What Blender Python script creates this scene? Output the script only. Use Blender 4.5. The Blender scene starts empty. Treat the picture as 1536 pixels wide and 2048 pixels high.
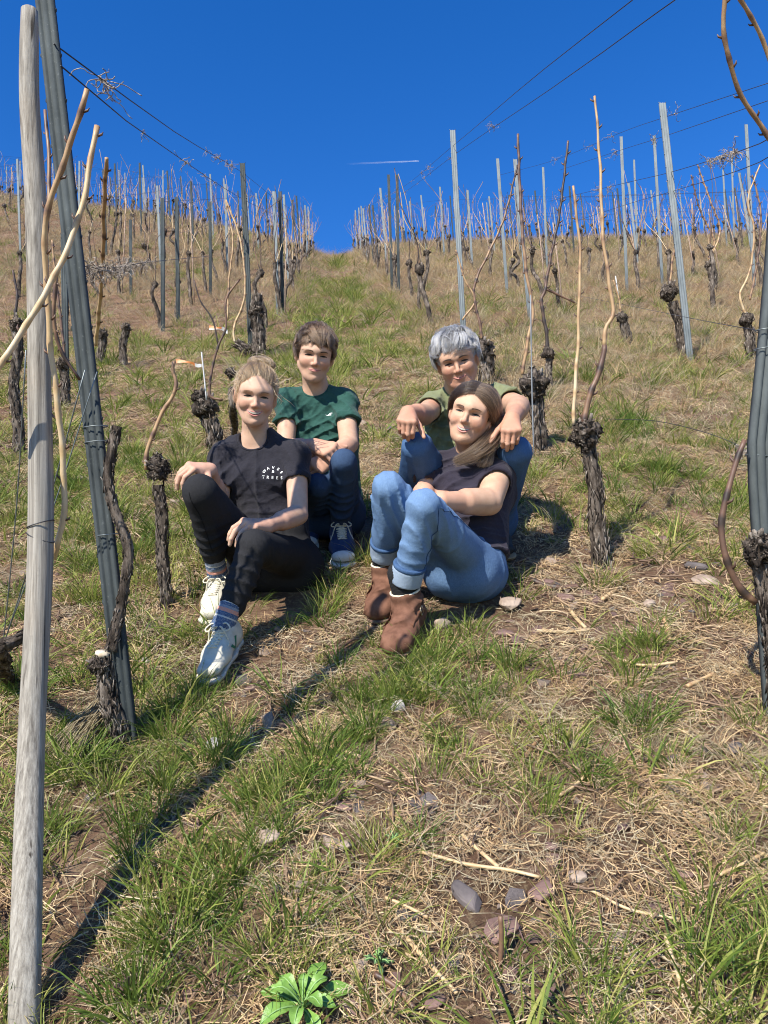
import bpy, math, random
import numpy as np
from mathutils import Vector, Matrix
from mathutils.bvhtree import BVHTree

random.seed(7)
RNG = np.random.default_rng(7)
SC = bpy.context.scene
COL = SC.collection

# ------------------------------------------------------------------ camera
FPX, CX, CY = 1538.0, 768.0, 1024.0
PITCH, YAW, ROLL = math.radians(8.0), math.radians(3.2), math.radians(3.0)
EYE = np.array([0.0, 0.0, 1.38])
FWD = np.array([math.sin(YAW) * math.cos(PITCH), math.cos(YAW) * math.cos(PITCH), math.sin(PITCH)])
_r0 = np.array([math.cos(YAW), -math.sin(YAW), 0.0])
_u0 = np.cross(_r0, FWD)
RGT = _r0 * math.cos(ROLL) - _u0 * math.sin(ROLL)
UPV = np.cross(RGT, FWD)
cam_data = bpy.data.cameras.new('camera')
cam_data.sensor_fit = 'VERTICAL'
cam_data.sensor_height = 36.0
cam_data.lens = 36.0 * FPX / 2048.0
cam_data.clip_start = 0.05
cam_data.clip_end = 30000.0
cam = bpy.data.objects.new('camera', cam_data)
COL.objects.link(cam)
cam.matrix_world = Matrix(((RGT[0], UPV[0], -FWD[0], EYE[0]), (RGT[1], UPV[1], -FWD[1], EYE[1]),
                           (RGT[2], UPV[2], -FWD[2], EYE[2]), (0, 0, 0, 1)))
SC.camera = cam

# ------------------------------------------------------------------ light
SUN_EL, SUN_AZ = math.radians(42.0), math.radians(33.0)   # azimuth of travel, from +y towards +x
ldir = Vector((math.sin(SUN_AZ) * math.cos(SUN_EL), math.cos(SUN_AZ) * math.cos(SUN_EL), -math.sin(SUN_EL)))
sd = bpy.data.lights.new('sun', 'SUN')
sd.energy = 5.0
sd.angle = math.radians(0.53)
sd.color = (1.0, 0.95, 0.86)
sun = bpy.data.objects.new('sun', sd)
COL.objects.link(sun)
sun.rotation_euler = ldir.to_track_quat('-Z', 'Y').to_euler()
sun.location = (-5, -8, 12)
W = bpy.data.worlds.new('World')
SC.world = W
W.use_nodes = True
wn = W.node_tree
sky = wn.nodes.new('ShaderNodeTexSky')
sky.sky_type = 'NISHITA'
sky.sun_disc = False
sky.sun_elevation = SUN_EL
sky.sun_rotation = math.pi + SUN_AZ
sky.altitude = 1200.0
sky.air_density = 1.0
sky.dust_density = 0.0
sky.ozone_density = 3.2
hs = wn.nodes.new('ShaderNodeHueSaturation')
hs.inputs['Saturation'].default_value = 1.34
hs.inputs['Hue'].default_value = 0.512
wn.links.new(sky.outputs[0], hs.inputs['Color'])
wn.links.new(hs.outputs[0], wn.nodes['Background'].inputs['Color'])
wn.nodes['Background'].inputs['Strength'].default_value = 0.137
SC.view_settings.view_transform = 'Standard'
SC.view_settings.look = 'None'
SC.view_settings.gamma = 1.0
SC.cycles.pixel_filter_type = 'BLACKMAN_HARRIS'
SC.cycles.filter_width = 1.05
SC.view_settings.exposure = 0.76
try:
    SC.view_settings.use_curve_mapping = False
except Exception:
    pass

# ------------------------------------------------------------------ noise and terrain
def _hash(ix, iy, iz):
    h = (ix.astype(np.int64) * 374761393 + iy.astype(np.int64) * 668265263 + iz.astype(np.int64) * 2147483647) & 0xFFFFFFFF
    h = ((h ^ (h >> 13)) * 1274126177) & 0xFFFFFFFF
    return ((h ^ (h >> 16)) & 0xFFFF).astype(np.float64) / 32767.5 - 1.0

def vnoise(P):
    P = np.asarray(P, float)
    I = np.floor(P)
    f = P - I
    I = I.astype(np.int64)
    f = f * f * (3 - 2 * f)
    x, y, z = I[..., 0], I[..., 1], I[..., 2]
    fx, fy, fz = f[..., 0], f[..., 1], f[..., 2]
    def L(a, b, t): return a + (b - a) * t
    return L(L(L(_hash(x, y, z), _hash(x + 1, y, z), fx), L(_hash(x, y + 1, z), _hash(x + 1, y + 1, z), fx), fy),
             L(L(_hash(x, y, z + 1), _hash(x + 1, y, z + 1), fx), L(_hash(x, y + 1, z + 1), _hash(x + 1, y + 1, z + 1), fx), fy), fz)

def n2(x, y, s, seed=0.0):
    x = np.asarray(x, float); y = np.asarray(y, float)
    return vnoise(np.stack([x * s + 17.3 + seed, y * s + 9.1 - seed, np.full(np.broadcast(x, y).shape, seed + 0.5)], -1))

SLOPE = math.tan(math.radians(28.5))
def sstep(a, b, x):
    t = np.clip((np.asarray(x, float) - a) / (b - a), 0, 1)
    return t * t * (3 - 2 * t)

def zf(x, y):
    x = np.asarray(x, float); y = np.asarray(y, float)
    z = SLOPE * y
    lf = np.maximum(0, -x - 5.0)
    rt = np.maximum(0, x - 6.0)
    z = z + sstep(6, 22, y) * (0.0085 * lf ** 2 / (1 + lf * 0.035)) + sstep(6, 22, y) * 0.0052 * rt ** 2 / (1 + rt * 0.05)
    l2 = np.maximum(0, -x - 0.3)
    z = z + sstep(7, 25, y) * (2.7 * (1 - np.exp(-l2 / 6.0)) + 0.42 * sstep(0.5, 2.2, x) * (1 - sstep(9, 17, x)))
    yc = 31.0 + 0.9 * np.minimum(lf, 26) + 0.0 * rt
    q = np.maximum(0, y - yc)
    z = z - 0.02 * np.minimum(q, 15) ** 2 - 0.6 * np.maximum(0, q - 15)
    z = z + 0.035 * n2(x, y, 0.9) + 0.02 * n2(x, y, 2.3, 3.0) + 0.008 * n2(x, y, 7.0, 5.0)
    q2 = np.maximum(0, -y - 1.0)
    return z

def pix(px, py, d):
    return EYE + d * (FWD + RGT * ((px - CX) / FPX) + UPV * ((CY - py) / FPX))

def gp(px, py):
    r = FWD + RGT * ((px - CX) / FPX) + UPV * ((CY - py) / FPX)
    t = np.linspace(0.8, 60, 3000)
    p = EYE + t[:, None] * r
    g = p[:, 2] - zf(p[:, 0], p[:, 1])
    i = np.argmax(g < 0)
    if not (g < 0).any():
        i = 2000
    a, b = t[max(i - 1, 0)], t[i]
    for _ in range(18):
        m = 0.5 * (a + b)
        q = EYE + m * r
        if q[2] - float(zf(q[0], q[1])) < 0: b = m
        else: a = m
    q = EYE + b * r
    return np.array([q[0], q[1], float(zf(q[0], q[1]))])

def depth(p):
    return float((np.asarray(p) - EYE) @ FWD)

def onground(x, y, dz=0.0):
    return np.array([x, y, float(zf(x, y)) + dz])

# ------------------------------------------------------------------ object helpers
def tag(o, label=None, cat=None, group=None, kind=None):
    if label: o['label'] = label
    if cat: o['category'] = cat
    if group: o['group'] = group
    if kind: o['kind'] = kind
    return o

def empty(name, loc, label=None, cat=None, group=None):
    o = bpy.data.objects.new(name, None)
    o.empty_display_size = 0.1
    o.location = Vector(loc)
    COL.objects.link(o)
    return tag(o, label, cat, group)

def mesh_obj(name, V, F, mat, parent=None, smooth=True, attrs=None, origin=None):
    """V in world coordinates; stored relative to the parent's (or own) origin."""
    V = np.asarray(V, float).reshape(-1, 3)
    if parent is not None:
        org = np.array(parent_loc(parent))
    elif origin is not None:
        org = np.array(origin)
    else:
        org = np.array([V[:, 0].mean(), V[:, 1].mean(), V[:, 2].min()]) if len(V) else np.zeros(3)
    me = bpy.data.meshes.new(name)
    fill_mesh(me, V - org, F)
    if smooth:
        me.polygons.foreach_set('use_smooth', [True] * len(me.polygons))
    if mat is not None:
        for m in (mat if isinstance(mat, (list, tuple)) else [mat]): me.materials.append(m)
    for k, a in (attrs or {}).items():
        at = me.attributes.new(k, 'FLOAT_COLOR' if np.ndim(a) == 2 else 'FLOAT', 'POINT')
        a = np.asarray(a, np.float32)
        if a.ndim == 2:
            if a.shape[1] == 3: a = np.concatenate([a, np.ones((len(a), 1), np.float32)], 1)
            at.data.foreach_set('color', a.ravel())
        else:
            at.data.foreach_set('value', a)
    o = bpy.data.objects.new(name, me)
    COL.objects.link(o)
    if parent is not None:
        o.parent = parent
    else:
        o.location = Vector(org)
    return o

def parent_loc(p):
    l = np.array(p.location)
    while p.parent is not None:
        p = p.parent
        l = l + np.array(p.location)
    return l

def fill_mesh(me, V, F):
    V = np.asarray(V, np.float32)
    me.vertices.add(len(V))
    me.vertices.foreach_set('co', V.ravel())
    if isinstance(F, np.ndarray):
        n = F.shape[1]
        loops = F.ravel().astype(np.int32)
        starts = np.arange(0, len(loops), n, dtype=np.int32)
    else:
        lens = np.array([len(f) for f in F], np.int32)
        loops = np.array([i for f in F for i in f], np.int32)
        starts = np.concatenate([[0], np.cumsum(lens)[:-1]]).astype(np.int32) if len(lens) else np.zeros(0, np.int32)
    me.loops.add(len(loops))
    me.loops.foreach_set('vertex_index', loops)
    me.polygons.add(len(starts))
    me.polygons.foreach_set('loop_start', starts)
    me.update(calc_edges=True)
    me.validate()

class MB:
    """collects geometry for ONE mesh"""
    def __init__(s):
        s.V = []; s.F = []; s.A = []; s.n = 0
    def add(s, V, F, a=0.5):
        V = np.asarray(V, float).reshape(-1, 3)
        s.V.append(V)
        s.F += [[i + s.n for i in f] for f in F]
        s.A.append(np.full(len(V), a) if np.ndim(a) == 0 else np.asarray(a, float))
        s.n += len(V)
    def tube(s, pts, rad, seg=6, cap=True, fn=None, a=0.5):
        V, F = tube(pts, rad, seg, cap, fn)
        s.add(V, F, a)
    def build(s, name, mat, parent=None, smooth=True, origin=None, attr='rnd'):
        if not s.V: return None
        return mesh_obj(name, np.concatenate(s.V), s.F, mat, parent, smooth, {attr: np.concatenate(s.A)}, origin)

def unit(v):
    v = np.asarray(v, float)
    return v / (np.linalg.norm(v) + 1e-12)

def frames(pts):
    pts = np.asarray(pts, float)
    T = np.gradient(pts, axis=0)
    T /= np.linalg.norm(T, axis=1)[:, None] + 1e-12
    u = np.cross(T[0], [0.31, 0.52, 0.8]); u = unit(u)
    U = []
    for t in T:
        u = unit(u - t * (u @ t)); U.append(u)
    U = np.array(U)
    return T, U, np.cross(T, U)

def tube(pts, rad, seg=6, cap=True, fn=None):
    pts = np.asarray(pts, float)
    n = len(pts)
    rad = np.broadcast_to(np.asarray(rad, float), (n,))
    T, U, B = frames(pts)
    th = np.arange(seg) * 2 * math.pi / seg
    r = rad[:, None] * np.ones(seg)
    if fn is not None:
        r = r * fn(np.arange(n)[:, None] * np.ones(seg), th[None, :] * np.ones((n, 1)), pts)
    V = pts[:, None, :] + r[..., None] * (np.cos(th)[None, :, None] * U[:, None, :] + np.sin(th)[None, :, None] * B[:, None, :])
    V = V.reshape(-1, 3)
    F = []
    for i in range(n - 1):
        for j in range(seg):
            k = (j + 1) % seg
            F.append([i * seg + j, i * seg + k, (i + 1) * seg + k, (i + 1) * seg + j])
    if cap:
        F.append(list(range(seg))[::-1]); F.append([(n - 1) * seg + j for j in range(seg)])
    return V, F

def spline(P, n):
    """Catmull-Rom through P, n samples"""
    P = np.asarray(P, float)
    if len(P) < 3:
        t = np.linspace(0, 1, n)[:, None]
        return P[0] * (1 - t) + P[-1] * t
    d = np.concatenate([[0], np.cumsum(np.linalg.norm(np.diff(P, axis=0), axis=1))])
    Q = np.concatenate([[2 * P[0] - P[1]], P, [2 * P[-1] - P[-2]]])
    s = np.linspace(0, d[-1], n)
    out = []
    for v in s:
        i = int(min(np.searchsorted(d, v, 'right') - 1, len(P) - 2))
        i = max(i, 0)
        t = (v - d[i]) / max(d[i + 1] - d[i], 1e-9)
        p0, p1, p2, p3 = Q[i], Q[i + 1], Q[i + 2], Q[i + 3]
        out.append(0.5 * ((2 * p1) + (-p0 + p2) * t + (2 * p0 - 5 * p1 + 4 * p2 - p3) * t * t + (-p0 + 3 * p1 - 3 * p2 + p3) * t ** 3))
    return np.array(out)

def copy_tree(o, parent=None):
    c = o.copy(); COL.objects.link(c)
    if parent is not None: c.parent = parent
    for ch in o.children:
        copy_tree(ch, c)
    return c

# ------------------------------------------------------------------ materials
def lin(c):
    return tuple(((v / 12.92) if v <= 0.04045 else ((v + 0.055) / 1.055) ** 2.4) for v in c[:3]) + (1.0,)

def new_mat(name):
    m = bpy.data.materials.new(name); m.use_nodes = True
    nt = m.node_tree
    return m, nt, nt.nodes['Principled BSDF']

def node(nt, t, **kw):
    n = nt.nodes.new(t)
    for k, v in kw.items():
        if k.startswith('i_'):
            n.inputs[k[2:].replace('_', ' ')].default_value = v
        else:
            setattr(n, k, v)
    return n

def mixc(nt, fac, a, b, blend='MIX'):
    m = node(nt, 'ShaderNodeMix', data_type='RGBA', blend_type=blend)
    for sock, v in ((m.inputs[0], fac), (m.inputs[6], a), (m.inputs[7], b)):
        if hasattr(v, 'is_output'): nt.links.new(v, sock)
        else: sock.default_value = v
    return m.outputs[2]

def ramp(nt, src, stops):
    r = node(nt, 'ShaderNodeValToRGB')
    cr = r.color_ramp
    while len(cr.elements) < len(stops): cr.elements.new(0.5)
    for e, (p, c) in zip(cr.elements, stops):
        e.position = p; e.color = c if len(c) == 4 else tuple(c) + (1.0,)
    nt.links.new(src, r.inputs[0])
    return r.outputs[0]

def noise(nt, scale, detail=4, rough=0.6, vec=None, dist=0.0, stretch=None):
    n = node(nt, 'ShaderNodeTexNoise')
    n.inputs['Scale'].default_value = scale; n.inputs['Detail'].default_value = detail
    n.inputs['Roughness'].default_value = rough; n.inputs['Distortion'].default_value = dist
    if vec is None:
        vec = node(nt, 'ShaderNodeTexCoord').outputs['Object']
    if stretch is not None:
        mp = node(nt, 'ShaderNodeMapping'); mp.inputs['Scale'].default_value = stretch
        nt.links.new(vec, mp.inputs['Vector']); vec = mp.outputs[0]
    nt.links.new(vec, n.inputs['Vector'])
    return n.outputs['Fac']

def bump(nt, bsdf, h, strength=0.3, dist=0.01):
    b = node(nt, 'ShaderNodeBump'); b.inputs['Strength'].default_value = strength; b.inputs['Distance'].default_value = dist
    nt.links.new(h, b.inputs['Height']); nt.links.new(b.outputs[0], bsdf.inputs['Normal'])

def attr(nt, name, inst=False):
    a = node(nt, 'ShaderNodeAttribute'); a.attribute_name = name
    if inst: a.attribute_type = 'INSTANCER'
    return a

def simple_mat(name, c1, c2, scale=20, rough=0.7, bs=0.2, bd=0.004, stretch=None, detail=4, spec=0.3, metal=0.0, lo=0.35, hi=0.65):
    m, nt, b = new_mat(name)
    f = noise(nt, scale, detail, stretch=stretch)
    nt.links.new(ramp(nt, f, [(lo, c1), (hi, c2)]), b.inputs['Base Color'])
    b.inputs['Roughness'].default_value = rough
    b.inputs['Specular IOR Level'].default_value = spec
    b.inputs['Metallic'].default_value = metal
    if bs: bump(nt, b, noise(nt, scale * 2.5, 5, stretch=stretch), bs, bd)
    return m

def flat_mat(name, c, rough=0.7, spec=0.3, metal=0.0):
    m, nt, b = new_mat(name)
    b.inputs['Base Color'].default_value = c if len(c) == 4 else tuple(c) + (1,)
    b.inputs['Roughness'].default_value = rough; b.inputs['Specular IOR Level'].default_value = spec
    b.inputs['Metallic'].default_value = metal
    return m
# ------------------------------------------------------------------ material library
def soil_mat():
    m, nt, b = new_mat('soil')
    big = noise(nt, 0.55, 6, 0.65)
    mid = noise(nt, 6.0, 7, 0.7)
    fine = noise(nt, 60.0, 5, 0.7)
    strw = noise(nt, 34.0, 5, 0.75, stretch=(1.0, 0.35, 0.5))
    base = ramp(nt, mid, [(0.30, (0.060, 0.031, 0.023)), (0.48, (0.140, 0.074, 0.052)), (0.62, (0.24, 0.138, 0.098)), (0.75, (0.33, 0.21, 0.15))])
    straw = ramp(nt, strw, [(0.35, (0.20, 0.14, 0.075)), (0.65, (0.44, 0.33, 0.20))])
    f1 = ramp(nt, fine, [(0.48, (0, 0, 0)), (0.66, (.8, .8, .8))])
    c = mixc(nt, f1, base, straw)
    grn = ramp(nt, big, [(0.48, (0, 0, 0)), (0.62, (0.12, 0.12, 0.12))])
    c = mixc(nt, grn, c, (0.16, 0.155, 0.055, 1))
    nt.links.new(c, b.inputs['Base Color'])
    b.inputs['Roughness'].default_value = 0.95; b.inputs['Specular IOR Level'].default_value = 0.1
    bump(nt, b, noise(nt, 45.0, 8, 0.75), 0.9, 0.03)
    return m

def blade_mat(name, stops, transl=0.35):
    m, nt, b = new_mat(name)
    r = attr(nt, 'rnd').outputs['Fac']
    oi = node(nt, 'ShaderNodeObjectInfo').outputs['Random']
    mx = node(nt, 'ShaderNodeMath', operation='MULTIPLY_ADD'); mx.inputs[1].default_value = 0.55
    nt.links.new(r, mx.inputs[0])
    m2 = node(nt, 'ShaderNodeMath', operation='MULTIPLY'); m2.inputs[1].default_value = 0.45
    nt.links.new(oi, m2.inputs[0]); nt.links.new(m2.outputs[0], mx.inputs[2])
    c = ramp(nt, mx.outputs[0], stops)
    nt.links.new(c, b.inputs['Base Color'])
    b.inputs['Roughness'].default_value = 0.55; b.inputs['Specular IOR Level'].default_value = 0.25
    if transl:
        tr = node(nt, 'ShaderNodeBsdfTranslucent'); nt.links.new(c, tr.inputs['Color'])
        ms = node(nt, 'ShaderNodeMixShader'); ms.inputs[0].default_value = transl
        nt.links.new(b.outputs[0], ms.inputs[1]); nt.links.new(tr.outputs[0], ms.inputs[2])
        nt.links.new(ms.outputs[0], nt.nodes['Material Output'].inputs['Surface'])
    return m

def cane_mat():
    m, nt, b = new_mat('cane_wood')
    r = attr(nt, 'rnd').outputs['Fac']
    f = noise(nt, 14, 4)
    mm = node(nt, 'ShaderNodeMath', operation='ADD'); nt.links.new(r, mm.inputs[0])
    m2 = node(nt, 'ShaderNodeMath', operation='MULTIPLY_ADD'); m2.inputs[1].default_value = 0.5; m2.inputs[2].default_value = -0.25
    nt.links.new(f, m2.inputs[0]); nt.links.new(m2.outputs[0], mm.inputs[1])
    c = ramp(nt, mm.outputs[0], [(0.05, (0.035, 0.022, 0.016)), (0.28, (0.13, 0.070, 0.045)), (0.55, (0.34, 0.205, 0.10)), (0.80, (0.50, 0.355, 0.185)), (1.0, (0.58, 0.46, 0.30))])
    nt.links.new(c, b.inputs['Base Color']); b.inputs['Roughness'].default_value = 0.5
    bump(nt, b, noise(nt, 160, 3, stretch=(1, 1, 0.1)), 0.3, 0.002)
    return m

def bark_mat():
    m, nt, b = new_mat('vine_bark')
    v = noise(nt, 38, 8, 0.75, stretch=(1, 1, 0.22))
    r = attr(nt, 'rnd').outputs['Fac']
    mm = node(nt, 'ShaderNodeMath', operation='ADD'); nt.links.new(v, mm.inputs[0])
    m2 = node(nt, 'ShaderNodeMath', operation='MULTIPLY_ADD'); m2.inputs[1].default_value = 0.5; m2.inputs[2].default_value = -0.25
    nt.links.new(r, m2.inputs[0]); nt.links.new(m2.outputs[0], mm.inputs[1])
    c = ramp(nt, mm.outputs[0], [(0.28, (0.014, 0.011, 0.009)), (0.45, (0.075, 0.058, 0.046)), (0.60, (0.20, 0.162, 0.13)), (0.80, (0.43, 0.37, 0.31))])
    nt.links.new(c, b.inputs['Base Color']); b.inputs['Roughness'].default_value = 0.9; b.inputs['Specular IOR Level'].default_value = 0.15
    bump(nt, b, noise(nt, 70, 8, 0.75, stretch=(1, 1, 0.2)), 1.0, 0.02)
    return m

def stake_mat():
    m, nt, b = new_mat('weathered_stake_wood')
    g = noise(nt, 150, 6, 0.72, stretch=(1, 1, 0.018))
    w = noise(nt, 5, 3, 0.6)
    c = ramp(nt, g, [(0.30, (0.115, 0.10, 0.082)), (0.46, (0.235, 0.212, 0.178)), (0.60, (0.34, 0.312, 0.265)), (0.75, (0.42, 0.39, 0.335))])
    c = mixc(nt, ramp(nt, w, [(0.5, (0, 0, 0)), (0.78, (0.22, 0.22, 0.22))]), c, (0.27, 0.19, 0.115, 1))
    ck = noise(nt, 95, 3, 0.55, stretch=(1, 1, 0.012))
    cr = ramp(nt, ck, [(0.30, (1, 1, 1)), (0.36, (0, 0, 0))])
    c = mixc(nt, cr, c, (0.055, 0.045, 0.035, 1))
    sp = noise(nt, 140, 4, 0.7)
    c = mixc(nt, ramp(nt, sp, [(0.56, (0, 0, 0)), (0.70, (0.4, 0.4, 0.4))]), c, (0.20, 0.18, 0.15, 1))
    nt.links.new(c, b.inputs['Base Color']); b.inputs['Roughness'].default_value = 0.85; b.inputs['Specular IOR Level'].default_value = 0.15
    bump(nt, b, noise(nt, 75, 6, 0.7, stretch=(1, 1, 0.02)), 0.55, 0.004)
    return m

def steel_mat(name='post_steel', base=(0.165, 0.185, 0.185), hi=(0.25, 0.275, 0.275)):
    m, nt, b = new_mat(name)
    g = noise(nt, 9, 6, 0.7, stretch=(1, 1, 0.4))
    sp = noise(nt, 130, 3, 0.6)
    c = ramp(nt, g, [(0.35, base), (0.65, hi)])
    c = mixc(nt, ramp(nt, sp, [(0.62, (0, 0, 0)), (0.75, (0.5, 0.5, 0.5))]), c, (0.13, 0.14, 0.135, 1))
    nt.links.new(c, b.inputs['Base Color']); b.inputs['Specular IOR Level'].default_value = 0.15
    b.inputs['Roughness'].default_value = 0.75
    bump(nt, b, noise(nt, 60, 5), 0.15, 0.003)
    return m

def skin_mat(name, tone, blush):
    m, nt, b = new_mat(name)
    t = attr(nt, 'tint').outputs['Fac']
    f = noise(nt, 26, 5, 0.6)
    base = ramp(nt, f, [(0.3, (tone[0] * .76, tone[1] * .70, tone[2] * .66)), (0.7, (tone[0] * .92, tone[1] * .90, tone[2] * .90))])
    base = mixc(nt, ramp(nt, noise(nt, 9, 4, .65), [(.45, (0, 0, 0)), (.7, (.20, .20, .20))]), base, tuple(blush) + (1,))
    c = mixc(nt, t, base, tuple(blush) + (1,))  # tint carries blush, stubble and the painted eye socket shade
    nt.links.new(c, b.inputs['Base Color'])
    b.inputs['Roughness'].default_value = 0.58; b.inputs['Specular IOR Level'].default_value = 0.25
    b.inputs['Subsurface Weight'].default_value = 0.05
    b.inputs['Subsurface Radius'].default_value = (0.012, 0.005, 0.003)
    b.inputs['Subsurface Scale'].default_value = 0.6
    bump(nt, b, noise(nt, 230, 4, .7), 0.35, 0.002)
    return m

def hair_mat(name, stops, rough=0.42, strands=False):
    m, nt, b = new_mat(name)
    r = attr(nt, 'rnd').outputs['Fac']
    c = ramp(nt, r, stops)
    nt.links.new(c, b.inputs['Base Color'])
    b.inputs['Roughness'].default_value = rough; b.inputs['Specular IOR Level'].default_value = 0.4
    if strands:
        h = node(nt, 'ShaderNodeBsdfHairPrincipled'); h.parametrization = 'COLOR'
        nt.links.new(c, h.inputs['Color'])
        h.inputs['Roughness'].default_value = .38; h.inputs['Radial Roughness'].default_value = .45
        ms = node(nt, 'ShaderNodeMixShader'); ms.inputs[0].default_value = .6
        nt.links.new(b.outputs[0], ms.inputs[1]); nt.links.new(h.outputs[0], ms.inputs[2])
        nt.links.new(ms.outputs[0], nt.nodes['Material Output'].inputs['Surface'])
    return m

def cotton_mat(name, col, var=0.12):
    m, nt, b = new_mat(name)
    f = noise(nt, 9, 5, 0.6)
    c = ramp(nt, f, [(0.3, tuple(v * (1 - var) for v in col)), (0.7, tuple(v * (1 + var) for v in col))])
    nt.links.new(c, b.inputs['Base Color'])
    b.inputs['Roughness'].default_value = 0.9; b.inputs['Specular IOR Level'].default_value = 0.12
    b.inputs['Sheen Weight'].default_value = 0.08; b.inputs['Sheen Roughness'].default_value = 0.5
    w = node(nt, 'ShaderNodeMath', operation='ADD')
    nt.links.new(noise(nt, 28, 5, 0.6), w.inputs[0])
    s = node(nt, 'ShaderNodeMath', operation='MULTIPLY'); s.inputs[1].default_value = 0.12
    nt.links.new(noise(nt, 700, 2), s.inputs[0]); nt.links.new(s.outputs[0], w.inputs[1])
    bump(nt, b, w.outputs[0], 0.6, 0.014)
    return m

def denim_mat(name, dark, light):
    m, nt, b = new_mat(name)
    t = attr(nt, 'fade').outputs['Fac']
    f = noise(nt, 16, 6, 0.7)
    fine = noise(nt, 330, 3, 0.7, stretch=(1, 1, 0.35))
    k = node(nt, 'ShaderNodeMath', operation='ADD'); nt.links.new(t, k.inputs[0])
    s = node(nt, 'ShaderNodeMath', operation='MULTIPLY_ADD'); s.inputs[1].default_value = 0.4; s.inputs[2].default_value = -0.2
    nt.links.new(f, s.inputs[0]); nt.links.new(s.outputs[0], k.inputs[1])
    s2 = node(nt, 'ShaderNodeMath', operation='MULTIPLY_ADD'); s2.inputs[1].default_value = 0.6; s2.inputs[2].default_value = -0.3
    nt.links.new(fine, s2.inputs[0])
    k2 = node(nt, 'ShaderNodeMath', operation='ADD'); nt.links.new(k.outputs[0], k2.inputs[0]); nt.links.new(s2.outputs[0], k2.inputs[1])
    c = ramp(nt, k2.outputs[0], [(0.0, dark), (1.0, light)])
    nt.links.new(c, b.inputs['Base Color'])
    b.inputs['Roughness'].default_value = 0.88; b.inputs['Specular IOR Level'].default_value = 0.15
    w = node(nt, 'ShaderNodeMath', operation='ADD')
    nt.links.new(noise(nt, 36, 5, 0.65), w.inputs[0])
    s3 = node(nt, 'ShaderNodeMath', operation='MULTIPLY'); s3.inputs[1].default_value = 0.15
    nt.links.new(fine, s3.inputs[0]); nt.links.new(s3.outputs[0], w.inputs[1])
    bump(nt, b, w.outputs[0], 0.32, 0.010)
    return m

M_SOIL = soil_mat()
M_BARK = bark_mat()
M_CANE = cane_mat()
M_STAKE = stake_mat()
M_STEEL = steel_mat('post_steel', (0.028, 0.034, 0.035), (0.058, 0.068, 0.069))
M_WORN = steel_mat('worn_steel', (0.055, 0.064, 0.064), (0.105, 0.118, 0.117))
M_GALV = steel_mat('galvanised_steel', (0.12, 0.138, 0.142), (0.20, 0.222, 0.228))
M_WIRE = flat_mat('trellis_wire', (0.045, 0.045, 0.05), 0.5, 0.4, 0.5)
M_TIE = flat_mat('wire_tie', (0.16, 0.18, 0.18), 0.45, 0.5, 0.6)
M_TENDRIL = simple_mat('dry_tendril', (0.10, 0.075, 0.055), (0.42, 0.36, 0.30), 40, 0.9, 0)
M_CUT = simple_mat('cut_wood', (0.42, 0.33, 0.22), (0.62, 0.54, 0.42), 40, 0.9, 0)
M_STONE = simple_mat('slate_stone', (0.105, 0.062, 0.052), (0.225, 0.140, 0.118), 11, 0.85, 0.6, 0.01, detail=7)
M_GREYSTONE = simple_mat('grey_slate', (0.075, 0.063, 0.060), (0.150, 0.125, 0.118), 9, 0.75, 0.5, 0.008, detail=7)
M_PALESTONE = simple_mat('pale_stone', (0.22, 0.155, 0.115), (0.40, 0.315, 0.245), 14, 0.9, 0.6, 0.01, detail=7)
M_WHITESTONE = simple_mat('white_quartz', (0.30, 0.27, 0.24), (0.50, 0.47, 0.43), 14, 0.85, 0.6, 0.01, detail=7)
M_GRASS = blade_mat('green_blades', [(0.0, (0.040, 0.082, 0.012)), (0.30, (0.115, 0.170, 0.026)), (0.55, (0.235, 0.275, 0.055)), (0.76, (0.38, 0.37, 0.10)), (0.9, (0.46, 0.37, 0.16)), (1.0, (0.50, 0.36, 0.20))])
M_GRASS2 = blade_mat('lush_blades', [(0.0, (0.035, 0.075, 0.012)), (0.4, (0.10, 0.165, 0.027)), (0.75, (0.20, 0.27, 0.05)), (1.0, (0.34, 0.37, 0.10))])
M_STRAW = blade_mat('dry_blades', [(0.0, (0.20, 0.122, 0.06)), (0.35, (0.42, 0.275, 0.14)), (0.7, (0.62, 0.455, 0.25)), (1.0, (0.72, 0.58, 0.37))], 0.25)
M_HAY = blade_mat('bleached_blades', [(0.0, (0.21, 0.16, 0.095)), (0.5, (0.41, 0.335, 0.205)), (1.0, (0.62, 0.53, 0.36))], 0.25)
M_TWIG = blade_mat('twig_litter', [(0.0, (0.07, 0.042, 0.028)), (0.4, (0.20, 0.13, 0.085)), (0.75, (0.40, 0.28, 0.165)), (1.0, (0.55, 0.43, 0.28))], 0.0)
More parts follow.
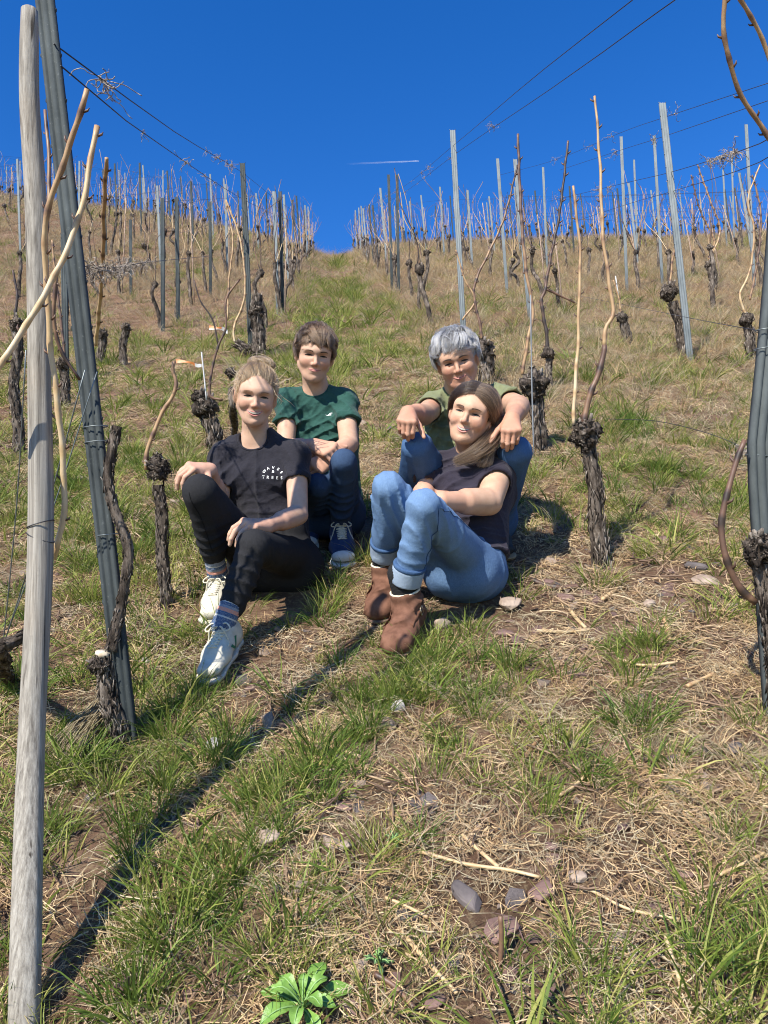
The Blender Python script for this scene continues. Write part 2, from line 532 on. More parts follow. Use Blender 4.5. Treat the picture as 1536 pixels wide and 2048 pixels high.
# ------------------------------------------------------------------ setting
def build_terrain():
    # graded grid: fine near the camera, coarse far away
    ys = np.concatenate([np.arange(-6, 0.6, 0.4), np.arange(0.6, 5, 0.05), np.arange(5, 14, 0.12), np.arange(14, 40, 0.4), np.arange(40, 161, 5.0)])
    xs = np.concatenate([np.arange(-140, -30, 6.0), np.arange(-30, -6, 0.5), np.arange(-6, -2.2, 0.1), np.arange(-2.2, 2.6, 0.05), np.arange(2.6, 6, 0.1), np.arange(6, 30, 0.5), np.arange(30, 141, 6.0)])
    X, Y = np.meshgrid(xs, ys)
    Z = zf(X, Y)
    near = (1 - sstep(4.5, 7, Y)) * (1 - sstep(2.2, 3.2, np.abs(X)))
    Z = Z + near * (0.012 * n2(X, Y, 14, 2.0) + 0.007 * n2(X, Y, 31, 4.0))
    V = np.stack([X, Y, Z], -1).reshape(-1, 3)
    ny, nx = X.shape
    i = np.arange(ny - 1)[:, None] * nx + np.arange(nx - 1)[None, :]
    F = np.stack([i, i + 1, i + nx + 1, i + nx], -1).reshape(-1, 4)
    o = mesh_obj('ground', V, F, M_SOIL, origin=(0, 0, 0))
    tag(o, kind='structure')
    return o
GROUND = build_terrain()

# contrail: a long thin cloud streak high above the hill
def build_contrail():
    m, nt, b = new_mat('ice_cloud')
    b.inputs['Base Color'].default_value = (0.9, 0.92, 0.95, 1); b.inputs['Roughness'].default_value = 1.0
    t = attr(nt, 'rnd').outputs['Fac']
    nt.links.new(t, b.inputs['Alpha'])
    a, c = pix(838, 322, 9000), pix(690, 328, 9300)
    n = 24
    t = np.linspace(0, 1, n)
    P = a[None] * (1 - t)[:, None] + c[None] * t[:, None]
    r = 5.5 + 5 * np.sqrt(t) + 1.2 * np.sin(t * 37)
    V, F = tube(P, r, 8)
    A = np.repeat(np.clip(0.17 * (1 - t) ** 1.2, 0.0, 0.6), 8)
    o = mesh_obj('contrail', V, F, m, attrs={'rnd': A})
    tag(o, 'thin white aircraft trail low in the blue sky above the slope', 'contrail')
build_contrail()
# ------------------------------------------------------------------ posts
PROFILE = np.array([(-0.5, 0.30), (-0.42, 0.42), (-0.22, 0.42), (-0.14, 0.10), (-0.06, -0.28), (0.06, -0.28), (0.14, 0.10), (0.22, 0.42), (0.42, 0.42), (0.5, 0.30),
                    (0.46, 0.26), (0.40, 0.36), (0.25, 0.36), (0.19, 0.08), (0.10, -0.36), (-0.10, -0.36), (-0.19, 0.08), (-0.25, 0.36), (-0.40, 0.36), (-0.46, 0.26)])
# corrugated front (several flutes) seen from down the hill
FLUTE = [(-0.5, 0.1), (-0.5, -0.25), (-0.40, -0.34), (-0.30, -0.34), (-0.24, -0.25), (-0.16, -0.25), (-0.10, -0.34), (0.10, -0.34), (0.16, -0.25), (0.24, -0.25), (0.30, -0.34), (0.40, -0.34), (0.5, -0.25), (0.5, 0.1),
         (0.46, 0.1), (0.46, -0.20), (0.38, -0.28), (0.30, -0.28), (0.25, -0.19), (0.15, -0.19), (0.09, -0.28), (-0.09, -0.28), (-0.15, -0.19), (-0.25, -0.19), (-0.30, -0.28), (-0.38, -0.28), (-0.46, -0.20), (-0.46, 0.1)]
FLUTE = np.array(FLUTE)

def post_mesh(path, w, prof=FLUTE, twist=None):
    """extrude the profile along a path; local x = across the slope, local y = uphill"""
    P = np.asarray(path, float); n = len(P); k = len(prof)
    V = []
    for i in range(n):
        a = 0.0 if twist is None else twist[i]
        ca, sa = math.cos(a), math.sin(a)
        x = prof[:, 0] * ca - prof[:, 1] * sa; y = prof[:, 0] * sa + prof[:, 1] * ca
        V.append(P[i][None] + w * np.stack([x, y, np.zeros(k)], -1))
    V = np.concatenate(V)
    F = []
    for i in range(n - 1):
        for j in range(k):
            q = (j + 1) % k
            F.append([i * k + j, i * k + q, (i + 1) * k + q, (i + 1) * k + j])
    F.append([(n - 1) * k + j for j in range(k)])
    return V, F

def hook_verts(mb, p, w, side):
    s = side
    b = [(0.5 * s * w, -0.25 * w, 0), (0.585 * s * w, -0.18 * w, 0.004), (0.60 * s * w, -0.16 * w, 0.012), (0.5 * s * w, -0.23 * w, 0.012),
         (0.5 * s * w, -0.13 * w, 0), (0.57 * s * w, -0.10 * w, 0.004), (0.58 * s * w, -0.08 * w, 0.012), (0.5 * s * w, -0.11 * w, 0.012)]
    V = [np.array(p) + np.array(v) for v in b]
    mb.add(V, [[0, 1, 2, 3], [4, 7, 6, 5], [0, 4, 5, 1], [1, 5, 6, 2], [2, 6, 7, 3]])

def make_post(path, w, label, group=None, mat=None, hooks=True, name='trellis_post', twist=None, n=None):
    P = np.asarray(path, float)
    o = empty(name, P[0], label, 'trellis post', group)
    if n: P = spline(P, n)
    V, F = post_mesh(P, w, twist=twist)
    mesh_obj('profile', V, F, mat or M_STEEL, o, smooth=False)
    if hooks:
        mb = MB()
        L = np.linalg.norm(P[-1] - P[0])
        m = int(L / 0.11)
        Q = spline(P, m)
        for q in Q[3:]:
            for s in (-1, 1): hook_verts(mb, q, w, s)
        tag(mb.build('wire_hooks', mat or M_STEEL, o, smooth=False), kind='stuff')
    return o

def post_px(bx, by, tx, ty, w, label, group=None, d=None, **k):
    b = gp(bx, by)
    dd = depth(b) if d is None else d
    if d is not None:
        b = pix(bx, by, d); b[2] = min(b[2], float(zf(b[0], b[1])))
    t = pix(tx, ty, dd * 1.0)
    b = b - np.array([0, 0, 0.12])
    return make_post([b, t], w, label, group, **k)

POSTLOC = []
def note_post(o):
    POSTLOC.append((o.location.x, o.location.y)); return o

# the big foreground posts
note_post(post_px(268, 1478, 84, -60, 0.046, 'tall dark grey steel post leaning left behind the wooden stake', n=2))
_b = gp(1545, 1420)
rp = make_post([_b - np.array([0, 0, .1]), pix(1533, 1180, 2.03), pix(1519, 960, 2.02), pix(1516, 905, 2.02), pix(1527, 790, 2.03), pix(1552, 520, 2.05), pix(1586, 0, 2.08), pix(1600, -300, 2.1)], 0.058,
               'kinked grey steel post at the right edge, dented where a wire wraps it', hooks=False, n=22, mat=M_WORN)
note_post(rp)
# left row and left fields, right row and right fields: base px, base py, top px, top py, width
POSTS = [
    (503, 712, 485, 328, .052, 'steel post rising from the thick dark vine above the blonde head'),
    (556, 628, 548, 384, .050, 'left steel post of the close pair on the left of the path'),
    (566, 626, 560, 384, .050, 'right steel post of the close pair on the left of the path'),
    (326, 662, 325, 397, .050, 'grey steel post with dark vine at its foot, left slope'),
    (357, 645, 353, 395, .050, 'grey steel post just right of a similar one, left slope'),
    (421, 592, 420, 404, .048, 'slim grey steel post on the left slope nearest the path'),
    (133, 770, 128, 470, .050, 'steel post half hidden by the leaning dark post'),
    (262, 590, 261, 440, .048, 'small steel post beside the straw coloured upright cane'),
    (928, 692, 905, 262, .056, 'tall steel post directly behind the grey haired man'),
    (784, 582, 777, 350, .050, 'left steel post of the pair right of the path'),
    (797, 584, 794, 350, .050, 'right steel post of the pair right of the path'),
    (1014, 585, 995, 318, .050, 'steel post on the right slope with wire tie near its top'),
    (1060, 640, 1030, 320, .050, 'steel post tangled with reddish canes on the right slope'),
    (1094, 540, 1086, 335, .048, 'thin steel post before the sky between two dark canes'),
    (1380, 722, 1324, 208, .058, 'big fluted galvanised post leaning left on the right slope'),
    (1253, 580, 1242, 274, .048, 'steel post left of the big fluted one against the sky'),
    (1324, 570, 1308, 272, .048, 'steel post right beside the big fluted one against the sky'),
    (1275, 520, 1268, 320, .045, 'short steel post further up between two taller posts'),
    (1508, 580, 1492, 250, .050, 'steel post wrapped by a knotted cordon near right edge'),
    (1468, 500, 1463, 303, .045, 'slim post with a knot of dead tendrils at its top'),
    (1453, 497, 1446, 340, .045, 'pale wooden looking post on the skyline at the far right'),
]
for (bx, by, tx, ty, w, lab) in POSTS:
    note_post(post_px(bx, by, tx, ty, w, lab, mat=M_GALV if bx > 900 or tx == 548 else M_STEEL, hooks=True))

# ------------------------------------------------------------------ wooden stake
def wooden_stake():
    base = gp(48, 2075)
    d0 = depth(base)
    pts = [base - np.array([0, 0, .15]), base, pix(62, 1500, 1.42), pix(80, 1100, 1.5), pix(78, 760, 1.54), pix(72, 420, 1.56), pix(59, 200, 1.57), pix(59, 20, 1.58)]
    P = spline(pts, 60)
    ph = RNG.random(6) * 6
    def fn(i, th, pts):
        z = i / 59.0 * 9
        return 1 + 0.025 * np.sin(3 * th + ph[0] + z) + 0.018 * np.sin(7 * th + ph[1]) + 0.02 * np.sin(z * 2.1 + ph[2]) - 0.16 * np.exp(-((th - 4.4 - 0.05 * np.sin(z)) / 0.10) ** 2) * (i > 18) - 0.07 * np.exp(-((th - 1.2) / 0.09) ** 2)
    o = empty('wooden_stake', base, 'round weathered grey wooden stake standing at the left edge', 'stake')
    rad = np.interp(np.linspace(0, 1, 60), [0, .08, .5, .97, 1.0], [.0255, .0248, .0235, .0185, .0165])
    V, F = tube(P, rad, 40, True, fn)
    mesh_obj('pole', V, F, M_STAKE, o)
    # thin dark wire twisted round it
    for yy, tilt in ((1048, 8), (1075, -10)):
        k = []
        for a in np.linspace(0, 2 * math.pi, 22):
            c = pix(81, yy, 1.505)
            k.append(c + 0.0248 * (math.cos(a) * RGT + math.sin(a) * FWD) + UPV * 0.001 * tilt * math.cos(a))
        V, F = tube(k, 0.0012, 5)
        mesh_obj('binding_wire', V, F, M_WIRE, o)
    return o
wooden_stake()

# ------------------------------------------------------------------ vines
def trunk_geo(P, r0, r1, detail=1.0, seed=0):
    n = int(14 + 34 * detail)
    seg = int(8 + 10 * detail)
    Q = spline(P, n)
    rs = np.random.default_rng(seed)
    L = np.linalg.norm(np.diff(Q, axis=0), axis=1).sum()
    amp = 0.12 * L / n * 2 + 0.004
    Q = Q + 0.35 * r0 * np.stack([np.sin(np.linspace(0, 9, n) + seed), np.cos(np.linspace(0, 7, n) + seed), np.zeros(n)], -1) * np.linspace(0, 1, n)[:, None] * np.linspace(1, 0, n)[:, None] * 2
    t = np.linspace(0, 1, n)
    rad = r0 + (r1 - r0) * t
    rad = rad * (1 + 0.45 * np.exp(-t / 0.07))
    k = rs.random(8) * 6.28
    def fn(i, th, pts):
        z = i / n * 12 * L / 0.6
        tw = th + 0.25 * z
        P3 = np.stack([np.cos(tw) * 2.2, np.sin(tw) * 2.2, z * 0.8 + seed], -1)
        P4 = np.stack([np.cos(tw) * 6, np.sin(tw) * 6, z * 1.3 + seed], -1)
        return 1 + 0.24 * vnoise(P3) + 0.20 * vnoise(P4)
    V, F = tube(Q, rad, seg, True, fn)
    return V, F, Q, rad

def flake(mb, c, nrm, up, l, w, rs, lift=0.5):
    side = unit(np.cross(nrm, up))
    d = unit(up + side * rs.normal(0, 0.25))
    a = c - side * w / 2; b = c + side * w / 2
    tip = c + d * l + nrm * l * lift * rs.random()
    e = tip + side * w * 0.2; f = tip - side * w * 0.3
    th = nrm * 0.0022
    V = [a, b, e, f, a + th, b + th, e + th, f + th]
    mb.add(V, [[4, 5, 6, 7], [3, 2, 1, 0], [0, 1, 5, 4], [1, 2, 6, 5], [2, 3, 7, 6], [3, 0, 4, 7]], rs.random())

def trunk_part(P, r0, r1, parent, detail=1.0, seed=0, name='trunk', mat=None):
    V, F, Q, rad = trunk_geo(P, r0, r1, detail, seed)
    mb = MB(); rs = np.random.default_rng(seed + 5)
    mb.add(V, F, np.clip(0.5 + 0.25 * vnoise(V * 30), 0, 1))
    T, U, B = frames(Q)
    for _ in range(int(210 * detail)):
        i = rs.integers(1, len(Q) - 1); th = rs.random() * 6.28
        nrm = math.cos(th) * U[i] + math.sin(th) * B[i]
        flake(mb, Q[i] + nrm * rad[i] * 0.98, nrm, T[i] * (1 if rs.random() < .5 else -1), rad[i] * rs.uniform(.5, 1.6), rad[i] * rs.uniform(.08, .24), rs, 0.28)
    return mb.build(name, mat or M_BARK, parent)

def head_part(c, r, parent, detail=1.0, seed=0, stretch=1.0, name='knotted_head', mat=None):
    """lumpy swollen head of an old vine with loose bark"""
    rs = np.random.default_rng(seed)
    nu, nv = int(12 + 12 * detail), int(8 + 9 * detail)
    th = np.linspace(0, 2 * math.pi, nu, endpoint=False); ph = np.linspace(0, math.pi, nv)
    D = np.stack([np.sin(ph)[:, None] * np.cos(th), np.sin(ph)[:, None] * np.sin(th), np.cos(ph)[:, None] * np.ones(nu)], -1)
    R = 1 + 0.42 * vnoise(D * 2.3 + seed) + 0.26 * vnoise(D * 5.1 + seed) + 0.14 * vnoise(D * 11 + seed)
    V = np.asarray(c) + r * R[..., None] * D * np.array([1, 1, stretch])
    V = V.reshape(-1, 3)
    F = []
    for i in range(nv - 1):
        for j in range(nu):
            k = (j + 1) % nu
            F.append([i * nu + j, (i + 1) * nu + j, (i + 1) * nu + k, i * nu + k])
    mb = MB(); mb.add(V, F, np.clip(0.42 + 0.3 * vnoise(V * 40), 0, 1))
    for _ in range(int(260 * detail)):
        i, j = rs.integers(0, nv), rs.integers(0, nu)
        nrm = D[i, j]
        t = unit(np.cross(nrm, rs.normal(size=3)))
        flake(mb, V[i * nu + j] * 1.0, nrm, t, r * rs.uniform(.10, .36), r * rs.uniform(.05, .15), rs, 0.6)
    for _ in range(int(4 * detail)):          # pale pruning cuts
        i, j = rs.integers(0, nv // 2), rs.integers(0, nu)
        nrm = unit(D[i, j] + np.array([0, 0, .3])); p = V[i * nu + j]
        VV, FF = tube([p - nrm * .01, p + nrm * r * .25, p + nrm * r * .45], [r * .16, r * .13, r * .11], 7)
        mb.add(VV, FF, 0.85)
    return mb.build(name, mat or M_BARK, parent)

def cane_part(P, r0, r1, parent, tone=0.7, seed=0, node_gap=0.085, seg=8, name='cane', n=None, mat=None, spurs=True):
    P = np.asarray(P, float)
    L = np.linalg.norm(np.diff(P, axis=0), axis=1).sum()
    rs = np.random.default_rng(seed)
    m = n or max(8, int(L / 0.02))
    Q = spline(P, m)
    s = np.linspace(0, L, m)
    rad = r0 + (r1 - r0) * s / L
    nodes = np.arange(node_gap * 0.5, L, node_gap) * (1 + 0)
    nodes = nodes + rs.normal(0, node_gap * .12, len(nodes))
    bulge = np.zeros(m)
    tonev = np.full(m, tone)
    # a slight zigzag at every node
    T, U, B = frames(Q)
    for k, q in enumerate(nodes):
        g = np.exp(-((s - q) / (0.007 + r0 * .5)) ** 2)
        bulge = np.maximum(bulge, g)
        tonev = tonev - 0.35 * np.exp(-((s - q) / (0.006 + r0 * .4)) ** 2)
        Q = Q + U * (r0 * 0.22 * (-1) ** k * np.exp(-((s - q) / (node_gap * .5)) ** 2))[:, None]
    tonev = tonev + 0.12 * np.sin(s * 5 + seed) - 0.25 * (s / L) ** 3 * (tone > .4)
    V, F = tube(Q, rad * (1 + 0.30 * bulge), seg)
    mb = MB(); mb.add(V, F, np.repeat(np.clip(tonev, 0, 1), seg))
    if spurs:
        for k, q in enumerate(nodes):
            i = int(np.clip(q / L * (m - 1), 0, m - 1))
            sd = U[i] * (-1) ** k
            VV, FF = tube([Q[i], Q[i] + sd * r0 * 1.9 + T[i] * r0 * 1.2, Q[i] + sd * r0 * 2.2 + T[i] * r0 * 2.2], [r0 * .6, r0 * .38, r0 * .12], 5)
            mb.add(VV, FF, 0.2)
    return mb.build(name, mat or M_CANE, parent)

def pxpath(L, d0, d1=None):
    d1 = d0 if d1 is None else d1
    n = len(L)
    return [pix(a, b, d0 + (d1 - d0) * i / max(n - 1, 1)) for i, (a, b) in enumerate(L)]

VINELOC = []
def vine(label, base_px, trunk, rt, d=None, head=None, canes=(), detail=1.0, seed=1, group=None, arm=(), cut=False, head_stretch=1.0):
    """trunk/cane lists are pixel corners at the trunk's distance; rt = trunk radii in px"""
    b = gp(*base_px)
    d = d or depth(b)
    k = d / FPX
    VINELOC.append((b[0], b[1]))
    o = empty('grapevine', b, label, 'grapevine', group)
    if trunk:
        P = [b - np.array([0, 0, .06])] + pxpath(trunk, d)
        trunk_part(P, rt[0] * k * .80, rt[1] * k * .80, o, detail, seed)
    if cut:
        e = pix(trunk[-1][0], trunk[-1][1], d)
        V, F = tube([e - np.array([0, 0, .004]), e + np.array([0.002, -0.002, .006])], [rt[1] * k * .85, rt[1] * k * .8], 12)
        mesh_obj('cut_face', V, F, M_CUT, o)
    for (p, r0, r1) in arm:
        trunk_part(pxpath(p, d), r0 * k, r1 * k, o, detail * .6, seed + 3, name='arm')
    for hd in (head if isinstance(head, list) else [head] if head else []):
        head_part(pix(hd[0], hd[1], d - 0.01), hd[2] * k * .86, o, detail, seed + 7, head_stretch)
    for i, c in enumerate(canes):
        p, r0, r1, tone = c[:4]
        dd = c[4] if len(c) > 4 else (d, d)
        kk = .5 * (dd[0] + dd[1]) / FPX
        cane_part(pxpath(p, dd[0], dd[1]), r0 * kk * .84, r1 * kk * .84, o, tone, seed * 11 + i, node_gap=(c[5] if len(c) > 5 else 0.09))
    return o

# right side
vine('gnarled thick vine with a knobbly head beside the seated couple, two tall canes', (1205, 1128), [(1198, 1085), (1190, 1030), (1194, 975), (1180, 920), (1172, 880)], (20, 16),
     head=[(1170, 868, 31)], detail=1.8, seed=11,
     canes=[([(1148, 850), (1148, 810), (1151, 760), (1156, 690), (1158, 600), (1160, 500), (1146, 372)], 4.4, 2.8, .82),
            ([(1168, 850), (1180, 785), (1198, 748), (1208, 706), (1209, 690)], 7.0, 6.0, .34), ([(1209, 694), (1212, 655), (1226, 625), (1218, 560), (1206, 470), (1200, 330), (1190, 192)], 4.8, 2.6, .76)])
vine('vine with a round shaggy head right behind the man’s shoulder'.replace('’', "'"), (1082, 905), [(1080, 860), (1074, 815), (1070, 785)], (15, 17), head=[(1068, 770, 29)], seed=12, detail=1.2,
     canes=[([(1045, 750), (1050, 715), (1058, 670), (1066, 620), (1055, 560), (1046, 480), (1040, 380), (1036, 268)], 4.0, 3.0, .48)])
vine('slim vine with small dark head between two shaggy ones, cane zigzagging up', (1098, 775), [(1097, 740), (1098, 715)], (9, 8), head=[(1097, 708, 13)], seed=13, detail=.7,
     canes=[([(1096, 700), (1092, 660), (1083, 605), (1090, 578), (1102, 510), (1120, 420), (1136, 282)], 4.2, 2.6, .14), ([(1090, 578), (1118, 590), (1150, 606)], 3.0, 2.0, .3)])
vine('dark old vine partly hidden by grey hair, cane leaning left', (973, 770), [(972, 735), (968, 710)], (17, 19), head=[(967, 700, 24)], seed=14, detail=1.1,
     canes=[([(965, 680), (958, 640), (949, 600), (952, 560), (985, 490), (1010, 430), (1035, 330)], 3.6, 2.0, .42), ([(925, 640), (950, 600), (930, 560), (912, 500)], 2.4, 1.8, .72)])
vine('leaning old vine with shaggy head against the big fluted post', (1373, 718), [(1366, 685), (1358, 640), (1345, 605)], (13, 12), head=[(1338, 585, 18)], seed=15, detail=1.1,
     canes=[([(1340, 575), (1345, 520), (1352, 470), (1340, 400)], 2.6, 1.8, .5)])
vine('short forked vine standing alone in dry grass, right of the fluted post', (1423, 588), [(1425, 560), (1420, 535)], (9, 8), head=[(1419, 530, 10)], seed=16, detail=.7,
     canes=[([(1418, 520), (1428, 480), (1400, 420), (1382, 350)], 2.2, 1.5, .45), ([(1420, 520), (1440, 460), (1420, 400), (1395, 330)], 2.2, 1.5, .62)])
vine('low stubby vine in the dry grass beneath the tall bright cane', (1256, 690), [(1252, 665), (1246, 640)], (11, 9), head=[(1244, 636, 12)], seed=17, detail=.7,
     canes=[([(1243, 628), (1236, 590), (1226, 560)], 2.2, 1.6, .75)])
vine('vine head with pale pruning cut against the kinked right post', (1556, 1425), [(1553, 1330), (1545, 1240), (1535, 1180), (1524, 1115)], (26, 24), d=1.98, head=[(1520, 1098, 33)], seed=18, detail=1.6,
     canes=[([(1512, 1205), (1478, 1172), (1452, 1120), (1444, 1060), (1450, 1000), (1470, 935), (1490, 880)], 8.5, 6.0, .36)])
vine('dark vine close behind the kinked right post, curling pale canes', (1502, 720), [(1500, 680), (1497, 655)], (12, 11), head=[(1494, 640, 15)], seed=19, detail=.8,
     canes=[([(1492, 630), (1480, 590), (1500, 540), (1508, 460), (1496, 400), (1520, 330)], 2.6, 1.8, .78), ([(1500, 600), (1515, 520), (1522, 430), (1505, 350)], 2.6, 1.8, .45)])
# vine just outside the right edge; only its canes arch into the top corner
vine('bright brown canes arching into the top right corner', (1720, 1500), [(1710, 1300), (1700, 1100)], (28, 24), d=1.75, head=[(1698, 1080, 34)], seed=20, detail=.8,
     canes=[([(1690, 1060), (1640, 700), (1590, 400), (1538, 276), (1500, 222), (1474, 170), (1456, 112), (1447, 40), (1452, -40)], 6.2, 4.8, .80, (1.75, 1.55), .055),
            ([(1700, 1050), (1650, 600), (1585, 250), (1536, 112), (1508, 42), (1470, -14)], 5.4, 4.4, .86, (1.75, 1.6), .055)])
# left side
vine('old sawn-off vine stump at the foot of the leaning dark post', (238, 1492), [(232, 1440), (220, 1395), (210, 1350), (206, 1308)], (22, 19), head=[(200, 1330, 19)], seed=31, detail=1.8, cut=True,
     arm=[([(222, 1300), (246, 1200), (256, 1130), (254, 1092), (240, 1052), (222, 1000), (217, 950), (224, 900), (234, 852)], 9, 10)])
vine('tall shaggy vine with a bulbous head, left of the young woman', (332, 1215), [(330, 1160), (325, 1090), (322, 1030), (316, 970)], (14, 13), head=[(318, 935, 24)], seed=32, detail=1.7,
     canes=[([(293, 940), (294, 905), (305, 870), (325, 825), (344, 795), (352, 765), (345, 740), (349, 722)], 5, 4, .5)])
vine('black shaggy vine head beside the blonde hair, white rod stuck beside it', (432, 905), [(428, 870), (420, 840)], (14, 18), head=[(412, 815, 24), (400, 793, 15)], seed=33, detail=1.4)
vine('thin forked vine carrying the strips of orange tape', (470, 870), [(466, 820), (462, 780)], (9, 9), d=3.9, head=[(460, 745, 11)], seed=34, detail=.8,
     canes=[([(445, 800), (420, 790), (424, 740), (437, 690), (452, 655), (452, 600), (478, 560)], 3.2, 2.2, .35), ([(437, 690), (425, 640), (400, 600), (388, 560)], 2.0, 1.4, .15)])
vine('massive dark vine trunk leaning on the steel post behind the blonde head', (520, 715), [(517, 675), (512, 630), (516, 590)], (17, 12), seed=35, detail=1.3,
     head=[(512, 625, 16)], arm=[([(505, 705), (486, 694), (472, 686)], 9, 9)],
     canes=[([(470, 685), (468, 655), (488, 600), (489, 540), (478, 470), (452, 400)], 2.6, 2.0, .82), ([(455, 640), (458, 560), (466, 480), (452, 402)], 2.4, 1.8, .72)])
vine('small leaning dead vine alone in the green grass on the left', (247, 735), [(246, 700), (252, 660)], (8, 9), head=[(253, 655, 10)], seed=36, detail=.7)
vine('tall dark vine behind the wooden stake near the left edge', (37, 910), [(36, 860), (30, 780), (36, 700), (30, 640)], (13, 11), head=[(34, 650, 15)], seed=37, detail=1.1,
     canes=[([(30, 640), (34, 590), (26, 540)], 3.4, 2.4, .15)])
vine('dark vine between the stake and the leaning post', (130, 812), [(132, 780), (126, 740)], (11, 10), head=[(128, 728, 13)], seed=38, detail=.8,
     canes=[([(130, 720), (122, 640), (112, 560), (104, 480)], 3.0, 2.2, .4)])
vine('dark vine right of the leaning post with a tall straw cane', (204, 730), [(203, 700), (206, 672)], (10, 9), head=[(206, 668, 11)], seed=39, detail=.8,
     canes=[([(192, 690), (200, 600), (206, 520), (208, 420), (213, 316)], 5.0, 4.2, .72, (4.0, 3.2))])
vine('thick straw coloured canes crossing in front of the wooden stake', (20, 1330), [(0, 1300), (28, 1285), (60, 1265)], (22, 14), seed=40, detail=1.0,
     d=1.85, canes=[([(-40, 800), (0, 728), (42, 668), (105, 560), (135, 495), (165, 410), (193, 252)], 7.4, 6.2, .90, (1.43, 1.49), .06),
                    ([(108, 1118), (128, 1020), (126, 920), (118, 830), (101, 690), (94, 565), (88, 478), (105, 388), (140, 290), (174, 178)], 7.4, 6.0, .88, (1.57, 1.40), .065),
                    ([(92, 470), (98, 390), (97, 300), (90, 220)], 5.0, 3.6, .40, (1.8, 1.85), .06),
                    ([(112, 545), (108, 640), (122, 700), (160, 760)], 4.6, 3.6, .45, (1.85, 1.9), .06)])

# rows further up: individual vines, copies of six kinds
def vine_kind(i):
    rs = np.random.default_rng(100 + i)
    h = rs.uniform(.55, .8)
    lean = rs.normal(0, .06)
    o = empty('grapevine', (0, 0, 0))
    P = [np.array([0, 0, -.08]), np.array([lean * .3, 0, h * .35]), np.array([lean * 1.2 + .04 * rs.normal(), .02, h * .7]), np.array([lean, 0, h])]
    trunk_part(P, .029, .023, o, .32, 200 + i)
    head_part(np.array([lean, 0, h]), rs.uniform(.032, .055), o, .35, 300 + i, rs.uniform(.9, 1.5))
    for c in range(rs.integers(2, 5)):
        dx, dy = rs.normal(0, .16), rs.normal(0, .12)
        H = rs.uniform(.8, 1.25)
        Q = [np.array([lean, 0, h]), np.array([lean + dx * .55 + rs.normal(0, .05), dy * .5, h + H * .3]), np.array([lean + dx + rs.normal(0, .05), dy, h + H * .65]), np.array([lean + dx * .8 + rs.normal(0, .1), dy * 1.2, h + H])]
        cane_part(Q, .0058, .0040, o, rs.choice([.25, .45, .62, .8]), 400 + 10 * i + c, .11, 4, n=16, spurs=False)
    return o
KINDS = [vine_kind(i) for i in range(7)]
rs = np.random.default_rng(5)
ORD = ['first', 'second', 'third', 'fourth', 'fifth', 'sixth', 'seventh', 'eighth', 'ninth', 'tenth', 'eleventh', 'twelfth']
def row_name(rx):
    return ('%s row left of the grass path' % ORD[rows_l.index(rx)]) if rx < 0 else ('%s row right of the grass path' % ORD[rows_r.index(rx)])
rows_l = [-0.80, -2.15, -3.6, -5.1, -6.6, -8.2, -9.9, -11.7, -13.6, -15.6, -17.8, -20.2]
rows_r = [1.28, 3.28, 5.2, 7.1, 9.0, 11.0, 13.0, 15.2, 17.5, 20.0]
spots = []
for rx in rows_l + rows_r:
    y = {-0.80: 9.2, -2.15: 9.0, 1.28: 9.3, 3.28: 10.2}.get(rx, 7.5 + abs(rx) * .35) + rs.random() * .5
    ymax = 34 + (0.9 * min(26, max(0, -rx - 5)) if rx < 0 else 1.5)
    while y < ymax:
        spots.append((rx + rs.normal(0, .06), y + rs.normal(0, .1), rx))
        y += rs.uniform(.85, 1.1) if abs(rx) < 1.5 else rs.uniform(1.05, 1.35)
def inview(x, y):
    p = np.array([x, y, float(zf(x, y)) + .8]) - EYE
    d = p @ FWD
    return abs(FPX * (p @ RGT) / d) < 800
spots = [s for s in spots if inview(*s[:2]) and min([9] + [math.hypot(s[0] - a, s[1] - b) for a, b in VINELOC]) > .45]
spots.sort(key=lambda s: s[1])
N_IND = 262
far_mb_src = []
for i, (x, y, rx) in enumerate(spots[:N_IND]):
    k = KINDS[int(rs.integers(0, len(KINDS)))]
    o = copy_tree(k)
    o.location = Vector(onground(x, y))
    s = rs.uniform(.85, 1.12)
    o.scale = (s, s, s * rs.uniform(.9, 1.1)); o.rotation_euler = (rs.normal(0, .04), -0.035 + rs.normal(0, .05), rs.random() * 6.28)
    tag(o, 'bare pruned vine upslope in the ' + row_name(rx), 'grapevine', 'vines in the ' + row_name(rx))
# the rest, far up near the crest, as one mass
def merge_kinds(pts):
    VV, FF, AA, MI = [], [], [], []
    n = 0
    for (x, y, _rx) in pts:
        k = KINDS[int(rs.integers(0, len(KINDS)))]
        a = rs.random() * 6.28; R = np.array([[math.cos(a), -math.sin(a), 0], [math.sin(a), math.cos(a), 0], [0, 0, 1]])
        for ch in k.children:
            me = ch.data
            v = np.empty(len(me.vertices) * 3, np.float32); me.vertices.foreach_get('co', v)
            v = v.reshape(-1, 3) @ R.T + onground(x, y)
            at = np.empty(len(v), np.float32); me.attributes['rnd'].data.foreach_get('value', at)
            VV.append(v); AA.append(at)
            mi = 0 if ch.name.startswith('cane') is False else 1
            for p in me.polygons:
                FF.append([q + n for q in p.vertices]); MI.append(mi)
            n += len(v)
    if not VV: return
    o = mesh_obj('distant_vines', np.concatenate(VV), FF, [M_BARK, M_CANE], attrs={'rnd': np.concatenate(AA)})
    o.data.polygons.foreach_set('material_index', MI)
    tag(o, 'distant pruned vines crowding together below the crest', kind='stuff')
rest = spots[N_IND:]
if len(rest) > 420: rest = [rest[int(i)] for i in np.linspace(0, len(rest) - 1, 420)]
merge_kinds(rest)
for k in KINDS:
    for ch in list(k.children): bpy.data.objects.remove(ch)
    bpy.data.objects.remove(k)

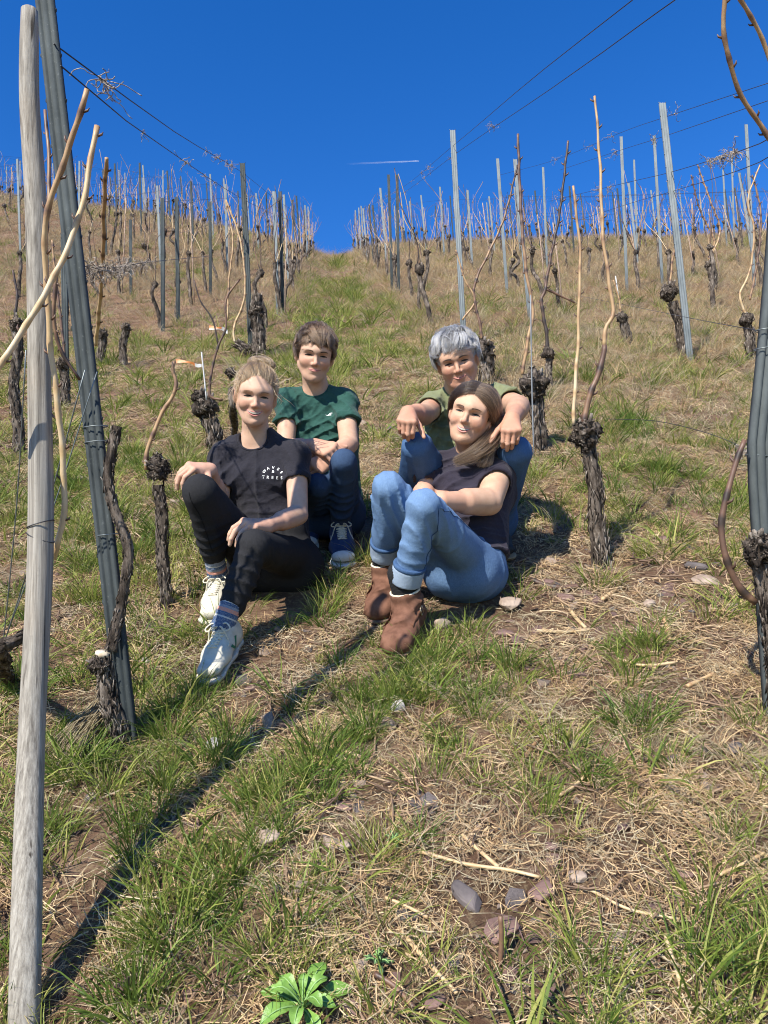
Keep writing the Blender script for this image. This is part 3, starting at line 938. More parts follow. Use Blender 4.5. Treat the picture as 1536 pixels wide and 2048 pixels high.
# far posts and thin wooden vine stakes in the rows
src = make_post([np.array([0, 0, -.1]), np.array([0, 0, 2.02])], .05, None, hooks=True, mat=M_GALV)
src2 = make_post([np.array([0, 0, -.1]), np.array([0, 0, 2.02])], .05, None, hooks=True, mat=M_STEEL)
cnt = 0
for rx in rows_l + rows_r:
    y = {-0.80: 15.2, -2.15: 14.0, 1.28: 16.4, 3.28: 15.5}.get(rx, 9.5 + abs(rx) * .4) + rs.random() * 2
    ymax = 34 + (0.9 * min(26, max(0, -rx - 5)) if rx < 0 else 1)
    while y < ymax:
        x = rx + rs.normal(0, .05)
        if inview(x, y) and min(math.hypot(x - a, y - b) for a, b in POSTLOC) > 1.2:
            o = copy_tree(src if rs.random() < .6 else src2)
            o.location = Vector(onground(x, y)); o.scale = (1, 1, rs.uniform(.85, 1.06))
            o.rotation_euler = (rs.normal(0, .015), -.02 + rs.normal(0, .02), rs.normal(0, .15))
            tag(o, 'slim steel post upslope in the ' + row_name(rx), 'trellis post', 'posts in the ' + row_name(rx)); cnt += 1
        y += rs.uniform(2.2, 3.0) if abs(rx) < 1.5 else rs.uniform(2.9, 4.3)
for s_ in (src, src2):
    for ch in list(s_.children): bpy.data.objects.remove(ch)
    bpy.data.objects.remove(s_)
# thin vine stakes (rods)
def rod(name, path, r, mat, label, cat, group=None):
    V, F = tube(spline(path, 8), r, 7)
    o = mesh_obj(name, V, F, mat, origin=path[0]); tag(o, label, cat, group); return o
M_ROD = flat_mat('rod_metal', (0.20, 0.21, 0.22), .5, .4)
M_WHITEROD = flat_mat('white_plastic_rod', (.55, .54, .51), .5)
b = gp(412, 800); rod('marker_rod', [pix(413, 800, 4.1), pix(408, 750, 4.1), pix(403, 704, 4.1)], .0038, M_WHITEROD, 'white rod stuck beside the black shaggy vine head', 'rod')
b = gp(1068, 920); rod('vine_rod', [b, pix(1064, 780, depth(b)), pix(1061, 590, depth(b))], .0038, M_ROD, 'thin metal rod through the round shaggy vine behind the man', 'rod')
b = gp(1245, 650); rod('vine_rod', [b, pix(1238, 600, depth(b)), pix(1231, 552, depth(b))], .007, M_WHITEROD, 'short pale rod by the low stubby vine on the right', 'rod')
M_REDSTAKE = simple_mat('reddish_stake', (0.20, 0.125, 0.085), (0.38, 0.29, 0.22), 12, .85, .2)
sv, sf = tube([np.array([0, 0, -.1]), np.array([0.005, 0, .7]), np.array([0, .004, 1.55])], [.011, .0105, .0095], 6)
smesh = None
for i, (x, y, rx) in enumerate(spots):
    if i % 3 or y > 40 or i > 500: continue
    if smesh is None:
        so = mesh_obj('vine_stake', sv, sf, M_REDSTAKE, origin=(0, 0, 0)); smesh = so.data
    else:
        so = bpy.data.objects.new('vine_stake', smesh); COL.objects.link(so)
    so.location = Vector(onground(x + .05, y)); so.scale = (1, 1, rs.uniform(.8, 1.1)); so.rotation_euler = (rs.normal(0, .04), -.02 + rs.normal(0, .04), 0)
    tag(so, 'thin reddish stake upslope in the ' + row_name(rx), 'stake', 'thin stakes in the ' + row_name(rx))

# ------------------------------------------------------------------ wires
def wire_obj(label, path, r=.0014, tangles=(), seed=0, group=None, mat=None, sag=.02, name='trellis_wire', tsize=1.0):
    P = np.asarray(path, float)
    n = max(12, len(P) * 5)
    Q = spline(P, n)
    V, F = tube(Q, r, 5)
    o = mesh_obj(name, V, F, mat or M_WIRE, origin=P[0]); tag(o, label, 'wire', group)
    rs = np.random.default_rng(seed + 50)
    for tf in tangles:
        mb = MB()
        c = P[0] + 0
        i = tf[0] * (n - 1); a = int(min(i, n - 2)); c = Q[a] + (Q[a + 1] - Q[a]) * (i - a)
        dirv = unit(Q[a + 1] - Q[a])
        for _ in range(int(tf[1] * 1.5)):
            s0 = c + dirv * rs.normal(0, .035 * tsize * tf[2])
            pts = [s0]
            v = unit(rs.normal(size=3) + np.array([0, 0, -.5])) * .0075 * tsize * tf[2]
            for _k in range(7):
                v = v * .55 + rs.normal(size=3) * .0065 * tsize * tf[2] + np.array([0, 0, -.0012])
                pts.append(pts[-1] + v)
            VV, FF = tube(spline(pts, 12), .0014 * math.sqrt(tsize * tf[2]), 4)
            mb.add(VV, FF, rs.random())
        VV, FF = tube([c - dirv * .02 * tf[2] * tsize, c, c + dirv * .02 * tf[2] * tsize], [.0015, .006 * tsize * tf[2], .0015], 6)
        mb.add(VV, FF, .2)
        t_ = mb.build('dead_tendrils', M_TENDRIL, o)
        tag(t_, kind='stuff')
    return o
wire_obj('upper bare wire from the leaning dark post to the next post on the left', [pix(108, 88, 1.97), pix(365, 274, 4.1), pix(484, 345, 8.0), pix(556, 402, 11.9), pix(592, 425, 16.5), pix(622, 447, 30)], .0021,
         tangles=[(.02, 14, 1.1), (.12, 5, .7), (.145, 9, 1.1), (.17, 7, .9), (.185, 10, 1.2), (.22, 2, .5)], seed=1)
wire_obj('lower bare wire from the leaning dark post to the next post on the left', [pix(122, 132, 1.97), pix(250, 240, 2.9), pix(476, 393, 8.0), pix(556, 432, 11.9), pix(592, 446, 16.5), pix(622, 462, 30)], .0021,
         tangles=[(.05, 4, .5), (.10, 8, .9), (.13, 7, .8), (.15, 6, .7), (.3, 3, .8), (.36, 5, 1.2), (.39, 5, 1.2)], seed=2)
wire_obj('mid-height wire thickly wrapped in dead tendrils beside the leaning post', [pix(165, 532, 2.0), pix(230, 535, 2.6), pix(300, 524, 4.0), pix(420, 512, 7.0)], .0018,
         tangles=[(t, 16, .75) for t in (.02, .05, .09, .13, .17, .21, .25, .3, .36, .41)], seed=3)
wire_obj('upper of two wires crossing the sky down to the post behind the man', [pix(1500, -190, 2.05), pix(1265, 0, 2.8), pix(1058, 163, 4.6), pix(908, 290, 8.1), pix(797, 380, 15), pix(720, 420, 24)], .0021,
         tangles=[(.40, 9, 1.1), (.44, 6, .9), (.50, 2, .6), (.62, 3, 1.4), (.7, 5, 1.6), (.75, 6, 1.8)], seed=4)
wire_obj('lower of two wires crossing the sky down to the post behind the man', [pix(1560, -148, 2.05), pix(1345, 3, 2.6), pix(1110, 172, 4.2), pix(915, 305, 8.1), pix(797, 392, 15), pix(720, 432, 24)], .0021,
         tangles=[(.2, 6, 1.0), (.31, 4, .7), (.4, 4, .7), (.43, 5, .9), (.47, 2, .7), (.55, 4, 1.0), (.66, 3, 1.2), (.74, 5, 1.6)], seed=5)
for i, (lab, pts, r, tg) in enumerate([
    ('topmost faint wire sloping across the sky at the right edge', [(1540, 165, 4.6), (1325, 236, 7.1), (1240, 266, 9.3), (1110, 320, 13), (1000, 350, 15)], 0.0023, [(.2, 4, 1.4), (.5, 4, 1.6), (.62, 4, 1.5), (.8, 5, 1.8)]),
    ('second faint wire sloping across the sky at the right edge', [(1540, 200, 4.6), (1330, 272, 7.1), (1242, 300, 9.3), (1120, 340, 13)], 0.0023, [(.36, 8, 1.5), (.6, 6, 1.8)]),
    ('dark wire below the arching canes running to the fluted post', [(1540, 276, 3.6), (1480, 302, 4.4), (1335, 346, 7.1), (1250, 366, 9.3), (1100, 402, 14)], .0027, [(.1, 22, 1.3), (.14, 22, 1.3), (.18, 14, 1.1), (.64, 12, 1.5), (.7, 12, 1.6)]),
    ('dark wire crossing the fluted post at mid height', [(1540, 312, 3.6), (1480, 340, 4.4), (1340, 384, 7.1), (1250, 410, 9.3), (1110, 456, 14)], .0024, [(.3, 4, 1.0), (.68, 6, 1.3)]),
    ('low wire from the kinked right post up into the dry grass', [(1520, 662, 2.04), (1400, 640, 3.6), (1280, 616, 5.8), (1150, 590, 9.0)], .0014, []),
    ('loose low wire from the gnarled vine head to the kinked post', [(1512, 920, 2.04), (1470, 888, 2.3), (1400, 862, 2.5), (1310, 842, 2.75), (1215, 838, 2.93)], .0012, [(.14, 10, .5), (.2, 10, .5), (.26, 6, .5)]),
]):
    wire_obj(lab, [pix(*p) for p in pts], r, tg, seed=20 + i)
# row wires further up, two per row
for rx in rows_l[1:8] + rows_r[1:7]:
    for h in (1.25, 1.75):
        y0 = {-2.15: 9.5, 3.28: 14}.get(rx, 10 + abs(rx) * .35)
        pts = [onground(rx, y, h) for y in np.arange(y0, 32, 4)]
        if len(pts) > 2:
            wire_obj('thin trellis wire, %s, strung along the %s' % ('lower' if h < 1.5 else 'upper', row_name(rx)), pts, .0022, [(float(t), 4, 1.8) for t in rs.random(3)], seed=int(60 + rx * 3 + h), group='wires of the ' + row_name(rx))
# three thin guy wires left of the stake
for i, (a, b_, dd, lab) in enumerate([((52, 700), (2, 1330), (1.7, 2.0), 'thin guy wire hanging beside the wooden stake, leftmost'), ((170, 740), (0, 1312), (1.75, 2.0), 'thin guy wire slanting behind the wooden stake to the ground'), ((194, 744), (6, 1290), (1.95, 2.0), 'thin guy wire from the leaning post slanting behind the stake')]):
    P = [pix(a[0], a[1], dd[0]), pix((a[0] + b_[0]) / 2 + 6, (a[1] + b_[1]) / 2, (dd[0] + dd[1]) / 2), pix(b_[0], b_[1], dd[1])]
    V, F = tube(spline(P, 10), .0016, 5)
    o = mesh_obj('guy_wire', V, F, M_TIE, origin=P[-1]); tag(o, lab, 'wire')
# wire ties round the foreground posts (each belongs to its post)
def tie(cx, cy, d, rx_, parent, tilt=0):
    c = pix(cx, cy, d)
    k = [c + rx_ * (math.cos(a) * RGT + .75 * math.sin(a) * FWD) + UPV * tilt * math.cos(a) for a in np.linspace(0, 2 * math.pi, 24)]
    V, F = tube(k, .0016, 5)
    mesh_obj('wire_tie', V, F, M_TIE, parent)
lp = next(o for o in bpy.data.objects if o.name.startswith('trellis_post') and o.get('label', '').startswith('tall dark grey'))
for cx, cy in ((191, 854), (194, 884), (218, 1069)): tie(cx, cy, 1.98, .031, lp, .003)
for cx, cy, tl in ((1537, 660, .002), (1534, 697, .004), (1517, 912, -.004)): tie(cx, cy, 2.03, .034, rp, tl)

# strips of orange tape tied to the forked vine
M_TAPE, nt_, b_ = new_mat('marking_tape')
a_ = attr(nt_, 'rnd').outputs['Fac']
nt_.links.new(ramp(nt_, a_, [(.45, (.52, .50, .47)), (.55, (.58, .20, .06))]), b_.inputs['Base Color']); b_.inputs['Roughness'].default_value = .45
def tape(path, wpx, d, label, white):
    P = spline(pxpath(path, d), 14); k = d / FPX
    w = wpx * k
    T, U, B = frames(P)
    V, A, F = [], [], []
    for i, p in enumerate(P):
        off = UPV * w * .5 + FWD * w * .5 * math.sin(i * .8)
        ww = w * (0.75 + .25 * math.sin(i * .6 + 1))
        for j, s in enumerate((-.5, 0, .5)):
            V.append(p + (UPV + FWD * .5 * math.sin(i * .55)) * ww * s); A.append(1.0 if (white and (j > 0) and i < 9) or (not white and i < 10) else 0.0)
    V = np.array(V)
    for i in range(len(P) - 1):
        for j in range(2): F.append([i * 3 + j, i * 3 + j + 1, i * 3 + j + 4, i * 3 + j + 3])
    n = len(V); V2 = np.concatenate([V, V + FWD * .0006]); F2 = F + [[q + n for q in f[::-1]] for f in F]
    o = mesh_obj('marking_tape', V2, F2, M_TAPE, attrs={'rnd': np.array(A + A)}); tag(o, label, 'tape')
tape([(418, 655), (430, 656), (444, 657), (455, 664)], 9, 3.9, 'orange and white tape strip tied higher on the forked vine', True)
tape([(352, 722), (368, 723), (384, 726), (393, 731), (403, 731)], 7, 4.0, 'orange tape strip with a white end tied beside the white rod', False)
# ------------------------------------------------------------------ implicit bodies (smooth unions of tapered limbs) meshed with surface nets
def smin(a, b, k):
    h = np.maximum(k - np.abs(a - b), 0) / k
    return np.minimum(a, b) - h * h * k * .25
def smax(a, b, k): return -smin(-a, -b, k)

class Nd:
    def ev(s, P): raise NotImplementedError
    def emask(s, P, mg=.07):
        lo, hi = s.bb
        n = len(P)
        d = np.full(n, 1.0, P.dtype)
        if n == 0: return d
        x = P[:, 0]; i = np.flatnonzero((x > lo[0] - mg) & (x < hi[0] + mg))
        if len(i) == 0: return d
        y = P[i, 1]; i = i[(y > lo[1] - mg) & (y < hi[1] + mg)]
        if len(i) == 0: return d
        z = P[i, 2]; i = i[(z > lo[2] - mg) & (z < hi[2] + mg)]
        if len(i) == n: return s.ev(P)
        if len(i): d[i] = s.ev(P[i])
        return d

class Cap(Nd):
    def __init__(s, a, b, ra, rb):
        s.a, s.b, s.ra, s.rb = np.array(a, float), np.array(b, float), ra, rb
        r = max(ra, rb); s.bb = (np.minimum(s.a, s.b) - r, np.maximum(s.a, s.b) + r)
    def ev(s, P):
        ab = s.b - s.a; t = np.clip(((P - s.a) @ ab) / (ab @ ab + 1e-12), 0, 1)
        return np.linalg.norm(P - s.a - t[:, None] * ab, axis=1) - (s.ra + (s.rb - s.ra) * t)

class Ell(Nd):
    def __init__(s, c, r, R=None):
        s.c, s.r, s.R = np.array(c, float), np.array(r, float), np.eye(3) if R is None else R
        s.bb = (s.c - max(r), s.c + max(r))
    def ev(s, P):
        q = (P - s.c) @ s.R
        k0 = np.linalg.norm(q / s.r, axis=1); k1 = np.linalg.norm(q / (s.r ** 2), axis=1)
        return k0 * (k0 - 1) / (k1 + 1e-9)

class ECap(Nd):
    """elliptical tapered capsule: side radius, front radius at both ends"""
    def __init__(s, a, b, side, ra, rb, end=None):
        s.a, s.b = np.array(a, float), np.array(b, float)
        w = unit(s.b - s.a); u = np.array(side, float); u = unit(u - w * (u @ w)); v = np.cross(w, u)
        s.w, s.u, s.v, s.ra, s.rb = w, u, v, ra, rb
        s.L = np.linalg.norm(s.b - s.a); s.end = end
        r = max(*ra, *rb); s.bb = (np.minimum(s.a, s.b) - r, np.maximum(s.a, s.b) + r)
    def ev(s, P):
        q = P - s.a; z = q @ s.w; t = np.clip(z / s.L, 0, 1)
        ru = s.ra[0] + (s.rb[0] - s.ra[0]) * t; rv = s.ra[1] + (s.rb[1] - s.ra[1]) * t
        rm = np.minimum(ru, rv); re = rm if s.end is None else s.end
        x, y, zz = (q @ s.u) / ru, (q @ s.v) / rv, (z - t * s.L) / re
        k0 = np.sqrt(x * x + y * y + zz * zz)
        k1 = np.sqrt((x / ru) ** 2 + (y / rv) ** 2 + (zz / re) ** 2)
        return np.where(k0 < .05, -rm, k0 * (k0 - 1) / (k1 + 1e-9))

class U(Nd):
    def __init__(s, k, *n):
        s.k, s.n = k, [x for x in n if x is not None]
        s.bb = (np.min([x.bb[0] for x in s.n], axis=0), np.max([x.bb[1] for x in s.n], axis=0))
    def ev(s, P):
        d = s.n[0].emask(P)
        for x in s.n[1:]:
            e = x.emask(P)
            d = smin(d, e, s.k) if s.k > 0 else np.minimum(d, e)
        return d

class Sub(Nd):
    def __init__(s, a, b, k=.006): s.A, s.B, s.k = a, b, k; s.bb = a.bb
    def ev(s, P): return smax(s.A.emask(P), -s.B.emask(P), s.k)

class Cut(Nd):
    """keep the side where (p-pt).n < 0"""
    def __init__(s, a, pt, n, k=.004): s.A, s.pt, s.nn, s.k = a, np.array(pt, float), unit(n), k; s.bb = a.bb
    def ev(s, P): return smax(s.A.emask(P), (P - s.pt) @ s.nn, s.k)

class Xf(Nd):
    """node given in a local frame; columns of R = local axes in world"""
    def __init__(s, a, R, T):
        s.A, s.R, s.T = a, np.array(R, float), np.array(T, float)
        lo, hi = a.bb
        C = np.array([[x, y, z] for x in (lo[0], hi[0]) for y in (lo[1], hi[1]) for z in (lo[2], hi[2])]) @ s.R.T + s.T
        s.bb = (C.min(0), C.max(0))
    def ev(s, P): return s.A.ev((P - s.T) @ s.R)

class Disp(Nd):
    def __init__(s, a, f): s.A, s.f = a, f; s.bb = (a.bb[0] - .02, a.bb[1] + .02)
    def ev(s, P):
        d = s.A.emask(P)
        m = np.abs(d) < .05
        if m.any(): d[m] = d[m] - s.f(P[m])
        return d

_off8 = np.array([[i, j, k] for i in (0, 1) for j in (0, 1) for k in (0, 1)])
def surface_nets(nd, h, B=8):
    lo, hi = nd.bb[0] - 3 * h, nd.bb[1] + 3 * h
    nb = np.ceil((hi - lo) / (B * h)).astype(int)
    bi = np.stack(np.meshgrid(*[np.arange(n) for n in nb], indexing='ij'), -1).reshape(-1, 3)
    ctr = lo + (bi + .5) * B * h
    d = nd.ev(ctr)
    bi = bi[np.abs(d) < B * h * .87 + .022]
    # corner grid B+1 of each block
    g = np.stack(np.meshgrid(*[np.arange(B + 1)] * 3, indexing='ij'), -1).reshape(-1, 3)
    vals = np.empty((len(bi), (B + 1) ** 3), np.float32)
    CH = 90
    for s in range(0, len(bi), CH):
        P = (lo + (bi[s:s + CH, None, :] * B + g[None]) * h).reshape(-1, 3).astype(np.float32)
        vals[s:s + CH] = nd.ev(P).reshape(-1, (B + 1) ** 3)
    vals = vals.reshape(-1, B + 1, B + 1, B + 1)
    c = np.stack([vals[:, o[0]:o[0] + B, o[1]:o[1] + B, o[2]:o[2] + B] for o in _off8], -1)
    neg = c < 0
    act = neg.any(-1) & ~neg.all(-1)
    ib, ix, iy, iz = np.nonzero(act)
    cell = bi[ib] * B + np.stack([ix, iy, iz], -1)
    cv = c[ib, ix, iy, iz].astype(float)
    # vertex = mean of edge crossings
    acc = np.zeros((len(cv), 3)); cnt = np.zeros(len(cv))
    for a in range(8):
        for ax in range(3):
            if _off8[a][ax] == 0:
                o2 = _off8[a].copy(); o2[ax] = 1
                b = int(o2[0] * 4 + o2[1] * 2 + o2[2])
                va, vb = cv[:, a], cv[:, b]
                m = (va < 0) != (vb < 0)
                t = np.where(m, va / (va - vb + 1e-20), 0)
                p = np.repeat(_off8[a][None].astype(float), len(cv), 0); p[:, ax] += t
                acc += p * m[:, None]; cnt += m
    V = lo + (cell + acc / np.maximum(cnt, 1)[:, None]) * h
    N = 1 << 12
    key = (cell[:, 0].astype(np.int64) * N + cell[:, 1]) * N + cell[:, 2]
    order = np.argsort(key); sk = key[order]
    F = []
    base = cv[:, 0] < 0
    for ax in range(3):
        o2 = [0, 0, 0]; o2[ax] = 1
        b = o2[0] * 4 + o2[1] * 2 + o2[2]
        m = base != (cv[:, b] < 0)
        cc = cell[m]; inside = base[m]
        a1, a2 = (ax + 1) % 3, (ax + 2) % 3
        quad = []
        for (u, v) in ((0, 0), (1, 0), (1, 1), (0, 1)):
            q = cc.copy(); q[:, a1] -= u; q[:, a2] -= v
            k = (q[:, 0].astype(np.int64) * N + q[:, 1]) * N + q[:, 2]
            i = np.searchsorted(sk, k); i = np.minimum(i, len(sk) - 1)
            idx = np.where(sk[i] == k, order[i], -1)
            quad.append(idx)
        quad = np.stack(quad, -1)
        ok = (quad >= 0).all(1)
        quad = quad[ok]; inside = inside[ok]
        quad[~inside] = quad[~inside][:, ::-1]
        F.append(quad)
    F = np.concatenate(F)
    return V, F

def relax(V, F, it=2, lam=.5):
    """a little smoothing of the net"""
    E = np.concatenate([F[:, [0, 1]], F[:, [1, 2]], F[:, [2, 3]], F[:, [3, 0]]])
    for _ in range(it):
        s = np.zeros_like(V); c = np.zeros(len(V))
        np.add.at(s, E[:, 0], V[E[:, 1]]); np.add.at(s, E[:, 1], V[E[:, 0]])
        np.add.at(c, E[:, 0], 1); np.add.at(c, E[:, 1], 1)
        V = V + lam * (s / np.maximum(c, 1)[:, None] - V)
    return V

def basis(fwd, up):
    """head / shoe frame: columns x = figure's right, y = forward, z = up"""
    y = unit(fwd); z = unit(np.array(up) - y * (np.array(up) @ y)); x = np.cross(y, z)
    return np.stack([x, y, z], -1)

def cam_frame(p, roll=0., yaw=0., pitch=0.):
    """frame facing the camera from p; roll clockwise in the picture, yaw towards picture right, pitch down; degrees"""
    f = unit(EYE - np.asarray(p)); r = unit(np.cross(UPV, f)); u = np.cross(f, r)   # r = picture right as seen
    a, b, c = [math.radians(v) for v in (roll, yaw, pitch)]
    f2 = unit(f * math.cos(b) + r * math.sin(b)); r2 = np.cross(u, f2)
    f3 = unit(f2 * math.cos(c) - u * math.sin(c)); u3 = np.cross(f3, r2)
    u4 = u3 * math.cos(a) + r2 * math.sin(a)
    return basis(f3, u4)

def mirror(x): return np.array([-1, 1, 1.])
# ------------------------------------------------------------------ head (local metres: x = own right, y = forward, z = up, origin between the ears)
def head_node(p):
    w, jw, smile, nz, fem = p.get('w', 1), p.get('jaw', 1), p.get('smile', .5), p.get('nose', 1), p.get('fem', 0)
    n = [Ell((0, -.018, .036), (.074 * w, .094, .083)),
         Ell((0, .022, .010), (.064 * w, .066, .083)),
         Ell((0, .026, -.040), (.050 * w * jw, .056, .060)),
         Cap((.013 * w * jw, .051, -.080), (-.013 * w * jw, .051, -.080), .018, .018),
         Ell((0, .065, -.090), (.017 * jw, .018, .015))]
    for s in (1, -1):
        n += [Ell((s * .037 * w, .056, -.020), (.023, .023, .020)),
              Cap((s * .012, .081, .028), (s * .046 * w, .064, .028), .0115, .0105),
              Cap((s * .052 * w, .006, -.045), (s * .029 * w * jw, .046, -.078), .016, .014)]
    a = U(.030, *n)
    sock = U(0, *[Ell((s * .0325 * w, .090, .008), (.0195, .0170, .0100)) for s in (1, -1)])
    a = Sub(a, sock, .013)
    lids = [Ell((s * .0325 * w, .0640, .0060), (.0165, .0130, .0105)) for s in (1, -1)]
    a = U(.008, a, *lids)
    nose = [Cap((0, .081, .016), (0, .1035 * nz, -.022), .0062, .0080), Ell((0, .1025 * nz, -.0255), (.0095, .0095, .0082))]
    for s in (1, -1): nose.append(Ell((s * .0110, .0895, -.0295), (.0065, .0085, .0062)))
    a = U(.0075, a, *nose)
    # muzzle, lips area, smile folds
    a = U(.012, a, Ell((0, .070, -.056), (.025, .016, .017)))
    if p.get('open', 0):
        for s in (1, -1): a = U(.010, a, Ell((s * .041, .058, -.028), (.0175, .0175, .0165)))
        a = Sub(a, U(0, *[Cap((s * .021, .094, -.034), (s * .036, .080, -.050), .0035, .0035) for s in (1, -1)]), .012)
        a = Sub(a, Ell((0, .0900, -.0765), (.020, .005, .004)), .008)
    else:
        a = Sub(a, Ell((0, .0900, -.0735), (.018, .005, .004)), .008)
        if smile > .6: a = Sub(a, U(0, *[Cap((s * .021, .094, -.034), (s * .034, .082, -.050), .0025, .0025) for s in (1, -1)]), .010)
    if p.get('lines', 0):
        fur = [Cap((-.030 * w, .080, z), (.030 * w, .080, z), .0016, .0016) for z in (.050, .060)]
        for s in (1, -1):
            fur += [Cap((s * .050 * w, .062, .006 + q), (s * .064 * w, .048, .004 + 2.2 * q), .0016, .0012) for q in (-.006, 0, .006)]
            fur += [Cap((s * .030, .078, -.004), (s * .045, .066, -.010), .0018, .0014), Cap((s * .036, .080, -.040), (s * .040, .066, -.066), .0020, .0016)]
        a = Sub(a, U(0, *fur), .006)
    ears = []
    for s in (1, -1):
        R = basis((s * .35, 1, 0), (s * .12, -.12, 1))
        e = Ell((s * .078 * w, -.008, -.004), (.010, .019, .033), R)
        e = Sub(e, Ell((s * .089 * w, -.004, .002), (.008, .011, .019), R), .005)
        ears.append(e)
    a = U(.008, a, *ears)
    return a

def face_tint(L, p):
    """0 = plain skin, 1 = blush/lip pigment, with eye socket shade painted in too; L local head coords"""
    t = np.zeros(len(L))
    fr = L[:, 1] > .03
    for s in (1, -1):
        t = np.maximum(t, .55 * np.exp(-(((L[:, 0] - s * .040) / .022) ** 2 + ((L[:, 2] + .024) / .02) ** 2)) * fr)
        t = np.maximum(t, .45 * np.exp(-(((L[:, 0] - s * .082) / .010) ** 2 + ((L[:, 2] - .01) / .028) ** 2)) * (np.abs(L[:, 1] + .008) < .03))
    for s in (1, -1): t = np.maximum(t, .42 * np.exp(-(((L[:, 0] - s * .0325) / .018) ** 2 + ((L[:, 2] - .006) / .009) ** 2)) * fr)  # socket shade painted around the eyes as darker skin tint
    t = np.maximum(t, .48 * np.exp(-((L[:, 0] / .015) ** 2 + ((L[:, 2] + .026) / .014) ** 2)) * (L[:, 1] > .085))
    if p.get('stubble', 0):
        m = (L[:, 1] > -.01) & (L[:, 2] < -.030)
        t = np.where(m, np.maximum(t, p['stubble'] * sstep(-.030, -.050, L[:, 2])), t)
    return t

def hand_node(W, D, Nn, side, L=.18, curl=(25, 35, 25), spread=.06, thumb=(.55, .55, -.35), curls=None):
    """W wrist, D towards the knuckles, Nn = back of the hand, side +1 if the thumb lies along D x Nn"""
    D = unit(D); Nn = unit(np.array(Nn) - D * (np.array(Nn) @ D)); T = np.cross(D, Nn) * side
    s = L / .18
    def q(a, b, c): return np.array(W) + (D * a + T * b + Nn * c) * s
    K = [(.086, .030), (.090, .010), (.085, -.010), (.076, -.028)]
    pal = [Cap(q(0, 0, 0), q(.03, .0, .001), .0235 * s, .022 * s)]
    for i, (a, b) in enumerate(K):
        pal.append(Cap(q(.012, b * .45, .0), q(a, b, .004), .0150 * s, .0112 * s))
    pal.append(Cap(q(.02, .018, -.008), q(.055, .030, -.010), .016 * s, .013 * s))
    pal.append(Cap(q(.02, -.016, -.008), q(.06, -.022, -.008), .015 * s, .012 * s))
    palm = U(.014, *pal)
    lens = [(.041, .025, .021), (.046, .029, .022), (.042, .027, .021), (.033, .020, .019)]
    fings = []
    for i, (a, b) in enumerate(K):
        cu = curls[i] if curls else curl
        ang = 0; p = q(a, b, .002); r = [.0096, .0089, .0082, .0074]
        if i == 3: r = [.0085, .0077, .0070, .0063]
        ch = []
        lat = T * (spread * (1.5 - i) * .8)
        for k in range(3):
            ang += math.radians(cu[k])
            d = unit(D * math.cos(ang) - Nn * math.sin(ang) + lat)
            e = p + d * lens[i][k] * s
            ch.append(Cap(p, e, r[k] * s, r[k + 1] * s)); p = e
        fings.append(U(.003, *ch))
    f = U(.0, *fings)
    ta = q(.022, .024, -.006); td = unit(D * thumb[0] + T * thumb[1] + Nn * thumb[2])
    tb = ta + td * .042 * s; td2 = unit(td + D * .5 + Nn * -.1); tc = tb + td2 * .031 * s; te = tc + unit(td2 + D * .2) * .026 * s
    th = U(.004, Cap(ta, tb, .0135 * s, .0112 * s), Cap(tb, tc, .0108 * s, .0098 * s), Cap(tc, te, .0098 * s, .0076 * s))
    return U(.006, palm, f, th)

# ------------------------------------------------------------------ clothing displacement
def wrinkle(amp, scale, stretch=(1, 1, 1), seed=0.):
    st = np.array(stretch)
    def f(P):
        Q = P * st * scale + seed
        w = vnoise(Q[:, [1, 2, 0]] * .7)
        a = vnoise(Q + w[:, None] * .9)
        r = 1 - np.abs(a) * 2.2
        b = vnoise(Q * 2.3 + 7)
        return amp * (1.35 * np.clip(r, 0, 1) ** 2.5 + .30 * b - .28)
    return f

def fold_lines(amp, pts, wl, r):
    """folds radiating around a crease centre (elbows, knees, groin)"""
    pts = [(np.array(c, float), unit(n)) for c, n in pts]
    def f(P):
        o = np.zeros(len(P))
        for c, n in pts:
            q = P - c; d2 = (q * q).sum(1)
            ph = (q @ n) / wl * 6.28 + 1.3 * vnoise(P * 18)
            o += amp * (2.6 * (1 - np.abs(np.sin(ph * .5 + .6 * vnoise(P * 9)))) ** 1.7 - .7) * np.exp(-d2 / r ** 2)
        return o
    return f

def addf(*fs): return lambda P: sum(f(P) for f in fs)

# ------------------------------------------------------------------ hair helpers (ellipsoid shell strands)
def shell_pt(hd, D, lift):
    """point over the skull in direction D (local unit vectors)"""
    c = np.array([0, -.014, .034]); r = np.array([.077 * hd['p'].get('w', 1), .097, .087])
    k = 1 / np.linalg.norm(D / r, axis=-1)
    return c + D * (k + lift)[..., None]

def to_world(hd, L): return np.asarray(L) * hd['s'] @ hd['R'].T + hd['T']

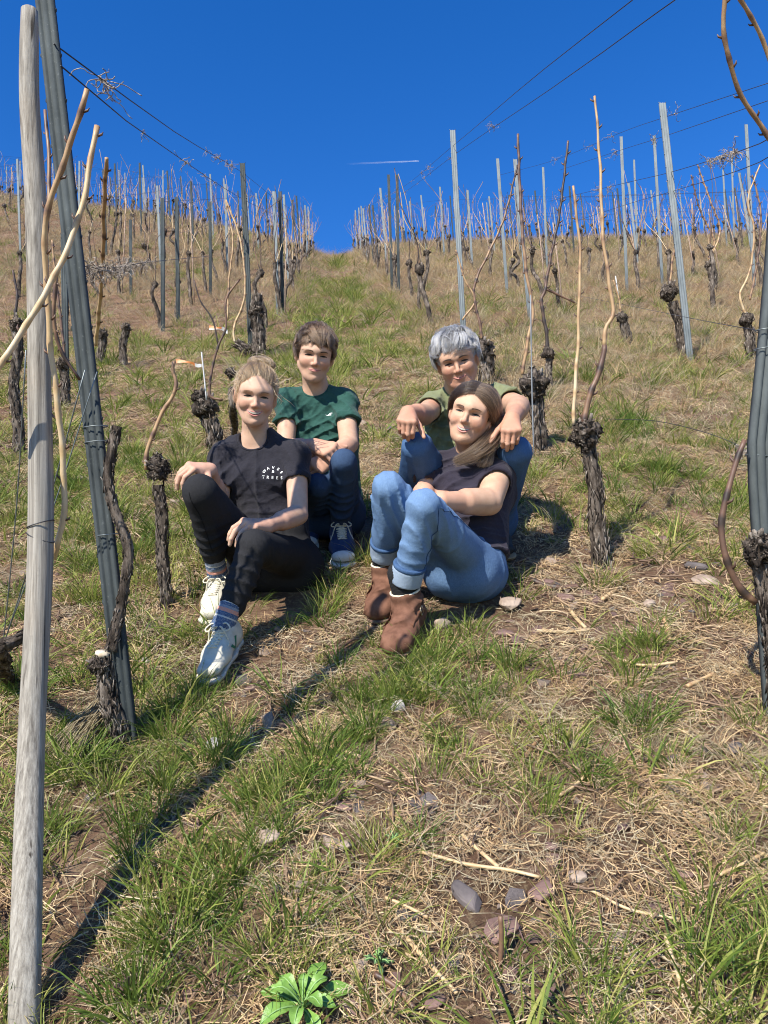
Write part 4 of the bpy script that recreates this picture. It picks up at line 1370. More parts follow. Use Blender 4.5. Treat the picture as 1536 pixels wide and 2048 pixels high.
class Hair:
    """locks kept as guide lines; build() lays down fine strands round every guide as one hair object"""
    def __init__(s): s.g = []
    def build(s, name, mat, parent, kids=4, rad=.00035, seed=1):
        rs = np.random.default_rng(seed)
        n = max(len(p) for p, w, t in s.g)
        G = np.array([p if len(p) == n else spline(p, n) for p, w, t in s.g])
        Wd = np.array([w for p, w, t in s.g]); T = np.array([t for p, w, t in s.g])
        u = np.linspace(0, 1, n)
        S, C = [], []
        for k in range(kids):
            off = rs.normal(0, 1, (len(G), 1, 3)) * Wd[:, None, None] * 1.6
            prof = np.interp(u, [0, .5, 1], [1., 1.1, .35])[None, :, None]
            wav = rs.normal(0, 1, (len(G), 1, 3)) * Wd[:, None, None] * .7 * np.sin(u * rs.uniform(3, 9, (len(G), 1)) + rs.random((len(G), 1)) * 6)[..., None]
            S.append(G + off * prof + wav); C.append(np.clip(T + rs.normal(0, .10, len(T)), 0, 1))
        S = np.concatenate(S); C = np.concatenate(C)
        hc = bpy.data.hair_curves.new(name); hc.add_curves([n] * len(S))
        P = (S - parent_loc(parent)).astype(np.float32)
        hc.attributes['position'].data.foreach_set('vector', P.ravel())
        ra = hc.attributes.get('radius') or hc.attributes.new('radius', 'FLOAT', 'POINT')
        ra.data.foreach_set('value', np.tile((rad * np.interp(u, [0, .6, 1], [1, 1, .35])).astype(np.float32), len(S)))
        at = hc.attributes.new('rnd', 'FLOAT', 'CURVE'); at.data.foreach_set('value', C.astype(np.float32))
        hc.materials.append(mat)
        o = bpy.data.objects.new(name, hc); COL.objects.link(o); o.parent = parent
        return o

def ribbon(mb, P, w, nrm, rnd):
    mb.g.append((np.asarray(P, float), w, rnd))

def slerp(a, b, t):
    a = unit(a); b = unit(b); o = math.acos(float(np.clip(a @ b, -1, 1))) + 1e-6
    t = np.asarray(t)[:, None]
    return (np.sin((1 - t) * o) * a + np.sin(t * o) * b) / math.sin(o)

def flat_patch(name, outline, hd, skin_bvh, mat, parent, lift=.0006, sub=1, thick=0.0006, y0=.16, uvc=None):
    """outline: local (x,z) polygon, fan triangulated around its centre after being laid on the face"""
    O = np.array(outline, float); c = O.mean(0)
    rings = [O * (1 - t) + c * t for t in (0, .4, .75)]
    pts = np.concatenate(rings + [c[None]]); n = len(O)
    V = []
    for x, z in pts:
        o = to_world(hd, np.array([x, y0, z])); d = -hd['R'][:, 1]
        hit = skin_bvh.ray_cast(Vector(o), Vector(d))
        p = np.array(hit[0]) if hit[0] is not None else to_world(hd, np.array([x, .08, z]))
        V.append(p + hd['R'][:, 1] * lift)
    F = []
    for r in range(2):
        for i in range(n):
            j = (i + 1) % n
            F.append([r * n + i, r * n + j, (r + 1) * n + j, (r + 1) * n + i])
    for i in range(n): F.append([2 * n + i, 2 * n + (i + 1) % n, 3 * n])
    V = np.array(V)
    return mesh_obj(name, V, F, mat, parent)

def lens_outline(cx, cz, w, hu, hl, tilt=0., n=20, sharp=1.0):
    a = np.linspace(0, 2 * math.pi, n, endpoint=False)
    x = np.cos(a) * w; z = np.where(np.sin(a) > 0, hu, hl) * np.sign(np.sin(a)) * np.abs(np.sin(a)) ** sharp
    ct, st = math.cos(tilt), math.sin(tilt)
    return np.stack([cx + x * ct - z * st, cz + x * st + z * ct], -1)

M_EYEW = flat_mat('eye_white', (.22, .18, .16), .35, .4)
M_LASH = flat_mat('eyelash', (.030, .020, .016), .8, .1)
M_TEETH = flat_mat('teeth', (.44, .40, .33), .35, .4)
M_MOUTH = flat_mat('mouth_inside', (.10, .025, .022), .6)

def face_parts(hd, bvh, body, iris, brow, p):
    """eyes (> iris, eyelash), eyebrows and, in an open smile, the teeth"""
    w = p.get('w', 1)
    for s in (1, -1):
        cx, cz = s * .0325 * w, .0055
        op = p.get('eye', .0024) * 1.55
        e = flat_patch('eye', lens_outline(cx, cz, .0125, op, op * .9, -s * .05), hd, bvh, M_EYEW, body, .0004)
        flat_patch('iris', lens_outline(cx + p.get('gaze', 0), cz + .0003, .0082, op * .98, op * .9, 0, 14), hd, bvh, iris, body, .0010)
        # upper lid line
        L = []
        for t in np.linspace(-1, 1, 13):
            x = cx + t * .0145; z = cz + op * 1.0 * (1 - t * t) + .0004 - s * t * .0006
            o = to_world(hd, np.array([x, .16, z])); h = bvh.ray_cast(Vector(o), Vector(-hd['R'][:, 1]))
            if h[0] is not None: L.append(np.array(h[0]) + hd['R'][:, 1] * .0006)
        if len(L) > 4:
            V, F = tube(L, [.0023 * hd['s'] * p.get('lash', 1) * (1 - .6 * abs(t)) + .0004 for t in np.linspace(-1, 1, len(L))], 5)
            mesh_obj('eyelash', V, F, M_LASH, body)
        b = []
        for t in np.linspace(0, 1, 9): b.append((s * (.016 + .034 * t) * w, .0235 + .0055 * math.sin(t * 2.4) - .004 * t + p.get('brow_up', 0)))
        th = .0030 * p.get('browt', 1)
        out = [(x, z + th * (1.0 - .7 * (i / 8))) for i, (x, z) in enumerate(b)] + [(x, z - th * (1.0 - .7 * (i / 8))) for i, (x, z) in reversed(list(enumerate(b)))]
        flat_patch('eyebrow', out, hd, bvh, brow, body, .0018)
    Yd = hd['R'][:, 1]
    def on(x, z, lift):
        h = bvh.ray_cast(Vector(to_world(hd, np.array([x, .16, z]))), Vector(-Yd))
        q = np.array(h[0]) if h[0] is not None else to_world(hd, np.array([x, .085 - 6 * x * x, z]))
        return q + Yd * lift
    lm = p.get('lipmat')
    xs = np.linspace(-1, 1, 15)
    if p.get('open', 0):
        mw = p.get('mw', .0290)
        zu = lambda x: -.0515 + .0062 * x * x * p['open']
        zl = lambda x: zu(x) - .0108 * (1 - x * x) ** .8 * p['open']
        zt = lambda x: zu(x) - .0066 * (1 - x * x) ** .7 * p['open']
        V = [on(x * mw, zu(x), .0006) for x in xs] + [on(x * mw, zl(x), .0006) for x in xs]
        n = len(xs); F = [[i + 1, i, n + i, n + i + 1] for i in range(n - 1)]
        mo = mesh_obj('mouth', V, F, M_MOUTH, body)
        xt = xs * .90
        V = [on(x * mw, zu(x) - .0002, .0012) for x in xt] + [on(x * mw, zt(x) , .0012) for x in xt]
        mesh_obj('teeth', V, F, M_TEETH, body)
        P1 = [on(x * mw * 1.06, zu(x) + .0016, -.0006) for x in xs]; r1 = [.0010 + .0014 * (1 - x * x) * (1 - .25 * math.exp(-(x / .15) ** 2)) for x in xs]
        P2 = [on(x * mw * 1.02, zl(x) - .0022 * (1 - x * x), -.0008) for x in xs]; r2 = [.0009 + .0023 * (1 - x * x) for x in xs]
    else:
        mw = p.get('mw', .0275)
        sm = p.get('smile', .5)
        zu = lambda x: -.0530 + .0050 * sm * abs(x) ** 1.6 - .0007 * math.exp(-(x / .2) ** 2)
        zl = zu
        P0 = [on(x * mw, zu(x), .0007) for x in xs]
        VV, FF = tube(P0, [.0006 + .0005 * (1 - x * x) for x in xs], 5)
        mo = mesh_obj('mouth', VV, FF, M_MOUTH, body)
        P1 = [on(x * mw * .97, zu(x) + .0020 * (1 - x * x) + .0004, -.0010) for x in xs]; r1 = [.0008 + .0024 * (1 - x * x) for x in xs]
        P2 = [on(x * mw * .93, zl(x) - .0034 * (1 - x * x), -.0012) for x in xs]; r2 = [.0008 + .0036 * (1 - x * x) for x in xs]
    for q, r in ((P1, r1), (P2, r2)):
        VV, FF = tube(spline(q, 24), np.interp(np.linspace(0, 1, 24), np.linspace(0, 1, len(r)), r) * hd['s'], 8)
        mesh_obj('lip', VV, FF, lm, body)

def thin_out(o, ratio):
    """collapse flat regions of a dense net"""
    md = o.modifiers.new('d', 'DECIMATE'); md.ratio = ratio
    dg = bpy.context.evaluated_depsgraph_get()
    me = bpy.data.meshes.new_from_object(o.evaluated_get(dg), preserve_all_data_layers=True, depsgraph=dg)
    o.modifiers.remove(md)
    old = o.data; o.data = me; bpy.data.meshes.remove(old)
    me.polygons.foreach_set('use_smooth', [True] * len(me.polygons))

def bvh_of(V, F):
    return BVHTree.FromPolygons([tuple(v) for v in V], [tuple(int(i) for i in f) for f in F])
# ------------------------------------------------------------------ people
def J(px, py, d): return pix(px, py, d)

def torso(j, g, k=.032, fem=0, ws=1.0):
    side = unit(j['SR'] - j['SL'])
    up = unit(j['neck'] - j['waist'])
    front = unit(np.cross(side, up)); front = front if front @ (EYE - j['chest']) > 0 else -front
    n = [ECap(j['pel'], j['waist'], side, ((.150 + g) * ws, .108 + g), ((.128 + g) * ws, .096 + g)),
         ECap(j['waist'], j['chest'], side, ((.128 + g) * ws, .096 + g), ((.150 + g) * ws, .112 + g)),
         ECap(j['chest'], j['upper'], side, ((.150 + g) * ws, .112 + g), ((.125 + g) * ws, .080 + g))]
    for s, S in ((1, j['SR']), (-1, j['SL'])):
        n.append(Cap(j['upper'] + up * .0, S, .058 + g, .047 + g))
        n.append(Cap(j['neck'] + up * .004, S + up * .006, .036 + g, .030 + g))
    if fem:
        for s in (1, -1):
            c = j['chest'] + side * s * .068 * ws + front * (.070) + up * .01
            n.append(Ell(c, (.058 * fem + g, .058 * fem + g, .060 * fem + g)))
    return U(k, *n), side, front, up

def arm_nodes(S, E, W_, g=0., r=(.046, .037, .026)):
    f = unit(W_ - E)
    return U(.007, Cap(S, E, r[0] + g, r[1] + g), Cap(E, W_, r[1] * .97 + g, r[2] + g), Cap(E + f * .03, E + f * .11, r[1] * 1.06 + g, r[1] * .98 + g))

def sleeve(S, E, frac, r0, r1, cuff=.0025):
    d = unit(E - S); L = np.linalg.norm(E - S); e = S + d * L * frac
    body = Cap(S - d * .01, S + d * (L * frac + .05), r0, r1 + (r1 - r0) * .1)
    band = Cut(Cut(Cap(S + d * (L * frac - .06), S + d * (L * frac + .05), r1 + cuff, r1 + cuff), e, d), e - d * .022, -d)
    return Cut(body, e, d, .003), band, e, d

class Person:
    def __init__(s, label, base):
        s.o = empty('person', base, label, 'person')
    def head(s, c, scale, p, roll=0, yaw=0, pitch=0):
        s.hd = {'T': np.array(c), 'R': cam_frame(c, roll, yaw, pitch), 's': scale, 'p': p}
        loc = head_node(p)
        class Sc(Nd):
            def __init__(q): q.bb = (loc.bb[0] * scale, loc.bb[1] * scale)
            def ev(q, P): return loc.emask(P / scale) * scale
        s.hnode = Xf(Sc(), s.hd['R'], s.hd['T'])
        return s.hd
    def hp(s, x, y, z): return to_world(s.hd, np.array([x, y, z]))
    def skin(s, nodes, mat, h=.0031, hands=()):
        V, F = surface_nets(nodes, h)
        V = relax(V, F, 1, .35)
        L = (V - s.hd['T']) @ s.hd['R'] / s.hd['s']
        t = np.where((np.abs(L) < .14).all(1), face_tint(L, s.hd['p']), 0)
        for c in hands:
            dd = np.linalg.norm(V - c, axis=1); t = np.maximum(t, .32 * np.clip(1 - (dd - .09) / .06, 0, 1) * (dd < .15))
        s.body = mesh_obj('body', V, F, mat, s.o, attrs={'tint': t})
        m = (np.abs(L) < .16).all(1)
        fm = m[F].all(1)
        s.bvh = bvh_of(V, F[fm])
        thin_out(s.body, .42)
        return s.body
    def cloth(s, name, nd, mat, h=.0050, attrs=None, rl=1):
        V, F = surface_nets(nd, h)
        V = relax(V, F, rl, .4)
        at = {k: f(V) for k, f in (attrs or {}).items()}
        o = mesh_obj(name, V, F, mat, s.o, attrs=at)
        thin_out(o, .38)
        return o, V, F

def leg_nodes(H, K, A, r=(.085, .062, .046), calf=.0):
    f = unit(A - K); back = unit(np.cross(np.cross(unit(K - H), f), f)); back = back if back @ (H - K) > 0 else -back
    return U(.012, Cap(H, K, r[0], r[1]), Cap(K, A, r[1] * .97, r[2]), Cap(K + f * .09 + back * .012, K + f * .20 + back * .012, r[1] * .86 + calf, r[2] * 1.10 + calf))

def knee_fold(H, K, A, amp=.0022, wl=.034):
    return fold_lines(amp, [(K + .35 * (unit(H - K) + unit(A - K)) * .12, unit(unit(H - K) - unit(A - K)))], wl, .11)
def ankle_fold(K, A, amp=.003, wl=.036):
    return fold_lines(amp, [(A + unit(K - A) * .05, unit(K - A))], wl, .09)

# ---- footwear: local frame x = outward, y = toe, z = up; origin under the ankle on the ground
def foot_frame(toe, ang, L):
    d = np.array([math.sin(ang), -math.cos(ang), 0.])
    heel = toe[:2] - d[:2] * L * .95
    hp = np.array([heel[0], heel[1], float(zf(*heel))]); tp = np.array([toe[0], toe[1], float(zf(toe[0], toe[1]))])
    f = unit(tp - hp); up = unit(np.array([0, 0, 1.]) - f * f[2])
    R = basis(f, up)
    return R, hp + up * .012, f, up

def shoe_nodes(L):
    s = L / .27
    up = [ECap((0, .045, .058), (0, .060, .070), (1, 0, 0), (.036, .046), (.034, .040)),
          ECap((0, .05, .040), (0, .15, .040), (1, 0, 0), (.038, .036), (.044, .030)),
          ECap((0, .15, .033), (0, .215, .027), (1, 0, 0), (.044, .028), (.038, .021)),
          Ell((0, .030, .045), (.034, .034, .044)),
          ECap((0, .06, .075), (0, .145, .052), (1, 0, 0), (.026, .022), (.030, .018))]
    upper = Cut(U(.022, *up), (0, 0, .014), (0, 0, -1), .004)
    sole = U(.02, ECap((0, .03, .01), (0, .10, .01), (1, 0, 0), (.0345, .03), (.0355, .03)), ECap((0, .10, .01), (0, .21, .012), (1, 0, 0), (.038, .03), (.0435, .03), ), Ell((0, .215, .012), (.041, .037, .03)))
    sole = Cut(Cut(sole, (0, 0, .015), (0, 0.02, 1), .003), (0, 0, -.004), (0, 0, -1), .003)
    sc = lambda nd: ScN(nd, s)
    return sc(upper), sc(sole), s

class ScN(Nd):
    def __init__(q, a, s): q.A, q.sc = a, s; q.bb = (a.bb[0] * s, a.bb[1] * s)
    def ev(q, P): return q.A.emask(P / q.sc) * q.sc

def sneaker(pn, toe, ang, L, mat, solemat, lacemat, mark=None, toecap=None):
    R, org, f, up = foot_frame(toe, ang, L)
    un, sn, s = shoe_nodes(L)
    hole = ScN(Cap((0, .052, .075), (0, .060, .16), .026, .034), s)
    V, F = surface_nets(Xf(Sub(un, hole, .006), R, org), .0032)
    V = relax(V, F, 1, .3)
    shoe = mesh_obj('shoe', V, F, mat, pn.o)
    bv = bvh_of(V, F)
    V2, F2 = surface_nets(Xf(sn, R, org), .0034)
    mesh_obj('sole', V2, F2, solemat, shoe)
    w = lambda p: org + R @ (np.array(p) * s)
    def drop(x, y):
        o = w((x, y, .2)); h = bv.ray_cast(Vector(o), Vector(-R[:, 2]))
        return (np.array(h[0]) if h[0] is not None else w((x, y, .07))) + R[:, 2] * .0015
    mb = MB()
    rows = np.linspace(.088, .160, 7)
    for i, y in enumerate(rows):
        wd = .019 - .004 * i / 6
        mb.tube(spline([drop(-wd, y), drop(-wd * .3, y + .002) + R[:, 2] * .001, drop(wd * .3, y + .002) + R[:, 2] * .001, drop(wd, y)], 9), .0027, 5, a=.5)
        if i < 6:
            a, b = drop(-wd, y), drop(wd * .95, rows[i + 1])
            mb.tube(spline([a, (a + b) / 2 + R[:, 2] * .003, b], 7), .0024, 5)
            a, b = drop(wd, y), drop(-wd * .95, rows[i + 1])
            mb.tube(spline([a, (a + b) / 2 + R[:, 2] * .004, b], 7), .0024, 5)
    k = drop(0, .086) + R[:, 2] * .004
    for sg in (1, -1):     # bow loops and ends
        lp = [k, k + R[:, 0] * .022 * sg + R[:, 2] * .008 - R[:, 1] * .004, k + R[:, 0] * .040 * sg + R[:, 2] * .000 + R[:, 1] * .012, k + R[:, 0] * .030 * sg - R[:, 2] * .004 + R[:, 1] * .022, k]
        mb.tube(spline(lp, 20), .0026, 5)
        en = [k, k + R[:, 0] * .02 * sg + R[:, 1] * .02 + R[:, 2] * .004, drop(.034 * sg, .115), drop(.040 * sg, .135)]
        mb.tube(spline(en, 12), .0024, 5)
    mb.build('laces', lacemat, shoe)
    # tongue
    mbt = MB()
    P = [w((0, .085, .066)), w((0, .066, .098)), w((0, .060, .122))]
    V3, F3 = surface_nets(U(.01, *[ECap(P[i], P[i + 1], R[:, 0], (.022 * s, .005), (.024 * s, .005), .01) for i in range(2)]), .003)
    mesh_obj('tongue', V3, F3, mat, shoe)
    def patch(name, poly, side, m):
        """flat emblem laid on the side of the shoe; poly in (y,z)"""
        Q = np.array(poly); n0 = len(Q)
        E_ = np.concatenate([Q[i] + (Q[(i + 1) % n0] - Q[i]) * np.linspace(0, 1, 6, endpoint=False)[:, None] for i in range(n0)])
        c = E_.mean(0); rings = [E_ * (1 - t) + c * t for t in (0, .35, .7, .95)]
        V = []
        for (y, z) in np.concatenate(rings):
            o = w((side * .2, y, z)); h = bv.ray_cast(Vector(o), Vector(-R[:, 0] * side))
            V.append((np.array(h[0]) if h[0] is not None else w((side * .045, y, z))) + R[:, 0] * side * .0012)
        n = len(E_); F = [[r * n + i, r * n + (i + 1) % n, (r + 1) * n + (i + 1) % n, (r + 1) * n + i] for r in range(3) for i in range(n)] + [[3 * n + i for i in range(n)]]
        mesh_obj(name, V, F if side > 0 else [f[::-1] for f in F], m, shoe, smooth=False)
    if mark: 
        for m_ in mark: patch(*m_)
    if toecap is not None:
        V4, F4 = surface_nets(Xf(ScN(Cut(Cut(U(.01, ECap((0, .15, .036), (0, .215, .030), (1, 0, 0), (.0462, .032), (.0415, .0252))), (0, .205, 0), (0, -1, .25), .003), (0, 0, .018), (0, 0, -1), .003), s), R, org), .0034)
        mesh_obj('toe_cap', V4, F4, toecap, shoe)
    ank = w((0, .052, .095))
    return ank, w((0, .055, .13))

def sock(pn, a, b, r0, r1, mat, h=.004):
    d = unit(b - a)
    nd = Disp(U(.01, Cap(a, b, r0, r1)), lambda P: .0014 * np.sin((P - a) @ d / .007 * 6.28))
    V, F = surface_nets(nd, h)
    t = (V - a) @ d
    return mesh_obj('sock', V, F, mat, pn.o, attrs={'rnd': t})

def trouser_parts(pn, nd, mat, fadefn, h=.0052, name='jeans'):
    return pn.cloth(name, nd, mat, h, {'fade': fadefn}, 1)

def seam(pn, P, V, F, mat, parent, r=.0013, lift=.0008):
    bv = bvh_of(V, F); out = []
    for p in spline(P, 40):
        h = bv.find_nearest(Vector(p))
        if h[0] is not None: out.append(np.array(h[0]) + np.array(h[1]) * lift)
    VV, FF = tube(out, r, 4)
    mesh_obj('seam', VV, FF, mat, parent)

# hair builders -----------------------------------------------------
def hair_cap(pn, mat, thick=.006, face=(0, .092, -.018, .066, .07, .083), low=-.055, lowy=.0, rnd=.15, name='hair', extra=None, ears=True):
    hd = pn.hd; w = hd['p'].get('w', 1)
    e = Ell((0, -.016, .034), (.0775 * w + thick, .097 + thick, .086 + thick))
    nd = Sub(e, Ell(face[:3], face[3:]), .012)
    nd = Cut(nd, (0, lowy, low), (0, .75, -1), .012)
    if ears: nd = Sub(nd, U(0, *[Ell((s * .082 * w, .002, -.012), (.022, .026, .040)) for s in (1, -1)]), .008)
    nd = Disp(nd, lambda P: .0025 * vnoise(P * np.array([160, 60, 60])))
    if extra is not None: nd = U(.01, nd, extra)
    V, F = surface_nets(Xf(ScN(nd, hd['s']), hd['R'], hd['T']), .0034)
    return mesh_obj(name, V, F, mat, pn.o, attrs={'rnd': np.clip(rnd + .1 * vnoise(V * 90), 0, 1)})

def strands_short(pn, cap, mat, N, crown, length, zfront, zside, zback, seed, sweep=0., lift=(.006, .016, .010), width=.0016, tone=(.1, .9), messy=.12, nclump=110):
    hd = pn.hd; rs = np.random.default_rng(seed); mb = Hair(); crown = unit(crown)
    def step(D, jit):
        away = D - crown * (D @ crown); away = unit(away + 1e-3)
        tang = away + np.array([sweep * max(0, D[1] + .3), 0, 0]) + jit
        tang = unit(tang - D * (tang @ D))
        return tang
    cl = rs.normal(size=(nclump, 3)); cl[:, 2] += .45; cl /= np.linalg.norm(cl, axis=1)[:, None]
    ctone = rs.random(nclump); clen = rs.uniform(.8, 1.2, nclump); clift = rs.uniform(.45, 1.6, nclump)
    ctan = np.array([step(c, rs.normal(0, messy, 3)) for c in cl])
    ctip = np.array([c * math.cos(length * l / .095) + t * math.sin(length * l / .095) for c, t, l in zip(cl, ctan, clen)])
    made = tries = 0
    while made < N and tries < N * 8:
        tries += 1
        D = unit(rs.normal(size=3))
        if D[2] < -.55: continue
        P = shell_pt(hd, D[None], np.zeros(1))[0]
        if P[1] > .02 and P[2] < zfront + .016: continue
        if P[1] <= .02 and P[1] > -.04 and P[2] < zside + .012: continue
        if P[1] <= -.04 and P[2] < zback: continue
        ci = int(np.argmax(cl @ D))
        tang = step(D, rs.normal(0, .05, 3)); ang = length * clen[ci] * rs.uniform(.85, 1.1) / .095
        own = D * math.cos(ang) + tang * math.sin(ang)
        D2 = unit(own * .35 + ctip[ci] * .65)
        t = np.linspace(0, 1, 6)
        path = slerp(D, D2, t)
        lf = np.interp(t, [0, .5, 1], lift) * clift[ci] * rs.uniform(.85, 1.15)
        Q = shell_pt(hd, path, lf)
        lim = np.where(Q[:, 1] > .035, zfront - .030 + .014 * ctone[ci] + .004 * rs.random(), np.where(Q[:, 1] > -.03, zside - .02, zback - .04))
        ok = Q[:, 2] > lim
        k = int(np.argmin(ok)) if not ok.all() else 6
        if k < 3: continue
        Q = spline(Q[:k], 6)
        ribbon(mb, to_world(hd, Q), width * rs.uniform(.7, 1.4), hd['R'] @ unit(path[3]), float(np.clip(tone[0] + (tone[1] - tone[0]) * (.72 * ctone[ci] + .28 * rs.random()), 0, 1)))
        made += 1
    for _ in range(420):
        D = unit(crown + rs.normal(0, .22, 3)); a = rs.random() * 6.28
        t_ = unit(np.cross(D, [math.cos(a), math.sin(a), .1])); D2 = unit(D + t_ * .45 + np.array([0, .25, 0]))
        Q = shell_pt(hd, slerp(D, D2, np.linspace(0, 1, 6)), np.array([.004, .013, .018, .020, .018, .014]) * rs.uniform(.8, 1.25))
        ribbon(mb, to_world(hd, Q), width * rs.uniform(.7, 1.4), hd['R'] @ D, float(np.clip(rs.normal(.5, .2), 0, 1)))
    for _ in range(110):   # stray ends standing off the head
        D = unit(rs.normal(size=3) + np.array([0, .1, 1.1])); 
        Q = shell_pt(hd, slerp(D, unit(D + rs.normal(0, .45, 3)), np.linspace(0, 1, 6)), np.array([.006, .014, .020, .026, .030, .034]) * rs.uniform(.7, 1.1))
        if (Q[:, 1] > .03).any() and (Q[:, 2] < zfront).any(): continue
        ribbon(mb, to_world(hd, Q), width * .6, hd['R'] @ D, float(np.clip(rs.normal(.6, .2), 0, 1)))
    mb.build('hair_locks', mat, cap, 4)

exec_people = []
# =============================================================== young woman, front left
def woman_blonde():
    j = dict(pel=J(548, 1110, 2.86), waist=J(545, 1040, 2.89), chest=J(524, 955, 2.90), upper=J(516, 910, 2.89), neck=J(513, 876, 2.865),
             SR=J(450, 914, 2.86), SL=J(592, 914, 2.84), ER=J(438, 1002, 2.80), WR=J(420, 940, 2.60), EL=J(596, 1030, 2.71), WL=J(536, 1052, 2.53),
             HR=J(505, 1118, 2.82), HL=J(592, 1118, 2.82), KR=J(402, 985, 2.50), KL=J(508, 1092, 2.42))
    g = onground(-.23, 2.81)
    pn = Person('smiling young woman with a blonde bun and lettered dark tee, seated in front', g)
    hd = pn.head(J(511, 794, 2.80), .94, dict(w=.97, jaw=.84, open=1, fem=1, nose=.97, lipmat=flat_mat('rose_lips', (.55, .22, .19), .45), eye=.0019, browt=.7), roll=6, yaw=1, pitch=4)
    body, side, front, up = torso(j, -.012, fem=.8, ws=.86)
    neck = U(.02, Cap(pn.hp(0, -.024, -.05), j['neck'], .043, .047), Cap(pn.hp(0, -.012, -.06), j['neck'] + up * .02, .039, .044))
    hr = hand_node(j['WR'], -.75 * RGT * .8 - .62 * FWD + .05 * UPV, UPV * .85 - FWD * .5, -1, .164, curl=(46, 38, 22), spread=.03, thumb=(.35, .8, -.1))
    hl = hand_node(j['WL'], -.60 * RGT - .70 * FWD + .06 * UPV, UPV * .8 - FWD * .55 - .1 * RGT, 1, .172, curl=(42, 34, 20), spread=.06, thumb=(.6, .5, -.5))
    sk = U(.012, U(.03, body, neck), arm_nodes(j['SR'], j['ER'], j['WR'], 0, (.040, .034, .023)), arm_nodes(j['SL'], j['EL'], j['WL'], 0, (.041, .035, .024)))
    sk = U(.010, sk, hr, hl)
    sk = U(.018, sk, pn.hnode)
    b = pn.skin(sk, skin_mat('fair_skin', (.60, .405, .29), (.54, .25, .17)), hands=(j['WR'], j['WL']))
    face_parts(hd, pn.bvh, b, flat_mat('iris_green', (.05, .06, .05), .3), hair_mat('fair_brow', [(0, (.22, .13, .075)), (1, (.30, .19, .11))]), hd['p'])
    # tee
    sh, _, _, _ = torso(j, .006, fem=.86, ws=.90)
    s1, b1, e1, d1 = sleeve(j['SR'], j['ER'], .70, .048, .047)
    s2, b2, e2, d2 = sleeve(j['SL'], j['EL'], .46, .050, .0505)
    nd = U(.03, sh, s1, s2)
    nd = U(.002, nd, b1, b2)
    nd = Cut(nd, j['pel'] + up * .035, -up)
    fw = addf(wrinkle(.0080, 8, (1, 1, .5), 3), fold_lines(.0035, [(j['waist'] + front * .1, up), (j['SR'] - up * .07 + front * .04, unit(side + up)), (j['SL'] - up * .07 + front * .04, unit(-side + up))], .040, .11))
    nd = Disp(nd, fw)
    full = nd
    nk = U(.01, Cap(j['neck'] + up * .045, j['neck'] + up * .12, .060, .070), Ell(j['neck'] + front * .060 + up * .006, (.060, .058, .050)))
    nd = Sub(nd, nk, .004)
    nd = Sub(nd, Cap(e1 - d1 * .008, e1 + d1 * .05, .041, .041), .003)
    nd = Sub(nd, Cap(e2 - d2 * .008, e2 + d2 * .05, .0435, .0435), .003)
    M = cotton_mat('charcoal_cotton', (.022, .021, .027))
    tee, V, F = pn.cloth('tee_shirt', nd, M, .0047)
    collar(pn, full, nk, j['neck'] + front * .02, side, front, V, M, tee)
    print_text(pn, V, F, [('WAVES', 'arc'), ('&', 0.0), ('TREES', -1.0)], J(548, 944, 2.80), tee, roll=3)
    # jeans
    aR, tR = sneaker(pn, gp(414, 1268), -.10, .255, M_CREAM, M_CREAMSOLE, M_LACE, mark=None)
    aL, tL = sneaker(pn, gp(402, 1396), -.30, .265, M_CREAM, M_CREAMSOLE, M_LACE, mark=[('emblem', [(.070, .060), (.082, .062), (.100, .030), (.094, .028)], -1, M_VGREEN), ('emblem', [(.094, .030), (.101, .028), (.128, .052), (.112, .052)], -1, M_VGREEN)])
    kR = aR + unit(j['KR'] - aR) * .10; kL = aL + unit(j['KL'] - aL) * .085
    ln = U(.022, leg_nodes(j['HR'], j['KR'], kR, (.078, .058, .039)), leg_nodes(j['HL'], j['KL'], kL, (.078, .054, .038)),
           ECap(j['pel'] - up * .02, j['pel'] + up * .06, side, (.160, .118), (.135, .105)), Cap(j['HR'] - up * .03, j['HL'] - up * .03, .10, .10))
    ln = Cut(ln, kR, unit(kR - j['KR'])) if False else ln
    ln = Disp(ln, addf(wrinkle(.0032, 7, (1, 1, .5), 11), knee_fold(j['HR'], j['KR'], kR), knee_fold(j['HL'], j['KL'], kL), ankle_fold(j['KR'], kR, .004), ankle_fold(j['KL'], kL, .004)))
    Md = denim_mat('black_denim', (.010, .010, .011, 1), (.034, .034, .037, 1))
    jn, JV, JF = trouser_parts(pn, ln, Md, lambda V: np.full(len(V), .45))
    seam(pn, [j['KR'] - side * .0 + FWD * -.07 + RGT * -.03 + UPV * .0, (j['KR'] + kR) / 2 - FWD * .07 - RGT * .0, kR - FWD * .05 + RGT * .01], JV, JF, Md, jn)
    for (A, K) in ((aR, kR), (aL, kL)): sock(pn, A - unit(K - A) * .01, K + unit(K - A) * .005, .036, .0335, M_FAIRISLE)
    # hair: pulled back into a messy bun
    Mh = hair_mat('blonde_hair', [(0, (.10, .058, .027)), (.35, (.27, .168, .080)), (.7, (.48, .325, .165)), (1, (.68, .52, .31))], strands=True)
    cap = hair_cap(pn, Mh, .002, face=(0, .096, -.022, .071, .066, .126), rnd=.3, low=-.045)
    rs2 = np.random.default_rng(3); mb = Hair()
    bun = unit(np.array([-.10, -.42, .90]))
    bc = shell_pt(hd, bun[None], np.array([.013]))[0]
    fc = np.array([0, .096, -.022]); fr = np.array([.070, .066, .121])
